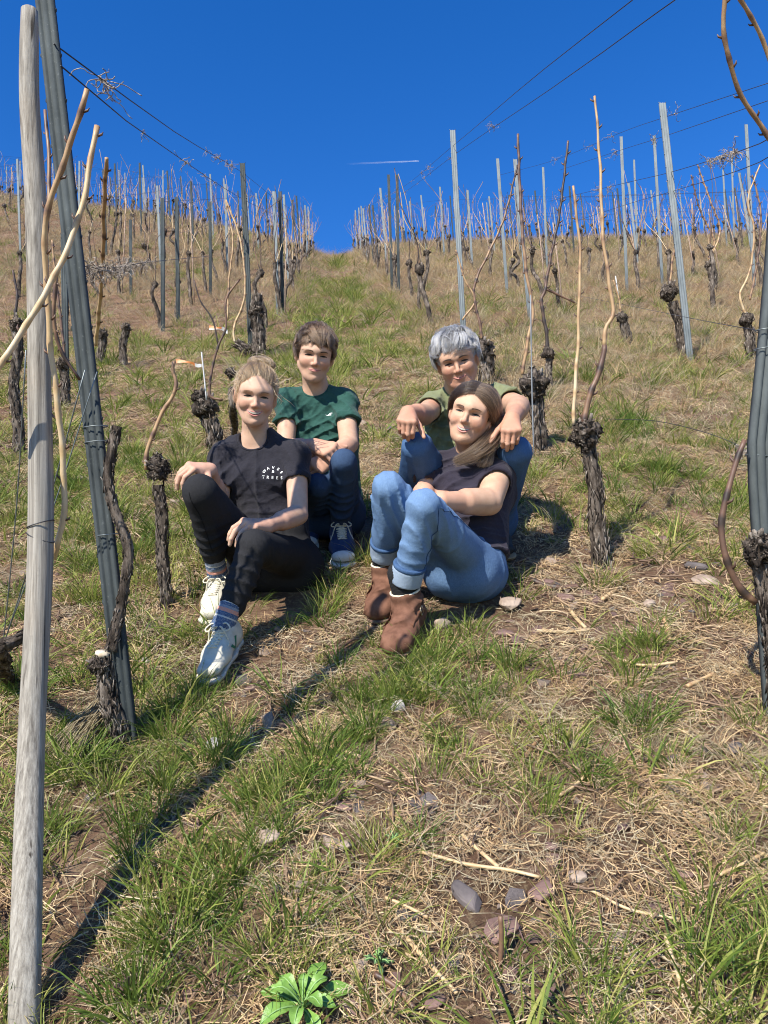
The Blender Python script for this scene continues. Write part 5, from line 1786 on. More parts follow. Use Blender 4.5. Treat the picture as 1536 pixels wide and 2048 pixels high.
    for _ in range(2000):
        a = rs2.uniform(-2.6, 2.6)
        if abs(a) < 1.75:
            for el in np.linspace(-.35, 1.2, 60):
                D = np.array([math.sin(a) * math.cos(el), math.cos(a) * math.cos(el), math.sin(el)])
                P0 = shell_pt(hd, D[None], np.zeros(1))[0]
                if np.linalg.norm((P0 - fc) / fr) > .985: break
            D = unit(D + rs2.normal(0, .025, 3))
        else: D = unit(np.array([rs2.normal(0, .6), -1, -.35 + rs2.normal(0, .3)]))
        t = np.linspace(0, 1, 9)
        pth = slerp(D, unit(bun + rs2.normal(0, .10, 3)), t)
        lf = np.interp(t, [0, .2, .7, 1], [-.001, .0035, .007, .014]) * rs2.uniform(.6, 1.6)
        Q = shell_pt(hd, pth, lf)
        ribbon(mb, to_world(hd, Q), .0010 * rs2.uniform(.6, 1.5), hd['R'] @ unit(pth[4]), float(np.clip(.45 + .25 * vnoise(np.array([[a * 5, 1, 1]]))[0] + rs2.normal(0, .15), 0, 1)))
    bb = surface_nets(Xf(ScN(Ell(bc, (.036, .028, .020)), hd['s']), hd['R'], hd['T']), .004)
    mesh_obj('bun', bb[0], bb[1], Mh, cap, attrs={'rnd': np.full(len(bb[0]), .3)})
    for _ in range(620):   # the bun
        ax = unit(rs2.normal(size=3) + np.array([0, 0, .5])); u_ = unit(np.cross(ax, rs2.normal(size=3))); v_ = np.cross(ax, u_)
        r_ = .026 * rs2.uniform(.7, 1.25); ph = rs2.random() * 6.28
        th = ph + np.linspace(0, rs2.uniform(2, 4.5), 10)
        Q = bc + r_ * (np.cos(th)[:, None] * u_ + np.sin(th)[:, None] * v_) * np.array([1.65, 1.3, .85]) + rs2.normal(0, .003, 3)
        ribbon(mb, to_world(hd, Q), .0010 * rs2.uniform(.7, 1.3), hd['R'] @ np.array([0, 1, .3]), float(np.clip(rs2.normal(.62, .22), 0, 1)))
    for _ in range(60):    # loose wisps at temples and crown
        s = rs2.choice([1, -1]); D = unit([s * rs2.uniform(.5, .9), rs2.uniform(.2, .75), rs2.uniform(.1, .9)])
        P0 = shell_pt(hd, D[None], np.array([.003]))[0]
        v = np.array([s * .012, .004, -.02 if rs2.random() < .6 else .012]); Q = [P0]
        for _k in range(6): Q.append(Q[-1] + v * rs2.uniform(.3, .65)); v = v + rs2.normal(0, .006, 3)
        ribbon(mb, to_world(hd, np.array(Q)), .00035, hd['R'] @ D, .75)
    mb.build('hair_locks', Mh, cap, 4)
    return pn

def collar(pn, nd_full, nd_sub, c, side, front, V, mat, parent, r=.0045, down=0):
    """ribbed neck band following the rim of the neck opening"""
    m = (np.abs(nd_sub.emask(V)) < .0045) & (np.linalg.norm(V - c, axis=1) < .2)
    W_ = V[m]; W_ = W_[np.abs(nd_full.emask(W_)) < .006]
    q = W_ - c; ang = np.arctan2(q @ front, q @ side)
    out = []
    for a in np.linspace(-math.pi, math.pi, 48, endpoint=False):
        dd = np.abs((ang - a + math.pi) % (2 * math.pi) - math.pi) < .16
        if dd.any(): out.append(W_[dd].mean(0))
    if len(out) < 12: return
    out = np.array(out)
    for _ in range(3): out = .5 * out + .25 * np.roll(out, 1, 0) + .25 * np.roll(out, -1, 0)
    out = np.concatenate([out, out[:2]])
    VV, FF = tube(spline(out, 90), r, 8, False)
    mesh_obj('collar', VV, FF, mat, parent)

def print_text(pn, V, F, lines, c, parent, roll=0., size=.0135):
    """white chest print: real flat letters laid on the shirt"""
    bv = bvh_of(V, F)
    M = flat_mat('white_print', (.80, .79, .76), .7)
    a0 = -math.radians(roll)
    X = RGT * math.cos(a0) + UPV * math.sin(a0); Y = UPV * math.cos(a0) - RGT * math.sin(a0)
    mb = MB()
    def glyph(ch, ox, oy, rot, sz):
        cu = bpy.data.curves.new('letter', 'FONT'); cu.body = ch; cu.size = sz; cu.align_x = 'CENTER'; cu.align_y = 'CENTER'; cu.offset = .00025
        ob = bpy.data.objects.new('letter', cu)
        me = ob.to_mesh()
        v = np.array([p.co[:2] for p in me.vertices]); f = [list(p.vertices) for p in me.polygons]
        if len(v) == 0: return
        cr, sr = math.cos(rot), math.sin(rot)
        v = np.stack([v[:, 0] * cr - v[:, 1] * sr + ox, v[:, 0] * sr + v[:, 1] * cr + oy], -1)
        out = []
        for (x, y) in v:
            o = c + X * x + Y * y - FWD * .3
            h = bv.ray_cast(Vector(o), Vector(FWD))
            out.append((np.array(h[0]) if h[0] is not None else c + X * x + Y * y) - FWD * .0012)
        mb.add(out, f)
        ob.to_mesh_clear(); bpy.data.objects.remove(ob)
    R = .034
    for i, ch in enumerate('WAVES'):
        a = math.radians(62 - 31 * i)
        glyph(ch, -R * math.sin(a), -.004 + R * math.cos(a) * .82 - .010, a * .85, size)
    glyph('&', .001, .000, 0, size * 1.05)
    for i, ch in enumerate('TREES'):
        glyph(ch, (i - 2) * .0165, -.022, 0, size * 1.1)
    mb.build('chest_print', M, parent, smooth=False)

# materials for clothes and shoes
M_CREAM = simple_mat('cream_leather', (.43, .395, .31), (.55, .515, .415), 30, .55, .25, .003, spec=.35)
M_CREAMSOLE = simple_mat('cream_rubber', (.40, .375, .31), (.52, .49, .41), 40, .7, .2)
M_LACE = simple_mat('cotton_lace', (.50, .46, .34), (.64, .59, .46), 300, .9, .3, .001)
M_VGREEN = flat_mat('green_leather', (.012, .14, .075), .45)
def fairisle():
    m, nt, b = new_mat('patterned_sock_knit')
    t = attr(nt, 'rnd').outputs['Fac']
    mm = node(nt, 'ShaderNodeMath', operation='MULTIPLY'); mm.inputs[1].default_value = 8.0; nt.links.new(t, mm.inputs[0])
    bl, gy, pk, gn, wh = (.035, .075, .155), (.17, .20, .25), (.50, .22, .16), (.035, .085, .05), (.42, .42, .40)
    r = ramp(nt, mm.outputs[0], [(0, bl), (.16, bl), (.17, wh), (.21, bl), (.30, bl), (.32, pk), (.40, pk), (.41, gy), (.47, bl), (.55, wh), (.58, gy), (.70, gy), (.74, bl), (.78, wh), (.82, gn), (1, gn)])
    for n in nt.nodes:
        if n.type == 'VALTORGB': n.color_ramp.interpolation = 'CONSTANT'
    ck = noise(nt, 420, 1)
    c = mixc(nt, ramp(nt, ck, [(.52, (0, 0, 0)), (.60, (.35, .35, .35))]), r, (.45, .44, .42, 1))
    nt.links.new(c, b.inputs['Base Color']); b.inputs['Roughness'].default_value = .95
    bump(nt, b, noise(nt, 240, 2), .5, .002)
    return m
M_FAIRISLE = fairisle()
# =============================================================== boy behind
def boy_green():
    j = dict(pel=J(655, 1012, 3.25), waist=J(652, 948, 3.28), chest=J(644, 872, 3.29), upper=J(637, 816, 3.27), neck=J(633, 784, 3.25),
             SR=J(578, 806, 3.25), SL=J(690, 806, 3.24), ER=J(570, 898, 3.12), WR=J(628, 890, 2.97), EL=J(698, 888, 3.10), WL=J(668, 914, 2.97),
             HR=J(630, 1022, 3.20), HL=J(684, 1022, 3.20), KR=J(636, 972, 2.95), KL=J(688, 924, 2.88))
    g = gp(655, 1075)
    pn = Person('boy with brown fringe in a green tee, seated behind the young woman', g)
    hd = pn.head(J(629, 712, 3.17), .96, dict(w=.98, jaw=.88, smile=.45, nose=1, eye=.0016, browt=1.0, lipmat=flat_mat('pink_lips', (.55, .24, .20), .5)), roll=7, yaw=4, pitch=4)
    body, side, front, up = torso(j, -.012, ws=.92)
    neck = U(.02, Cap(pn.hp(0, -.022, -.05), j['neck'], .046, .050), Cap(pn.hp(0, -.012, -.06), j['neck'] + up * .02, .042, .047))
    hr = hand_node(j['WR'], RGT * .75 - FWD * .45 - UPV * .28, UPV * .55 - FWD * .8, -1, .175, curl=(45, 55, 30), spread=.02)
    hl = hand_node(j['WL'], -RGT * .75 - FWD * .25 - UPV * .45, -FWD * .9 + UPV * .2, 1, .175, curl=(40, 60, 35), spread=.02)
    sk = U(.012, U(.03, body, neck), arm_nodes(j['SR'], j['ER'], j['WR'], 0, (.044, .036, .026)), arm_nodes(j['SL'], j['EL'], j['WL'], 0, (.045, .038, .026)))
    sk = U(.008, sk, hr, hl); sk = U(.018, sk, pn.hnode)
    b = pn.skin(sk, skin_mat('boy_skin', (.58, .385, .27), (.53, .23, .15)), hands=(j['WR'], j['WL']))
    face_parts(hd, pn.bvh, b, flat_mat('iris_brown', (.045, .032, .022), .3), hair_mat('brown_brow', [(0, (.07, .04, .022)), (1, (.12, .07, .04))]), hd['p'])
    sh, _, _, _ = torso(j, .008, ws=.97)
    s1, b1, e1, d1 = sleeve(j['SR'], j['ER'], .50, .052, .053)
    s2, b2, e2, d2 = sleeve(j['SL'], j['EL'], .52, .052, .053)
    nd = U(.002, U(.03, sh, s1, s2), b1, b2)
    nd = Cut(nd, j['pel'] + up * .02, -up)
    nd = Disp(nd, addf(wrinkle(.0085, 7.5, (1, 1, .5), 23), fold_lines(.005, [(j['waist'] + front * .1, up), (j['SR'] - up * .07 + front * .05, unit(side + up)), (j['SL'] - up * .07 + front * .05, unit(-side + up)), (j['chest'] + front * .1, unit(side * .4 + up))], .045, .12)))
    full = nd
    nk = U(.01, Cap(j['neck'] + up * .040, j['neck'] + up * .12, .062, .070), Ell(j['neck'] + front * .045 + up * .018, (.058, .052, .042)))
    nd = Sub(nd, nk, .004)
    nd = Sub(nd, Cap(e1 - d1 * .008, e1 + d1 * .05, .042, .042), .003); nd = Sub(nd, Cap(e2 - d2 * .008, e2 + d2 * .05, .042, .042), .003)
    M = cotton_mat('bottle_green_cotton', (.024, .072, .057))
    tee, V, F = pn.cloth('tee_shirt', nd, M, .0045)
    collar(pn, full, nk, j['neck'] + front * .02, side, front, V, M, tee)
    # small white gull emblem on the chest
    bv = bvh_of(V, F); c = J(655, 824, 3.1); out = []
    gull = [(-12, 1), (-8, -1.6), (-4, -1.2), (-1, 1.2), (2, 4.6), (6, 6.4), (10, 6.2), (13, 4.5), (9, 4.6), (6, 3.6), (5, 1.4), (7, .2), (9, -1.6), (5, -2.6), (2, -2.0), (0, -3.6), (-4, -3.4), (-8, -3.0)]
    k = 3.1 / FPX * .62
    for (x, y) in gull:
        o = c + RGT * x * k + UPV * y * k - FWD * .2; h = bv.ray_cast(Vector(o), Vector(FWD))
        out.append((np.array(h[0]) if h[0] is not None else c) - FWD * .0014)
    mesh_obj('chest_emblem', out, [list(range(len(out)))[::-1]], flat_mat('white_stitching', (.78, .78, .75), .8), tee, smooth=False)
    a, t = sneaker(pn, gp(689, 1152), .03, .30, M_NAVYLEATHER, M_WHITESOLE, M_LACE, toecap=M_OFFWHITE, mark=[('shoe_stripe', [(.10, .030), (.112, .030), (.10, .062), (.09, .062)], 1, M_OFFWHITE), ('shoe_stripe', [(.128, .030), (.140, .030), (.128, .056), (.118, .056)], 1, M_OFFWHITE),
                                     ('shoe_stripe', [(.09, .062), (.10, .062), (.112, .030), (.10, .030)], -1, M_OFFWHITE), ('shoe_stripe', [(.118, .056), (.128, .056), (.140, .030), (.128, .030)], -1, M_OFFWHITE)])
    a2, t2 = sneaker(pn, gp(612, 1118), -.05, .285, M_NAVYLEATHER, M_WHITESOLE, M_LACE, toecap=M_OFFWHITE)
    kL = a + unit(j['KL'] - a) * .055; kR = a2 + unit(j['KR'] - a2) * .055
    ln = U(.022, leg_nodes(j['HR'], j['KR'], kR, (.076, .050, .044)), leg_nodes(j['HL'], j['KL'], kL, (.076, .048, .044)),
           ECap(j['pel'] - up * .02, j['pel'] + up * .07, side, (.160, .118), (.140, .108)), Cap(j['HR'] - up * .02, j['HL'] - up * .02, .095, .095))
    ln = Disp(ln, addf(wrinkle(.003, 7, (1, 1, .5), 31), knee_fold(j['HR'], j['KR'], kR), knee_fold(j['HL'], j['KL'], kL), ankle_fold(j['KL'], kL, .004)))
    pn.cloth('jeans', ln, denim_mat('indigo_denim', (.010, .019, .042, 1), (.045, .080, .150, 1)), .0052, {'fade': lambda V: np.clip(.34 + .35 * np.exp(-(((V - j['KL'] + FWD * .06) ** 2).sum(1)) / .02), 0, 1)})
    for (A, K) in ((a, kL), (a2, kR)): sock(pn, A - unit(K - A) * .01, K + unit(K - A) * .01, .038, .042, flat_mat('navy_sock', (.03, .045, .09), .95))
    Mh = hair_mat('brown_hair', [(0, (.018, .010, .006)), (.4, (.065, .036, .019)), (.75, (.17, .100, .054)), (1, (.34, .215, .125))], strands=True)
    cap = hair_cap(pn, Mh, .006, face=(0, .100, -.030, .072, .070, .092), rnd=.22, low=-.045)
    strands_short(pn, cap, Mh, 2600, (.15, -.35, .9), .120, .053, .0, -.07, 4, sweep=-.25, lift=(.005, .016, .011), width=.0007, tone=(.05, .95), messy=.26)
    return pn

M_NAVYLEATHER = simple_mat('navy_leather', (.022, .036, .085), (.040, .058, .125), 30, .5, .2, .002)
M_WHITESOLE = simple_mat('white_rubber', (.62, .62, .60), (.74, .74, .71), 40, .6, .15)
M_OFFWHITE = simple_mat('offwhite_leather', (.56, .57, .54), (.68, .69, .66), 40, .5, .2, .002)

# =============================================================== father
def man_grey():
    j = dict(pel=J(945, 1012, 3.16), waist=J(940, 945, 3.21), chest=J(930, 868, 3.25), upper=J(928, 818, 3.25), neck=J(918, 786, 3.21),
             SR=J(868, 812, 3.20), SL=J(1004, 800, 3.19), ER=J(848, 830, 2.98), WR=J(816, 826, 2.76), EL=J(1038, 812, 2.97), WL=J(1024, 838, 2.74),
             HR=J(905, 1028, 3.10), HL=J(985, 1028, 3.10), KR=J(836, 894, 2.80), KL=J(1030, 905, 2.78))
    g = gp(945, 1085)
    pn = Person('grey haired man in an olive polo shirt with arms draped over his knees', g)
    hd = pn.head(J(915, 724, 3.10), 1.0, dict(w=1.0, jaw=.98, smile=.75, stubble=.35, lines=1, nose=1.06, eye=.0015, browt=1.1, lipmat=flat_mat('man_lips', (.46, .20, .16), .5)), roll=-14, yaw=-2, pitch=6)
    body, side, front, up = torso(j, -.012, ws=1.02)
    neck = U(.02, Cap(pn.hp(0, -.022, -.05), j['neck'], .058, .060), Cap(pn.hp(0, -.01, -.06), j['neck'] + up * .02, .050, .056))
    hr = hand_node(j['WR'], -RGT * .10 - UPV * .52 - FWD * .82, -FWD * .55 + UPV * .8, -1, .164, curl=(70, 46, 28), spread=-.055, thumb=(.55, .55, -.55))
    hl = hand_node(j['WL'], -RGT * .14 - UPV * .62 - FWD * .72, -FWD * .65 + UPV * .7, 1, .168, curl=(60, 44, 28), spread=-.05, thumb=(.6, .6, -.45))
    sk = U(.012, U(.03, body, neck), arm_nodes(j['SR'], j['ER'], j['WR'], 0, (.047, .040, .028)), arm_nodes(j['SL'], j['EL'], j['WL'], 0, (.048, .041, .029)))
    sk = U(.008, sk, hr, hl); sk = U(.018, sk, pn.hnode)
    b = pn.skin(sk, skin_mat('man_skin', (.54, .340, .228), (.50, .20, .13)), hands=(j['WR'], j['WL']))
    face_parts(hd, pn.bvh, b, flat_mat('iris_blue', (.05, .06, .075), .3), hair_mat('grey_brow', [(0, (.10, .075, .06)), (1, (.18, .15, .13))]), hd['p'])
    sh, _, _, _ = torso(j, .010, ws=1.06)
    s1, b1, e1, d1 = sleeve(j['SR'], j['ER'], .52, .056, .058)
    s2, b2, e2, d2 = sleeve(j['SL'], j['EL'], .60, .057, .059)
    nd = U(.002, U(.03, sh, s1, s2), b1, b2)
    nd = Cut(nd, j['pel'] + up * .03, -up)
    nd = Disp(nd, addf(wrinkle(.0085, 7.5, (1, 1, .5), 43), fold_lines(.0055, [(j['waist'] + front * .1, up), (j['SR'] - up * .06 + front * .05, unit(side + up)), (j['SL'] - up * .05 + front * .06, unit(-side + up * .6)), (j['chest'] + front * .1 + side * .04, unit(-side * .6 + up))], .05, .13)))
    full = nd
    nk = U(.01, Cap(j['neck'] + up * .035, j['neck'] + up * .12, .064, .070), Ell(j['neck'] + front * .06 + up * .0, (.042, .055, .060)))
    nd = Sub(nd, nk, .004)
    nd = Sub(nd, Cap(e1 - d1 * .012, e1 + d1 * .05, .050, .050), .003); nd = Sub(nd, Cap(e2 - d2 * .012, e2 + d2 * .05, .051, .051), .003)
    M = cotton_mat('olive_cotton', (.165, .180, .095))
    tee, V, F = pn.cloth('polo_shirt', nd, M, .0046)
    collar(pn, full, nk, j['neck'] + front * .02, side, front, V, M, tee, r=.006)
    for q in (-.014, .014): seam(pn, [j['neck'] + front * .10 + side * q - up * z for z in (.01, .05, .09, .13)], V, F, M, tee, .0022, .0010)
    a = boot_black(pn, gp(1022, 1136), .15, .29); a2 = boot_black(pn, gp(812, 1120), -.1, .29)
    kL = a + unit(j['KL'] - a) * .03; kR = a2 + unit(j['KR'] - a2) * .03
    ln = U(.022, leg_nodes(j['HR'], j['KR'], kR, (.084, .056, .052)), leg_nodes(j['HL'], j['KL'], kL, (.086, .058, .055)),
           ECap(j['pel'] - up * .02, j['pel'] + up * .07, side, (.175, .125), (.150, .115)), Cap(j['HR'] - up * .02, j['HL'] - up * .02, .10, .10))
    ln = Disp(ln, addf(wrinkle(.0035, 7, (1, 1, .5), 51), knee_fold(j['HR'], j['KR'], kR), knee_fold(j['HL'], j['KL'], kL), ankle_fold(j['KL'], kL, .006)))
    pn.cloth('jeans', ln, denim_mat('blue_denim', (.014, .034, .085, 1), (.085, .165, .31, 1)), .0054, {'fade': lambda V: np.clip(.30 + .35 * np.exp(-(((V - j['KL'] + FWD * .06) ** 2).sum(1)) / .02) + .35 * np.exp(-(((V - j['KR'] + FWD * .06) ** 2).sum(1)) / .02), 0, 1)})
    for (A, K) in ((a, kL), (a2, kR)): sock(pn, A - unit(K - A) * .02, K + unit(K - A) * .01, .040, .045, flat_mat('black_sock', (.012, .012, .012), .95))
    Mh = hair_mat('grey_hair', [(0, (.075, .07, .068)), (.35, (.20, .195, .19)), (.7, (.44, .43, .42)), (1, (.72, .71, .69))], .38, strands=True)
    cap = hair_cap(pn, Mh, .007, face=(0, .102, -.034, .074, .070, .092), rnd=.5, low=-.035)
    strands_short(pn, cap, Mh, 2600, (-.1, -.42, .88), .100, .063, .010, -.07, 14, sweep=.30, lift=(.006, .019, .014), width=.0007, tone=(.1, 1.0), messy=.30)
    return pn

def boot_black(pn, toe, ang, L):
    R, org, f, up = foot_frame(toe, ang, L)
    un, sn, s = shoe_nodes(L)
    shaft = ScN(Cap((0, .05, .06), (0, .052, .105), .043, .046), s)
    V, F = surface_nets(Xf(U(.02, un, shaft), R, org), .004)
    sh = mesh_obj('shoe', V, F, M_BLACKSHOE, pn.o)
    V, F = surface_nets(Xf(sn, R, org), .004); mesh_obj('sole', V, F, M_TANSOLE, sh)
    return org + R @ (np.array([0, .052, .11]) * s)
M_BLACKSHOE = simple_mat('black_nubuck', (.012, .013, .014), (.028, .030, .032), 30, .7, .3, .003)
M_TANSOLE = simple_mat('tan_rubber', (.20, .15, .09), (.30, .23, .14), 30, .8, .2)

# =============================================================== mother
def woman_brown():
    j = dict(pel=J(938, 1128, 2.73), waist=J(943, 1060, 2.79), chest=J(948, 985, 2.86), upper=J(944, 936, 2.92), neck=J(945, 904, 2.90),
             SR=J(878, 940, 2.90), SL=J(1000, 936, 2.84), ER=J(842, 1000, 2.84), WR=J(846, 990, 2.76), EL=J(978, 1004, 2.66), WL=J(884, 1002, 2.52),
             HR=J(900, 1128, 2.68), HL=J(944, 1126, 2.66), KR=J(777, 975, 2.46), KL=J(847, 1012, 2.34))
    g = gp(940, 1185)
    pn = Person('laughing woman with long brown hair leaning back against the grey haired man', g)
    hd = pn.head(J(942, 832, 2.77), .97, dict(w=.97, jaw=.92, open=1, fem=1, mw=.0265, nose=1.02, eye=.0017, browt=.75, lipmat=flat_mat('coral_lips', (.56, .23, .19), .45)), roll=16, yaw=-10, pitch=-4)
    body, side, front, up = torso(j, -.012, fem=.95, ws=.95)
    neck = U(.02, Cap(pn.hp(0, -.022, -.05), j['neck'], .052, .056), Cap(pn.hp(0, -.01, -.06), j['neck'] + up * .02, .045, .050))
    hl = hand_node(j['WL'], -RGT * .75 + FWD * .5 + UPV * .0, -FWD * .7 + UPV * .7, 1, .175, curl=(20, 25, 20))
    hr = hand_node(j['WR'], RGT * .9 - FWD * .1, UPV, -1, .175, curl=(20, 25, 20))
    sk = U(.012, U(.03, body, neck), arm_nodes(j['SR'], j['ER'], j['WR'], 0, (.048, .041, .029)), arm_nodes(j['SL'], j['EL'], j['WL'], .0, (.053, .046, .030)))
    sk = U(.010, sk, hr, hl); sk = U(.018, sk, pn.hnode)
    b = pn.skin(sk, skin_mat('warm_skin', (.61, .400, .272), (.54, .235, .155)), hands=(j['WR'], j['WL']))
    face_parts(hd, pn.bvh, b, flat_mat('iris_hazel', (.05, .045, .03), .3), hair_mat('brown_brow_soft', [(0, (.12, .07, .045)), (1, (.20, .13, .085))]), hd['p'])
    sh, _, _, _ = torso(j, .006, fem=1.02, ws=.95)
    s1, b1, e1, d1 = sleeve(j['SR'], j['ER'], .55, .056, .060)
    s2, b2, e2, d2 = sleeve(j['SL'], j['EL'], .44, .057, .062)
    nd = U(.002, U(.03, sh, s1, s2), b1, b2)
    nd = Cut(nd, j['pel'] + up * .03, -up)
    nd = Disp(nd, addf(wrinkle(.0075, 8, (1, 1, .55), 63), fold_lines(.006, [(j['waist'] + front * .1, up), (j['SR'] - up * .05 + front * .05, unit(side * .5 + up)), (j['pel'] - side * .1 + front * .08, up)], .040, .12)))
    full = nd
    nk = U(.01, Cap(j['neck'] + up * .040, j['neck'] + up * .12, .060, .068), Ell(j['neck'] + front * .060 + up * .012, (.062, .056, .046)))
    nd = Sub(nd, nk, .004)
    nd = Sub(nd, Cap(e1 - d1 * .012, e1 + d1 * .05, .051, .051), .003); nd = Sub(nd, Cap(e2 - d2 * .012, e2 + d2 * .05, .055, .055), .003)
    M = cotton_mat('aubergine_cotton', (.030, .026, .038))
    tee, V, F = pn.cloth('blouse', nd, M, .0045)
    collar(pn, full, nk, j['neck'] + front * .02, side, front, V, M, tee, r=.0032)
    # boots
    aL = boot_brown(pn, gp(784, 1340), -.42, .265); aR = boot_brown(pn, gp(752, 1266), -.32, .265)
    cL = aL['top']; cR = aR['top']
    kL = cL + unit(j['KL'] - cL) * .02; kR = cR + unit(j['KR'] - cR) * .02
    dL, dR = unit(kL - j['KL']), unit(kR - j['KR'])
    ln = U(.025, leg_nodes(j['HR'], j['KR'], kR, (.082, .053, .042)), leg_nodes(j['HL'], j['KL'], kL, (.082, .053, .042)),
           ECap(j['pel'] - up * .03, j['pel'] + up * .05, side, (.140, .118), (.125, .100)), Cap(j['HR'] - up * .03, j['HL'] - up * .03, .095, .100))
    # cut the hems square
    class Hem(Nd):
        def __init__(q): q.bb = ln.bb
        def ev(q, P):
            d = ln.emask(P)
            for (k, dd) in ((kL, dL), (kR, dR)):
                near = np.linalg.norm(P - k, axis=1) < .14
                if near.any(): d[near] = smax(d[near], (P[near] - k) @ dd, .004)
            return d
    jd = Disp(Hem(), addf(wrinkle(.0030, 6.5, (1, 1, .5), 71), knee_fold(j['HR'], j['KR'], kR, .005), knee_fold(j['HL'], j['KL'], kL, .005), ankle_fold(j['KL'], kL, .0035, .04)))
    Md = denim_mat('washed_blue_denim', (.028, .064, .145, 1), (.165, .265, .42, 1))
    def fade(V):
        f = np.full(len(V), .42)
        for H, K, A in ((j['HR'], j['KR'], kR), (j['HL'], j['KL'], kL)):
            for t in (0, .3, .6):
                f += .17 * np.exp(-(((V - (K * (1 - t) + H * t) + FWD * .05 - UPV * .03) ** 2).sum(1)) / .012)
            for t in (.3, .6): f += .12 * np.exp(-(((V - (K * (1 - t) + A * t) + FWD * .06) ** 2).sum(1)) / .012)
        return np.clip(f, 0, 1)
    jn, JV, JF = pn.cloth('jeans', jd, Md, .0048, {'fade': fade})
    Mc = denim_mat('pale_denim_underside', (.17, .225, .30, 1), (.33, .40, .49, 1))
    for (k, d, K) in ((kL, dL, j['KL']), (kR, dR, j['KR'])):
        nd = Cut(Cut(Cap(k - d * .12, k + d * .08, .0540, .0475), k - d * .002, d, .003), k - d * .058, -d, .003)
        nd = Sub(nd, Cap(k - d * .02, k + d * .1, .040, .040), .003)
        nd = Disp(nd, wrinkle(.002, 14, (1, 1, 1), 5))
        Vc, Fc = surface_nets(nd, .004)
        mesh_obj('cuff', Vc, Fc, Mc, jn, attrs={'fade': np.full(len(Vc), .6)})
        nd = Cut(Cut(Cap(k - d * .14, k + d * .08, .0556, .049), k - d * .056, d, .003), k - d * .070, -d, .003)
        Vc, Fc = surface_nets(nd, .0035)
        mesh_obj('cuff_hem', Vc, Fc, Md, jn, attrs={'fade': np.full(len(Vc), .15)})
    for q in (aL, aR): sock(pn, q['ank'], q['top'] + unit(q['top'] - q['ank']) * .05, .040, .045, flat_mat('dark_sock', (.015, .015, .016), .95))
    # side seam and pocket seams
    mid = lambda a, b, t: a * (1 - t) + b * t
    seam(pn, [mid(j['KL'], j['HL'], .05) + RGT * .05 - FWD * .05, mid(j['KL'], j['HL'], .4) + RGT * .06 - FWD * .05 + UPV * .05, mid(j['KL'], j['HL'], .9) + RGT * .06 + UPV * .06], JV, JF, Md, jn)
    seam(pn, [j['KL'] + RGT * .05 - FWD * .04, mid(j['KL'], kL, .5) + RGT * .06 - FWD * .03, kL + RGT * .05 - FWD * .03], JV, JF, Md, jn)
    # hair
    Mh = hair_mat('long_brown_hair', [(0, (.016, .010, .007)), (.40, (.05, .029, .018)), (.75, (.13, .078, .042)), (1, (.34, .22, .115))], .35, strands=True)
    cap = hair_cap(pn, Mh, .004, face=(0, .096, -.022, .071, .072, .117), rnd=.12, low=-.09, ears=False)
    mb = Hair(); rs2 = np.random.default_rng(8)
    fc = np.array([0, .096, -.022]); fr = np.array([.069, .066, .110])
    loc = lambda p: (np.asarray(p) - hd['T']) @ hd['R'] / hd['s']
    A1 = [loc(J(1001, 836, 2.80)), loc(J(988, 872, 2.75)), loc(J(958, 902, 2.715)), loc(J(914, 922, 2.73))]
    for i in range(2300):
        s = -1 if rs2.random() < .62 else 1
        yy = rs2.uniform(-.85, .90)
        D0 = unit([-.04 + s * .02, yy, math.sqrt(max(.02, 1 - yy * yy)) ])
        D1 = unit([-1., rs2.uniform(-.55, .30), rs2.uniform(-.55, -.10)]) if s < 0 and rs2.random() < .6 else unit([s * 1.0, rs2.uniform(-.75, .10) if yy < .3 else rs2.uniform(-.2, .38), rs2.uniform(-.25, .05)])
        t = np.linspace(0, 1, 8)
        lf = np.interp(t, [0, .3, 1], [.003, .011, .014 if s > 0 else .018]) * rs2.uniform(.5, 1.4)
        Q = shell_pt(hd, slerp(D0, D1, t), lf)
        nn = np.linalg.norm((Q - fc) / fr, axis=1)
        m_ = (nn < 1.0) & (Q[:, 1] > .0)
        if m_.any(): Q[m_] = fc + (Q[m_] - fc) / nn[m_][:, None] * rs2.uniform(.97, 1.03)
        tail = []
        p = Q[-1]
        if s < 0:
            f = rs2.normal(0, 1, 3) * np.array([.009, .008, .008])
            u = rs2.uniform(.35, 1.0)
            ks = [A1[0] + f * .9 + np.array([0, rs2.uniform(-.02, .02), 0]), A1[1] + f * 1.3, A1[2] + f * 1.25, A1[3] + f * .8]
            ks = ks[:2 + int(u * 2.99)]
            if rs2.random() < .3: ks = [A1[0] + f, loc(J(984, 880, 2.74)) + f, loc(J(968 + rs2.normal(0, 6), 930, 2.72)) + f * .6]
            tail = ks
        else:
            tail = [p + np.array([-.006, -.03, -.05]), p + np.array([-.03, -.055, -.10])]
        P = spline(list(Q) + tail, 14)
        col = float(np.clip(.30 + .25 * rs2.normal() + .35 * (len(tail) > 2), 0, 1))
        Wd = to_world(hd, P)
        w_ = .0011 * rs2.uniform(.7, 1.5)
        ribbon(mb, Wd, w_, hd['R'] @ unit(np.array([s * .6, .7, .3])), col)
    mb.build('hair_locks', Mh, cap, 4)
    # fine necklace
    nkp = [j['neck'] + front * .055 + up * .02 + side * .05, j['neck'] + front * .078 - up * .012 + side * .02, j['neck'] + front * .080 - up * .018, j['neck'] + front * .055 + up * .02 - side * .05]
    VV, FF = tube(spline(nkp, 16), .0008, 4); mesh_obj('necklace', VV, FF, flat_mat('silver_chain', (.5, .48, .45), .3, .5, .8), pn.o)
    return pn

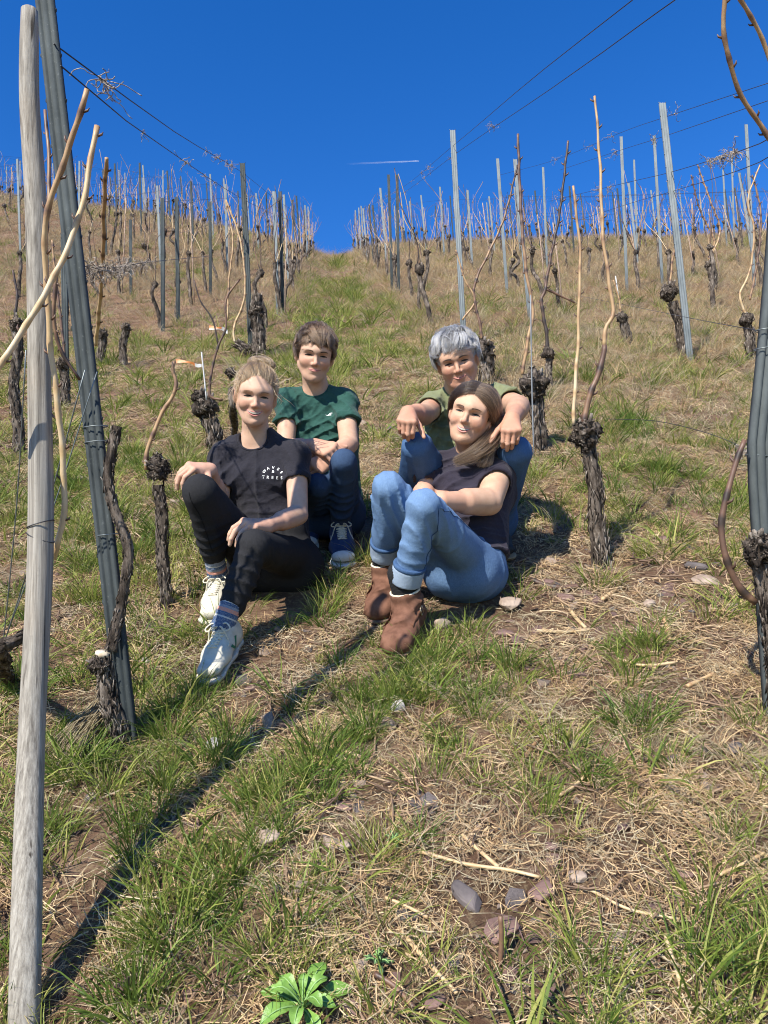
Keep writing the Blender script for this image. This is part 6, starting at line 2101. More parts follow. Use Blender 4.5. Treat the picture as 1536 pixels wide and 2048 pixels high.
def boot_brown(pn, toe, ang, L):
    R, org, f, up = foot_frame(toe, ang, L)
    un, sn, s = shoe_nodes(L)
    w = lambda p: org + R @ (np.array(p) * s)
    T0 = (0, .040, .118)
    shaft = ScN(ECap((0, .045, .05), T0, (1, 0, 0), (.044, .050), (.053, .053)), s)
    wide = ScN(U(.02, ECap((0, .05, .045), (0, .20, .036), (1, 0, 0), (.044, .044), (.048, .032)), Ell((0, .205, .034), (.047, .046, .031))), s)
    wide = Cut(wide, (0, 0, .012), (0, 0, -1), .004)
    nd = U(.03, un, wide, shaft)
    top = np.array([0, .04, .128]) * s
    nd = Cut(nd, top, (0, -.1, 1), .004)
    nd = Sub(nd, ScN(Cap((0, .04, .09), (0, .04, .16), .041, .043), s), .004)
    nd = Disp(nd, addf(wrinkle(.004, 13, (1, 1, 1.6), 81), lambda P: .004 * np.sin(P[:, 2] / .021 * 3.1 + 2 * vnoise(P * 15)) * np.exp(-((P[:, 2] - .085) / .022) ** 2)))
    V, F = surface_nets(Xf(nd, R, org), .0038)
    V = relax(V, F, 1, .3)
    b = mesh_obj('boot', V, F, M_SUEDE, pn.o)
    V2, F2 = surface_nets(Xf(sn, R, org), .0038); mesh_obj('sole', V2, F2, M_BOOTSOLE, b)
    bv = bvh_of(V, F)
    # fleece rim
    rim = []
    for a in np.linspace(0, 2 * math.pi, 40): rim.append(w((.0475 * math.cos(a), .04 + .0475 * math.sin(a), .129 + .004 * math.sin(a))))
    VV, FF = tube(rim, .0036, 8, False, lambda i, th, p: 1 + .35 * vnoise(np.stack([i * 1.7, th * 2, i * .3], -1)))
    mesh_obj('fleece_rim', VV, FF, M_FLEECE, b)
    # strap and buckle
    st = []
    for a in np.linspace(-.6, math.pi + .6, 30):
        o = w((.16 * math.cos(a), .045 + .16 * math.sin(a), .076 - .016 * math.sin(a))); c = w((0, .045, .076 - .016 * math.sin(a)))
        h = bv.ray_cast(Vector(o), Vector(unit(c - o)))
        if h[0] is not None: st.append(np.array(h[0]) + unit(o - c) * .0012)
    if len(st) > 5:
        Q = spline(st, 30); V3 = []
        for q in Q: V3 += [q - R[:, 2] * .008, q + R[:, 2] * .008]
        n = len(Q); out = [unit(q - w((0, .045, .08))) * .0018 for q in Q]
        V4 = [v + out[i // 2] for i, v in enumerate(V3)]
        F3 = []
        for i in range(n - 1):
            a, c = 2 * i, 2 * i + 2
            F3 += [[a + 2 * n, c + 2 * n, c + 1 + 2 * n, a + 1 + 2 * n], [a, a + 2 * n, c + 2 * n, c][::-1], [a + 1, c + 1, c + 1 + 2 * n, a + 1 + 2 * n][::-1]]
        strap = mesh_obj('strap', V3 + V4, F3, M_SUEDE, b)
        o = w((-.16, .07, .070)); h = bv.ray_cast(Vector(o), Vector(R[:, 0]))
        if h[0] is not None:
            c = np.array(h[0]) - R[:, 0] * .004; u_, v_ = R[:, 1] * .011, R[:, 2] * .012
            P = [c - u_ - v_, c + u_ - v_, c + u_ + v_, c - u_ + v_, c - u_ - v_]
            mbb = MB()
            for i in range(4): mbb.tube([P[i], P[i + 1]], .0016, 6)
            mbb.tube([c - u_, c + u_ * .9], .0013, 6)
            mbb.build('buckle', flat_mat('brass_buckle', (.45, .38, .26), .35, .5, .9), b)
    return dict(ank=w((0, .045, .08)), top=w((0, .04, .138)))
M_SUEDE = simple_mat('brown_suede', (.105, .050, .032), (.185, .092, .060), 26, .92, .35, .004, spec=.1, detail=7)
M_BOOTSOLE = simple_mat('brown_rubber', (.10, .06, .045), (.16, .10, .075), 30, .8, .2)
M_FLEECE = simple_mat('cream_fleece', (.55, .47, .34), (.74, .66, .52), 200, .95, .6, .003)
woman_blonde(); boy_green(); man_grey(); woman_brown()
# ------------------------------------------------------------------ ground cover
LIB = bpy.data.collections.new('ground_cover_pieces')      # never linked to the scene: only instanced

def blade(mb, base, d0, L, w, bend, rs, a, seg=3):
    """one curved blade: d0 start direction, bends towards the ground"""
    d = unit(d0); p = np.array(base, float)
    side = unit(np.cross(d, [rs.normal(), rs.normal(), .3]))
    pts = [p]; hd = unit(np.array([d[0], d[1], 0]) + rs.normal(0, .2, 3) * np.array([1, 1, 0]) + 1e-3)
    for k in range(seg):
        d = unit(d + hd * bend * (k + .6) / seg - np.array([0, 0, bend * .55 * k / seg]))
        p = p + d * L / seg; pts.append(p)
    V = []
    for k, q in enumerate(pts[:-1]):
        ww = w * (1 - .22 * k) * .5
        V += [q - side * ww, q + side * ww]
    V.append(pts[-1])
    F = [[2 * k, 2 * k + 1, 2 * k + 3, 2 * k + 2] for k in range(seg - 1)] + [[2 * seg - 2, 2 * seg - 1, 2 * seg]]
    mb.add(V, F, a)

def lib_obj(name, mb, mat, smooth=True):
    V = np.concatenate(mb.V); me = bpy.data.meshes.new(name); fill_mesh(me, V, mb.F)
    at = me.attributes.new('rnd', 'FLOAT', 'POINT'); at.data.foreach_set('value', np.concatenate(mb.A).astype(np.float32))
    me.materials.append(mat)
    if smooth: me.polygons.foreach_set('use_smooth', [True] * len(me.polygons))
    o = bpy.data.objects.new(name, me)
    return o

def tuft(name, n, h, r, w, lean, bend, mat, seed, dry=0.0):
    rs = np.random.default_rng(seed); mb = MB()
    for _ in range(n):
        a = rs.random() * 6.28; q = r * math.sqrt(rs.random())
        b = np.array([q * math.cos(a), q * math.sin(a), -.012])
        out = np.array([math.cos(a), math.sin(a), 0]) * lean * (.25 + q / r) + rs.normal(0, .22, 3) * np.array([1, 1, 0])
        L = h * rs.uniform(.45, 1.1)
        tone = np.clip(rs.normal(.42, .22), 0, 1) if rs.random() > dry else rs.uniform(.85, 1)
        blade(mb, b, np.array([0, 0, 1.]) + out, L, w * rs.uniform(.7, 1.3), bend * rs.uniform(.3, 1.4), rs, tone)
    return lib_obj(name, mb, mat)

def mat_patch(name, n, r, mat, seed, lo=.03, hi=.12, w=.0022, up=.35, thick=False):
    """loose stalks lying criss-cross"""
    rs = np.random.default_rng(seed); mb = MB()
    for _ in range(n):
        c = np.array([*rs.uniform(-r, r, 2), rs.uniform(.0, .014)])
        a = rs.random() * 6.28; L = rs.uniform(lo, hi)
        d = np.array([math.cos(a), math.sin(a), rs.normal(0, up * .35)])
        p0, p2 = c - d * L / 2, c + d * L / 2
        p1 = c + rs.normal(0, L * .10, 3) * np.array([1, 1, .6])
        if thick and rs.random() < .3:
            V, F = tube([p0, p1, p2], w * rs.uniform(.6, 1.3), 4, False)
            mb.add(V, F, rs.random())
        else:
            s = unit(np.cross(d, [rs.normal(0, .5), rs.normal(0, .5), 1.])); ww = w * rs.uniform(.5, 1.2) * .5
            V = [p0 - s * ww, p0 + s * ww, p1 - s * ww, p1 + s * ww, p2]
            mb.add(V, [[0, 1, 3, 2], [2, 3, 4]], rs.random())
    return lib_obj(name, mb, mat, False)

def chip(name, seed, mat, flat=.35):
    rs = np.random.default_rng(seed)
    import bmesh
    bm = bmesh.new()
    for _ in range(11):
        v = rs.normal(size=3); v /= np.linalg.norm(v); v[2] *= flat
        bm.verts.new(v * rs.uniform(.8, 1.1))
    bmesh.ops.convex_hull(bm, input=bm.verts)
    me = bpy.data.meshes.new(name); bm.to_mesh(me); bm.free(); me.materials.append(mat)
    at = me.attributes.new('rnd', 'FLOAT', 'POINT'); at.data.foreach_set('value', np.full(len(me.vertices), .5, np.float32))
    return bpy.data.objects.new(name, me)

def scatter(name, srcs, xy, rotz, tilt, scl, idx, dz=0.0, leanr=0.0, rs=None):
    """one stuff object: instances of SRCS on points of the ground"""
    coll = bpy.data.collections.new(name + '_pieces')
    for i, s in enumerate(srcs):
        s.name = 'p%02d_%s' % (i, s.name); coll.objects.link(s)
    xy = np.asarray(xy); z = zf(xy[:, 0], xy[:, 1]) + dz
    V = np.concatenate([xy, z[:, None]], 1)
    n = len(V)
    me = bpy.data.meshes.new(name); me.vertices.add(n); me.vertices.foreach_set('co', V.astype(np.float32).ravel())
    rot = np.empty((n, 3), np.float32)
    lx = (rs.normal(0, leanr, n) if rs is not None and leanr else np.zeros(n)); ly = (rs.normal(0, leanr, n) if rs is not None and leanr else np.zeros(n))
    for i in range(n):
        R = Matrix.Rotation(tilt + lx[i], 3, 'X') @ Matrix.Rotation(ly[i], 3, 'Y') @ Matrix.Rotation(float(rotz[i]), 3, 'Z')
        rot[i] = R.to_euler()
    for k, t, d in (('rot', 'FLOAT_VECTOR', rot), ('scl', 'FLOAT', np.asarray(scl, np.float32)), ('idx', 'INT', np.asarray(idx, np.int32))):
        a = me.attributes.new(k, t, 'POINT'); a.data.foreach_set('vector' if t == 'FLOAT_VECTOR' else 'value', d.ravel())
    o = bpy.data.objects.new(name, me); COL.objects.link(o)
    ng = bpy.data.node_groups.new(name + '_scatter', 'GeometryNodeTree')
    ng.interface.new_socket('Geometry', in_out='INPUT', socket_type='NodeSocketGeometry'); ng.interface.new_socket('Geometry', in_out='OUTPUT', socket_type='NodeSocketGeometry')
    N = ng.nodes.new; gi, go = N('NodeGroupInput'), N('NodeGroupOutput')
    ip, ci = N('GeometryNodeInstanceOnPoints'), N('GeometryNodeCollectionInfo')
    ci.inputs['Collection'].default_value = coll; ci.inputs['Separate Children'].default_value = True; ci.inputs['Reset Children'].default_value = True
    def na(nm, t):
        q = N('GeometryNodeInputNamedAttribute'); q.data_type = t; q.inputs['Name'].default_value = nm
        return next(x for x in q.outputs if x.enabled and x.name == 'Attribute')
    er = N('FunctionNodeEulerToRotation')
    L = ng.links.new
    L(gi.outputs[0], ip.inputs['Points']); L(ci.outputs[0], ip.inputs['Instance']); ip.inputs['Pick Instance'].default_value = True
    L(na('idx', 'INT'), ip.inputs['Instance Index']); L(na('rot', 'FLOAT_VECTOR'), er.inputs[0]); L(er.outputs[0], ip.inputs['Rotation']); L(na('scl', 'FLOAT'), ip.inputs['Scale'])
    L(ip.outputs[0], go.inputs[0])
    md = o.modifiers.new('scatter', 'NODES'); md.node_group = ng
    tag(o, kind='stuff')
    return o

def spot(px, py, r):
    g = gp(px, py); return (g[0], g[1], r * depth(g) / FPX)
LUSH = [spot(*s) for s in [(190, 1690, 120), (150, 1560, 60), (560, 1370, 80), (440, 1490, 100), (500, 1570, 80), (900, 1400, 110), (850, 1570, 100), (940, 1500, 80), (620, 1830, 90), (420, 1760, 110), (1000, 1340, 80),
         (1280, 1560, 55), (1420, 1630, 60), (1130, 1990, 60), (1490, 1940, 110), (640, 1200, 60), (690, 1150, 40), (390, 1390, 60), (330, 1480, 70), (130, 1150, 110), (60, 1400, 90), (300, 1880, 120), (930, 1190, 60), (1320, 940, 90), (1250, 860, 80),
         (1230, 1270, 50), (1400, 1220, 40), (780, 1690, 45), (1190, 1440, 60), (1300, 1460, 70), (250, 1100, 90), (240, 900, 90), (150, 960, 80), (420, 1010, 60), (1440, 1300, 50), (1080, 1600, 50), (730, 1320, 60), (680, 1420, 40), (1430, 1010, 60), (1140, 760, 40), (1200, 980, 40)]]
BARE = [spot(*s) for s in [(1150, 1150, 110), (700, 1620, 100), (1000, 1830, 120), (720, 2010, 110), (560, 1705, 80), (1230, 1220, 70), (520, 1400, 55), (1030, 1260, 60), (60, 1265, 70), (1100, 1290, 80), (1350, 1180, 60), (1250, 1900, 110), (880, 1900, 80), (1350, 1760, 70), (700, 1480, 60), (560, 1290, 40), (1350, 1350, 50)]]
KEEP = [(-.23, 2.86, .19), (.0, 3.22, .22), (.52, 3.08, .24), (.44, 2.74, .18), (-.20, 2.70, .12)]
FEET = [(gp(432, 1220), .075), (gp(440, 1330), .07), (gp(815, 1260), .07), (gp(780, 1200), .07), (gp(688, 1090), .06), (gp(1020, 1100), .07)]

STONESPOT = [spot(*q) for q in [(936, 1808, 46), (1005, 1868, 42), (1088, 1795, 36), (1155, 1762, 24), (540, 1690, 24), (688, 1616, 26), (884, 1258, 22), (1022, 1218, 24), (1008, 1272, 24), (1412, 1160, 34), (870, 2010, 26), (700, 2020, 26), (1090, 1170, 24), (1130, 1200, 26), (797, 1424, 16)]]
def masks(x, y):
    lush = np.zeros(len(x)); bare = np.zeros(len(x)); ok = np.ones(len(x), bool)
    for a, b, r in LUSH: lush = np.maximum(lush, np.exp(-(((x - a) / r) ** 2 + ((y - b) / (r * 1.5)) ** 2)))
    for a, b, r in BARE: bare = np.maximum(bare, np.exp(-(((x - a) / r) ** 2 + ((y - b) / (r * 1.5)) ** 2) ** 1.5))
    for a, b, r in KEEP: ok &= (x - a) ** 2 + (y - b) ** 2 > r * r
    for p, r in FEET: ok &= (x - p[0]) ** 2 + ((y - p[1]) * .6) ** 2 > r * r
    for a, b, r in STONESPOT: ok &= (x - a) ** 2 + ((y - b) * .8) ** 2 > (r * .95) ** 2
    nz = .5 + .5 * n2(x, y, .8, 11) + .35 * n2(x, y, 2.7, 12)
    green = nz * .55 + .10 * sstep(2.2, 3.2, y) * sstep(12, 8, y)
    green += .45 * sstep(.2, -.7, x) * sstep(11, 7, y) + .12 * sstep(6, 3, y) + .75 * np.exp(-((x - .15) / .85) ** 2) * sstep(4, 7, y) * sstep(34, 22, y)
    green = green * .62 + .55 * sstep(.42, .72, .5 + .5 * n2(x, y, 4.6, 21) + .25 * n2(x, y, 11, 22)) * np.clip(nz + .15, 0, 1)
    green += .18 * np.exp(-((x - 2.2) / .5) ** 2) * sstep(3, 5, y) * sstep(16, 10, y) - .12 * sstep(9, 14, y)
    return lush, bare, np.clip(green, 0, 1), ok

def sample(rs, ylo, yhi, dens):
    """uniform points in the visible wedge"""
    xm = .63 * yhi + 1.3
    n = int(dens * (yhi - ylo) * 2 * xm)
    x = rs.uniform(-xm, xm, n); y = rs.uniform(ylo, yhi, n)
    k = np.abs(x - .03 * y) < .60 * y + 1.15
    return x[k], y[k]

def ground_cover():
    rs = np.random.default_rng(77)
    G = [tuft('green_tuft', 34, .13, .035, .0034, .45, .55, M_GRASS, 1, .06), tuft('green_tuft', 26, .10, .05, .003, .7, .8, M_GRASS, 2, .12), tuft('green_tuft', 42, .16, .045, .0036, .4, .5, M_GRASS, 3, .05),
         tuft('fine_tuft', 46, .11, .05, .0022, .5, .9, M_GRASS, 4, .15), tuft('short_tuft', 26, .06, .06, .003, .9, .7, M_GRASS, 5, .15), tuft('wide_blades', 14, .17, .03, .0062, .65, .75, M_GRASS, 6, .05)]
    Lh = [tuft('lush_tuft', 60, .145, .05, .0042, .4, .55, M_GRASS2, 11, .02), tuft('lush_tuft', 50, .17, .045, .0048, .5, .7, M_GRASS2, 12, .02), tuft('lush_tuft', 70, .125, .06, .0036, .45, .5, M_GRASS, 13, .03)]
    D = [tuft('dry_tuft', 36, .11, .05, .0022, .8, 1.1, M_STRAW, 21), tuft('dry_tuft', 40, .09, .06, .0024, 1.1, 1.2, M_STRAW, 22), tuft('dry_tuft', 30, .15, .05, .0022, .7, 1.0, M_HAY, 23), tuft('dry_tuft', 44, .07, .07, .002, 1.3, 1.0, M_HAY, 24)]
    P = [mat_patch('stalks', 60, .085, M_STRAW, 31, .015, .08, .0024), mat_patch('stalks', 54, .09, M_HAY, 32, .02, .12, .0021), mat_patch('twigs', 40, .09, M_TWIG, 33, .02, .12, .0027, .3, True), mat_patch('stalks', 60, .08, M_STRAW, 34, .010, .06, .0028), mat_patch('twigs', 16, .10, M_TWIG, 35, .04, .19, .0040, .25, True), mat_patch('stalks', 56, .085, M_HAY, 36, .015, .09, .0022), mat_patch('stalks', 50, .085, M_STRAW, 37, .02, .11, .0023)]
    TILT = math.radians(28.5)
    def go(name, srcs, pts, scl, idx, tilt=.25, dz=0., lean=.12):
        n = len(pts)
        if n: scatter(name, srcs, pts, rs.random(n) * 6.283, tilt, scl, idx, dz, lean, rs)
    # --- green grass
    X, Y, S = [], [], []
    LX, LY, LS = [], [], []
    DX, DY, DS = [], [], []
    PX_, PY_, PS = [], [], []
    for ylo, yhi, dens, sc in ((.75, 2.2, 300, .85), (2.2, 4.5, 210, .95), (4.5, 9, 80, 1.2), (9, 18, 34, 1.7), (18, 44, 8.5, 2.7)):
        x, y = sample(rs, ylo, yhi, dens)
        lu, ba, gr, ok = masks(x, y)
        p = rs.random(len(x))
        k = ok & (p < np.clip(gr * 1.55 - .12, 0.05, 1) * (1 - .93 * ba))
        X.append(x[k]); Y.append(y[k]); S.append(sc * rs.uniform(.6, 1.25, k.sum()) * (.75 + .5 * gr[k]))
        k2 = ok & (rs.random(len(x)) < lu * .50 * (1 - .8 * ba)) & (y < 8)
        LX.append(x[k2]); LY.append(y[k2]); LS.append(sc * rs.uniform(.6, 1.1, k2.sum()) * (.6 + .5 * lu[k2]) )
        x, y = sample(rs, ylo, yhi, dens * 1.3)
        lu, ba, gr, ok = masks(x, y)
        k = ok & (rs.random(len(x)) < np.clip(1.05 - gr * .75, .15, 1) * (1 - .80 * ba))
        DX.append(x[k]); DY.append(y[k]); DS.append(sc * .85 * rs.uniform(.6, 1.3, k.sum()))
        if yhi < 10:
            x, y = sample(rs, ylo, yhi, dens * 1.35)
            lu, ba, gr, ok = masks(x, y)
            k = ok & (rs.random(len(x)) < (1 - .55 * lu) * .9)
            PX_.append(x[k]); PY_.append(y[k]); PS.append(max(.8, sc) * rs.uniform(.55, 1.1, k.sum()))
    c = lambda a, b: np.stack([np.concatenate(a), np.concatenate(b)], 1)
    g = c(X, Y); go('grass', G, g, np.concatenate(S), rs.integers(0, len(G), len(g)))
    # a fringe of tall tufts along the right of the stake
    m = 60; t = rs.uniform(.08, 1.45, m)
    LX.append(-.54 + t * math.sin(SUN_AZ) + .055 + rs.normal(0, .035, m)); LY.append(1.35 + t * math.cos(SUN_AZ) - .07 + rs.normal(0, .03, m)); LS.append(rs.uniform(.45, 1.0, m))
    l = c(LX, LY); go('lush_grass', Lh, l, np.concatenate(LS), rs.integers(0, len(Lh), len(l)), .2, 0, .15)
    d = c(DX, DY); go('dry_grass', D, d, np.concatenate(DS), rs.integers(0, len(D), len(d)), .3, 0, .25)
    q = c(PX_, PY_); go('straw_litter', P, q, np.concatenate(PS), rs.integers(0, len(P), len(q)), TILT, .004, .10)
    # long bleached hay between the rows on the upper slope
    H = [tuft('hay_tuft', 34, .24, .12, .0032, .5, .8, M_HAY, 41), tuft('hay_tuft', 40, .18, .14, .003, .8, 1.1, M_HAY, 42), tuft('hay_tuft', 26, .30, .10, .003, .4, .7, M_STRAW, 43)]
    x, y = [], []
    for ylo, yhi, dens in ((4.2, 10, 44), (10, 20, 30), (20, 46, 8)):
        a, b = sample(rs, ylo, yhi, dens)
        rowd = np.min([np.abs(a - r_) for r_ in rows_l + rows_r], axis=0)
        pr = np.clip(.25 + .9 * np.exp(-(rowd / .45) ** 2) + .5 * sstep(1.3, 2.4, a) - .9 * np.exp(-((a - .1) / .7) ** 2) * sstep(30, 20, b), 0, 1) * np.where(a < -.3, sstep(8, 13, b), 1)
        k = rs.random(len(a)) < pr
        x.append(a[k]); y.append(b[k])
    h = c(x, y); sc = 1.0 + np.clip((h[:, 1] - 10) / 22, 0, 1) * 1.0
    go('hay', H, h, sc * rs.uniform(.6, 1.2, len(h)), rs.integers(0, 3, len(h)), .25, 0, .2)
    # slate chips
    C = [chip('slate_chip', 50 + i, (M_STONE, M_STONE, M_GREYSTONE, M_PALESTONE)[i % 4], (.28, .4, .2, .5)[i % 4]) for i in range(8)]
    x, y = sample(rs, .8, 5.0, 480)
    lu, ba, gr, ok = masks(x, y)
    k = ok & (rs.random(len(x)) < .14 + .80 * ba)
    n = k.sum()
    scatter('slate_chips', C, np.stack([x[k], y[k]], 1), rs.random(n) * 6.28, TILT, np.exp(rs.normal(math.log(.012), .6, n)).clip(.004, .042), rs.integers(0, 8, n), .002, .3, rs)
ground_cover()

# --- single stones: px centre, half length px, aspect, rotation in the picture, kind
def stone(px, py, half, asp, ang, mat, label, flat=.35, seed=0, rise=.9):
    g = gp(px, py); k = half * depth(g) / FPX
    rs = np.random.default_rng(900 + seed)
    import bmesh
    bm = bmesh.new()
    for _ in range(26):
        v = rs.normal(size=3); v /= np.linalg.norm(v)
        v = np.sign(v) * np.abs(v) ** .75
        v[2] *= flat; v[1] *= asp
        bm.verts.new(v * rs.uniform(.85, 1.05))
    r = bmesh.ops.convex_hull(bm, input=bm.verts)
    bmesh.ops.delete(bm, geom=[v for v in bm.verts if not v.link_faces], context='VERTS')
    bmesh.ops.bevel(bm, geom=list(bm.edges), offset=.05, segments=1, affect='EDGES')
    me = bpy.data.meshes.new('stone'); 
    R = Matrix.Rotation(math.radians(28.5) + rs.normal(0, .15), 4, 'X') @ Matrix.Rotation(math.radians(ang), 4, 'Z')
    bm.transform(R @ Matrix.Scale(k, 4)); bm.to_mesh(me); bm.free(); me.materials.append(mat)
    o = bpy.data.objects.new('stone', me); COL.objects.link(o); o.location = Vector(g + np.array([0, -.0, k * flat * rise]))
    tag(o, label, 'stone')
S_ = M_STONE; GS = M_GREYSTONE; PS_ = M_PALESTONE; WS = M_WHITESTONE
for i, a in enumerate([
    (936, 1808, 46, .45, -50, GS, 'long dark grey slate lying slanted in the dry straw', .3),
    (1005, 1868, 40, .8, 20, S_, 'flat brown slate slab just below the long dark slate', .25),
    (1088, 1795, 34, .7, 30, S_, 'reddish stone right of the long dark slate', .4),
    (1155, 1762, 24, .6, -10, PS_, 'small pale stone above right of the reddish one', .4),
    (540, 1690, 24, .8, 10, PS_, 'pale pinkish stone at the end of a fallen cane', .7),
    (688, 1616, 23, .7, -5, S_, 'flat purple slate piece in the middle of the bare patch', .25),
    (797, 1424, 17, .8, 20, WS, 'small whitish rock above the tall grass clump', .8),
    (884, 1258, 21, .7, 15, PS_, 'cream stone right beside the brown boot', .6),
    (1022, 1218, 26, .8, 5, PS_, 'pinkish stone half sunk in grass right of the seated woman', .5),
    (1008, 1272, 24, .55, 0, S_, 'flat brown stone below the pinkish half sunk stone', .3),
    (1412, 1168, 30, .65, -15, PS_, 'big flat beige slab beneath the curved cane', .25),
    (1395, 1140, 28, .25, -25, GS, 'dark sliver of slate on top of the beige slab', .3),
    (1325, 1085, 18, .6, 10, S_, 'brown stone in grass right of the gnarled vine', .35),
    (430, 1500, 22, .7, 40, WS, 'white quartz lump in grass below the white sneaker', .6),
    (165, 965, 16, .7, 5, PS_, 'rounded pale stone left of the leaning post', .5),
    (1105, 1700, 16, .7, 0, S_, 'small reddish stone by a thin straw stalk', .45),
    (1470, 1500, 18, .8, 60, GS, 'grey stone half hidden in grass near the right post', .4),
    (1370, 1755, 20, .6, -30, S_, 'dull brown stone among dry stalks at the lower right', .35),
    (690, 1700, 16, .9, 30, PS_, 'small pinkish stone right of the bare patch', .6),
    (870, 2010, 26, .7, 10, S_, 'brown slate beside the green rosette at the bottom edge', .3),
    (700, 2020, 24, .7, -20, S_, 'dark reddish slate right of the green rosette', .3),
    (292, 1330, 13, .7, 0, WS, 'tiny white pebble beside the leaning post foot', .6),
    (1090, 1170, 20, .6, 15, S_, 'reddish slate chip at the gnarled vine foot', .3),
    (1130, 1200, 24, .5, -20, S_, 'thin brown slate on the bare soil below the gnarled vine', .25),
    (1300, 1215, 14, .8, 0, PS_, 'small pale pebble in the soil right of the gnarled vine', .6),
]): stone(*a[:7], flat=a[7], seed=i)

# --- fallen canes and sticks: pixel ends on the ground
def ground_stick(pts, rpx, tone, label, lift=.006, name='fallen_cane'):
    P = []
    for (x, y) in pts:
        g = gp(x, y); P.append(g + np.array([0, 0, lift + .004]))
    k = depth(P[0]) / FPX
    n = 18; Q = spline(P, n); L = np.linalg.norm(np.diff(Q, axis=0), axis=1).sum(); s = np.linspace(0, 1, n)
    b = np.zeros(n)
    for q in np.arange(.1, 1, .085 / max(L, .1)): b = np.maximum(b, np.exp(-((s - q) / .03) ** 2))
    V, F = tube(Q, rpx * k * (1 + .3 * b) * (1 - .2 * s), 7)
    o = mesh_obj(name, V, F, M_CANE, attrs={'rnd': np.repeat(np.clip(tone - .25 * b, 0, 1), 7)})
    tag(o, label, 'stick')
for a in [
    ([(400, 1668), (455, 1690), (518, 1703)], 5, .62, 'orange brown cane lying beside the pale pinkish stone'),
    ([(628, 1490), (680, 1508), (728, 1524)], 4.5, .80, 'straw coloured cane on the bare patch right of the dark grass'),
    ([(640, 1440), (655, 1470), (668, 1500)], 4, .5, 'short brown cane crossing near the straw coloured one'),
    ([(1042, 1536), (1058, 1512), (1076, 1488)], 5, .48, 'short reddish cane with a knobbed end in dry grass'),
    ([(838, 1712), (930, 1738), (1015, 1750), (1080, 1765)], 4, .82, 'long thin straw stalk above the dark slate'),
    ([(925, 1680), (960, 1712), (998, 1745)], 4.5, .78, 'cane slanting down towards the long straw stalk'),
    ([(798, 1868), (850, 1930), (915, 2000)], 5, .78, 'cane running diagonally left of the dark slate'),
    ([(1332, 1882), (1350, 1940), (1364, 1988)], 4.5, .9, 'pale peeled stick at the lower right'),
    ([(1314, 1866), (1318, 1920), (1322, 1968)], 3.4, .28, 'dark red stick beside the pale peeled one'),
    ([(770, 1806), (810, 1822), (856, 1846)], 4, .78, 'cane stub left of the long dark slate'),
    ([(590, 1770), (640, 1800), (700, 1818)], 4, .42, 'brown cane lying in the grass clump centre left'),
    ([(1080, 1268), (1130, 1270), (1180, 1266)], 3, .85, 'thin straw stalk at the foot of the gnarled vine'),
    ([(1205, 1205), (1225, 1190), (1247, 1180)], 4, .85, 'short straw cane in the soil right below the gnarled vine'),
    ([(1140, 1225), (1155, 1245), (1172, 1262)], 4, .82, 'short tan cane pointing down from the gnarled vine'),
    ([(1328, 1240), (1335, 1262), (1340, 1288)], 4.5, .66, 'stub of orange cane right of the bare soil'),
    ([(1235, 1325), (1290, 1338), (1350, 1332)], 3.5, .84, 'straw stalk lying across the grass at mid right'),
    ([(1375, 1380), (1400, 1368), (1428, 1354)], 4.5, .74, 'tan cane near the foot of the kinked post'),
    ([(1060, 1165), (1110, 1180), (1160, 1178)], 6, .2, 'dark gnarly root stick at the foot of the gnarled vine'),
    ([(640, 1330), (700, 1290), (770, 1250)], 3, .3, 'thin dark twig left of the brown boot'),
    ([(0, 1180), (40, 1165), (80, 1150)], 6, .25, 'dark branch behind the wooden stake'),
    ([(300, 1700), (312, 1650), (318, 1610)], 7, .30, 'dark broken stump stick in the lush grass near the stake'),
    ([(1180, 1790), (1260, 1830), (1360, 1850)], 3.4, .86, 'long pale stalk arching over straw at lower right'),
    ([(1440, 1760), (1480, 1742), (1530, 1716)], 4, .85, 'pale cane piece near the right edge'),
    ([(750, 1960), (790, 1985), (830, 2030)], 6, .3, 'dark curved twig right of the green rosette'),
    ([(1120, 1600), (1150, 1580), (1180, 1552)], 3.4, .82, 'thin straw stalk slanting up in dry grass'),
]: ground_stick(*a)
# upright broken shoot by the slate
def upright():
    g = gp(1000, 1930); d = depth(g)
    V, F = tube(spline([g, pix(1003, 1880, d), pix(1001, 1832, d)], 10), [.0045] * 10, 7)
    o = mesh_obj('broken_shoot', V, F, M_CANE, attrs={'rnd': np.full(len(V), .33)}); tag(o, 'upright reddish broken shoot in front of the brown slate slab', 'stick')
upright()

# --- straw sheaf lying against the stump by the stake
def sheaf():
    rs = np.random.default_rng(9); mb = MB()
    for _ in range(150):
        a = gp(rs.normal(112, 22), rs.normal(1532, 14)); b = gp(rs.normal(222, 10), rs.normal(1448, 10))
        m = (a + b) / 2 + np.array([0, 0, .05]) + rs.normal(0, .012, 3)
        V, F = tube(spline([a + np.array([0, 0, rs.uniform(.005, .03)]), m, b + np.array([0, 0, rs.uniform(.03, .09)])], 7), .0012, 3, False)
        mb.add(V, F, rs.random())
    o = mb.build('straw_sheaf', M_HAY); tag(o, 'pale sheaf of dry stalks leaning from the stake to the stump', 'straw sheaf')
sheaf()

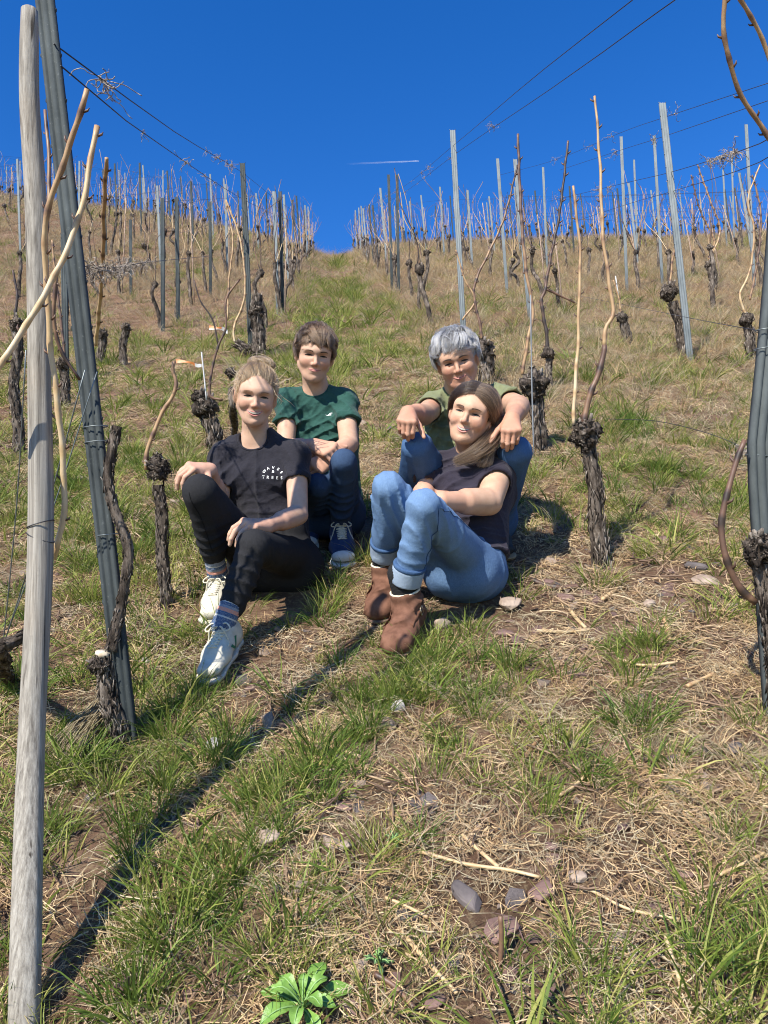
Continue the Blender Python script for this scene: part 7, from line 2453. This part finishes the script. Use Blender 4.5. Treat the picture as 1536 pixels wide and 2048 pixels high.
# --- rosette with broad leaves at the bottom edge
M_LEAF, nt_, b_ = new_mat('rosette_leaf')
nt_.links.new(ramp(nt_, noise(nt_, 40, 4), [(.3, (.11, .22, .035)), (.7, (.19, .32, .065))]), b_.inputs['Base Color'])
b_.inputs['Roughness'].default_value = .42; b_.inputs['Specular IOR Level'].default_value = .35
bump(nt_, b_, noise(nt_, 90, 4), .4, .004)
M_RIB = flat_mat('leaf_midrib', (.22, .36, .12), .5)
def rosette(cx, cy, n, Lpx, wfrac, label, name='rosette_plant', spread=1.0, first=0., mat=None):
    g = gp(cx, cy); k = depth(g) / FPX; o = empty(name, g, label, 'plant')
    rs = np.random.default_rng(int(cx))
    nrm = unit([0, -SLOPE, 1.]); ux = np.array([1., 0, 0]); uy = np.cross(nrm, ux)
    up = unit(nrm * .6 + np.array([0, -.25, .6]))
    for i in range(n):
        a = first + 2.39996 * i + rs.normal(0, .1); L = Lpx * k * rs.uniform(.75, 1.1) * (1 - .035 * i)
        el = .12 + .075 * i * spread
        d = math.cos(a) * ux + math.sin(a) * uy
        P = []
        for t in np.linspace(0, 1, 9):
            h = math.sin(min(1, t * 1.1) * 1.9) * el * L * .9 - .12 * L * t ** 3
            P.append(g + nrm * .010 + d * L * t * math.cos(el * .8) + up * h)
        P = np.array(P); T = np.gradient(P, axis=0); S = np.cross(T, up); S /= np.linalg.norm(S, axis=1)[:, None]
        Nn = np.cross(S, T); Nn /= np.linalg.norm(Nn, axis=1)[:, None]
        w = wfrac * L * np.array([.18, .24, .38, .58, .80, .95, .92, .62, .06])
        cols = (-1, -.5, 0, .5, 1); V = []
        for q, s, nn, ww, j in zip(P, S, Nn, w, range(9)):
            for c in cols: V.append(q + s * ww * c + nn * (abs(c) ** 1.5 * ww * .35 + .0015 * math.sin(j * 2.1 + c * 3)))
        F = [[r * 5 + c, r * 5 + c + 1, r * 5 + c + 6, r * 5 + c + 5] for r in range(8) for c in range(4)]
        lf = mesh_obj('leaf', V, F, mat or M_LEAF, o)
        VV, FF = tube(P + Nn * .0012, np.linspace(.0022, .0006, 9), 5); mesh_obj('midrib', VV, FF, M_RIB, lf)
rosette(606, 2024, 12, 108, .19, 'bright green rosette of broad leaves at the bottom edge', first=.3)
M_WEED = simple_mat('weed_leaf', (.035, .075, .028), (.075, .13, .05), 40, .6, .3)
rosette(758, 1935, 14, 36, .16, 'small dark green weed right of the bright rosette', spread=1.6, mat=M_WEED)
rosette(788, 1690, 9, 24, .2, 'tiny leafy weed beside the tall grass clump', spread=1.6, mat=M_WEED)
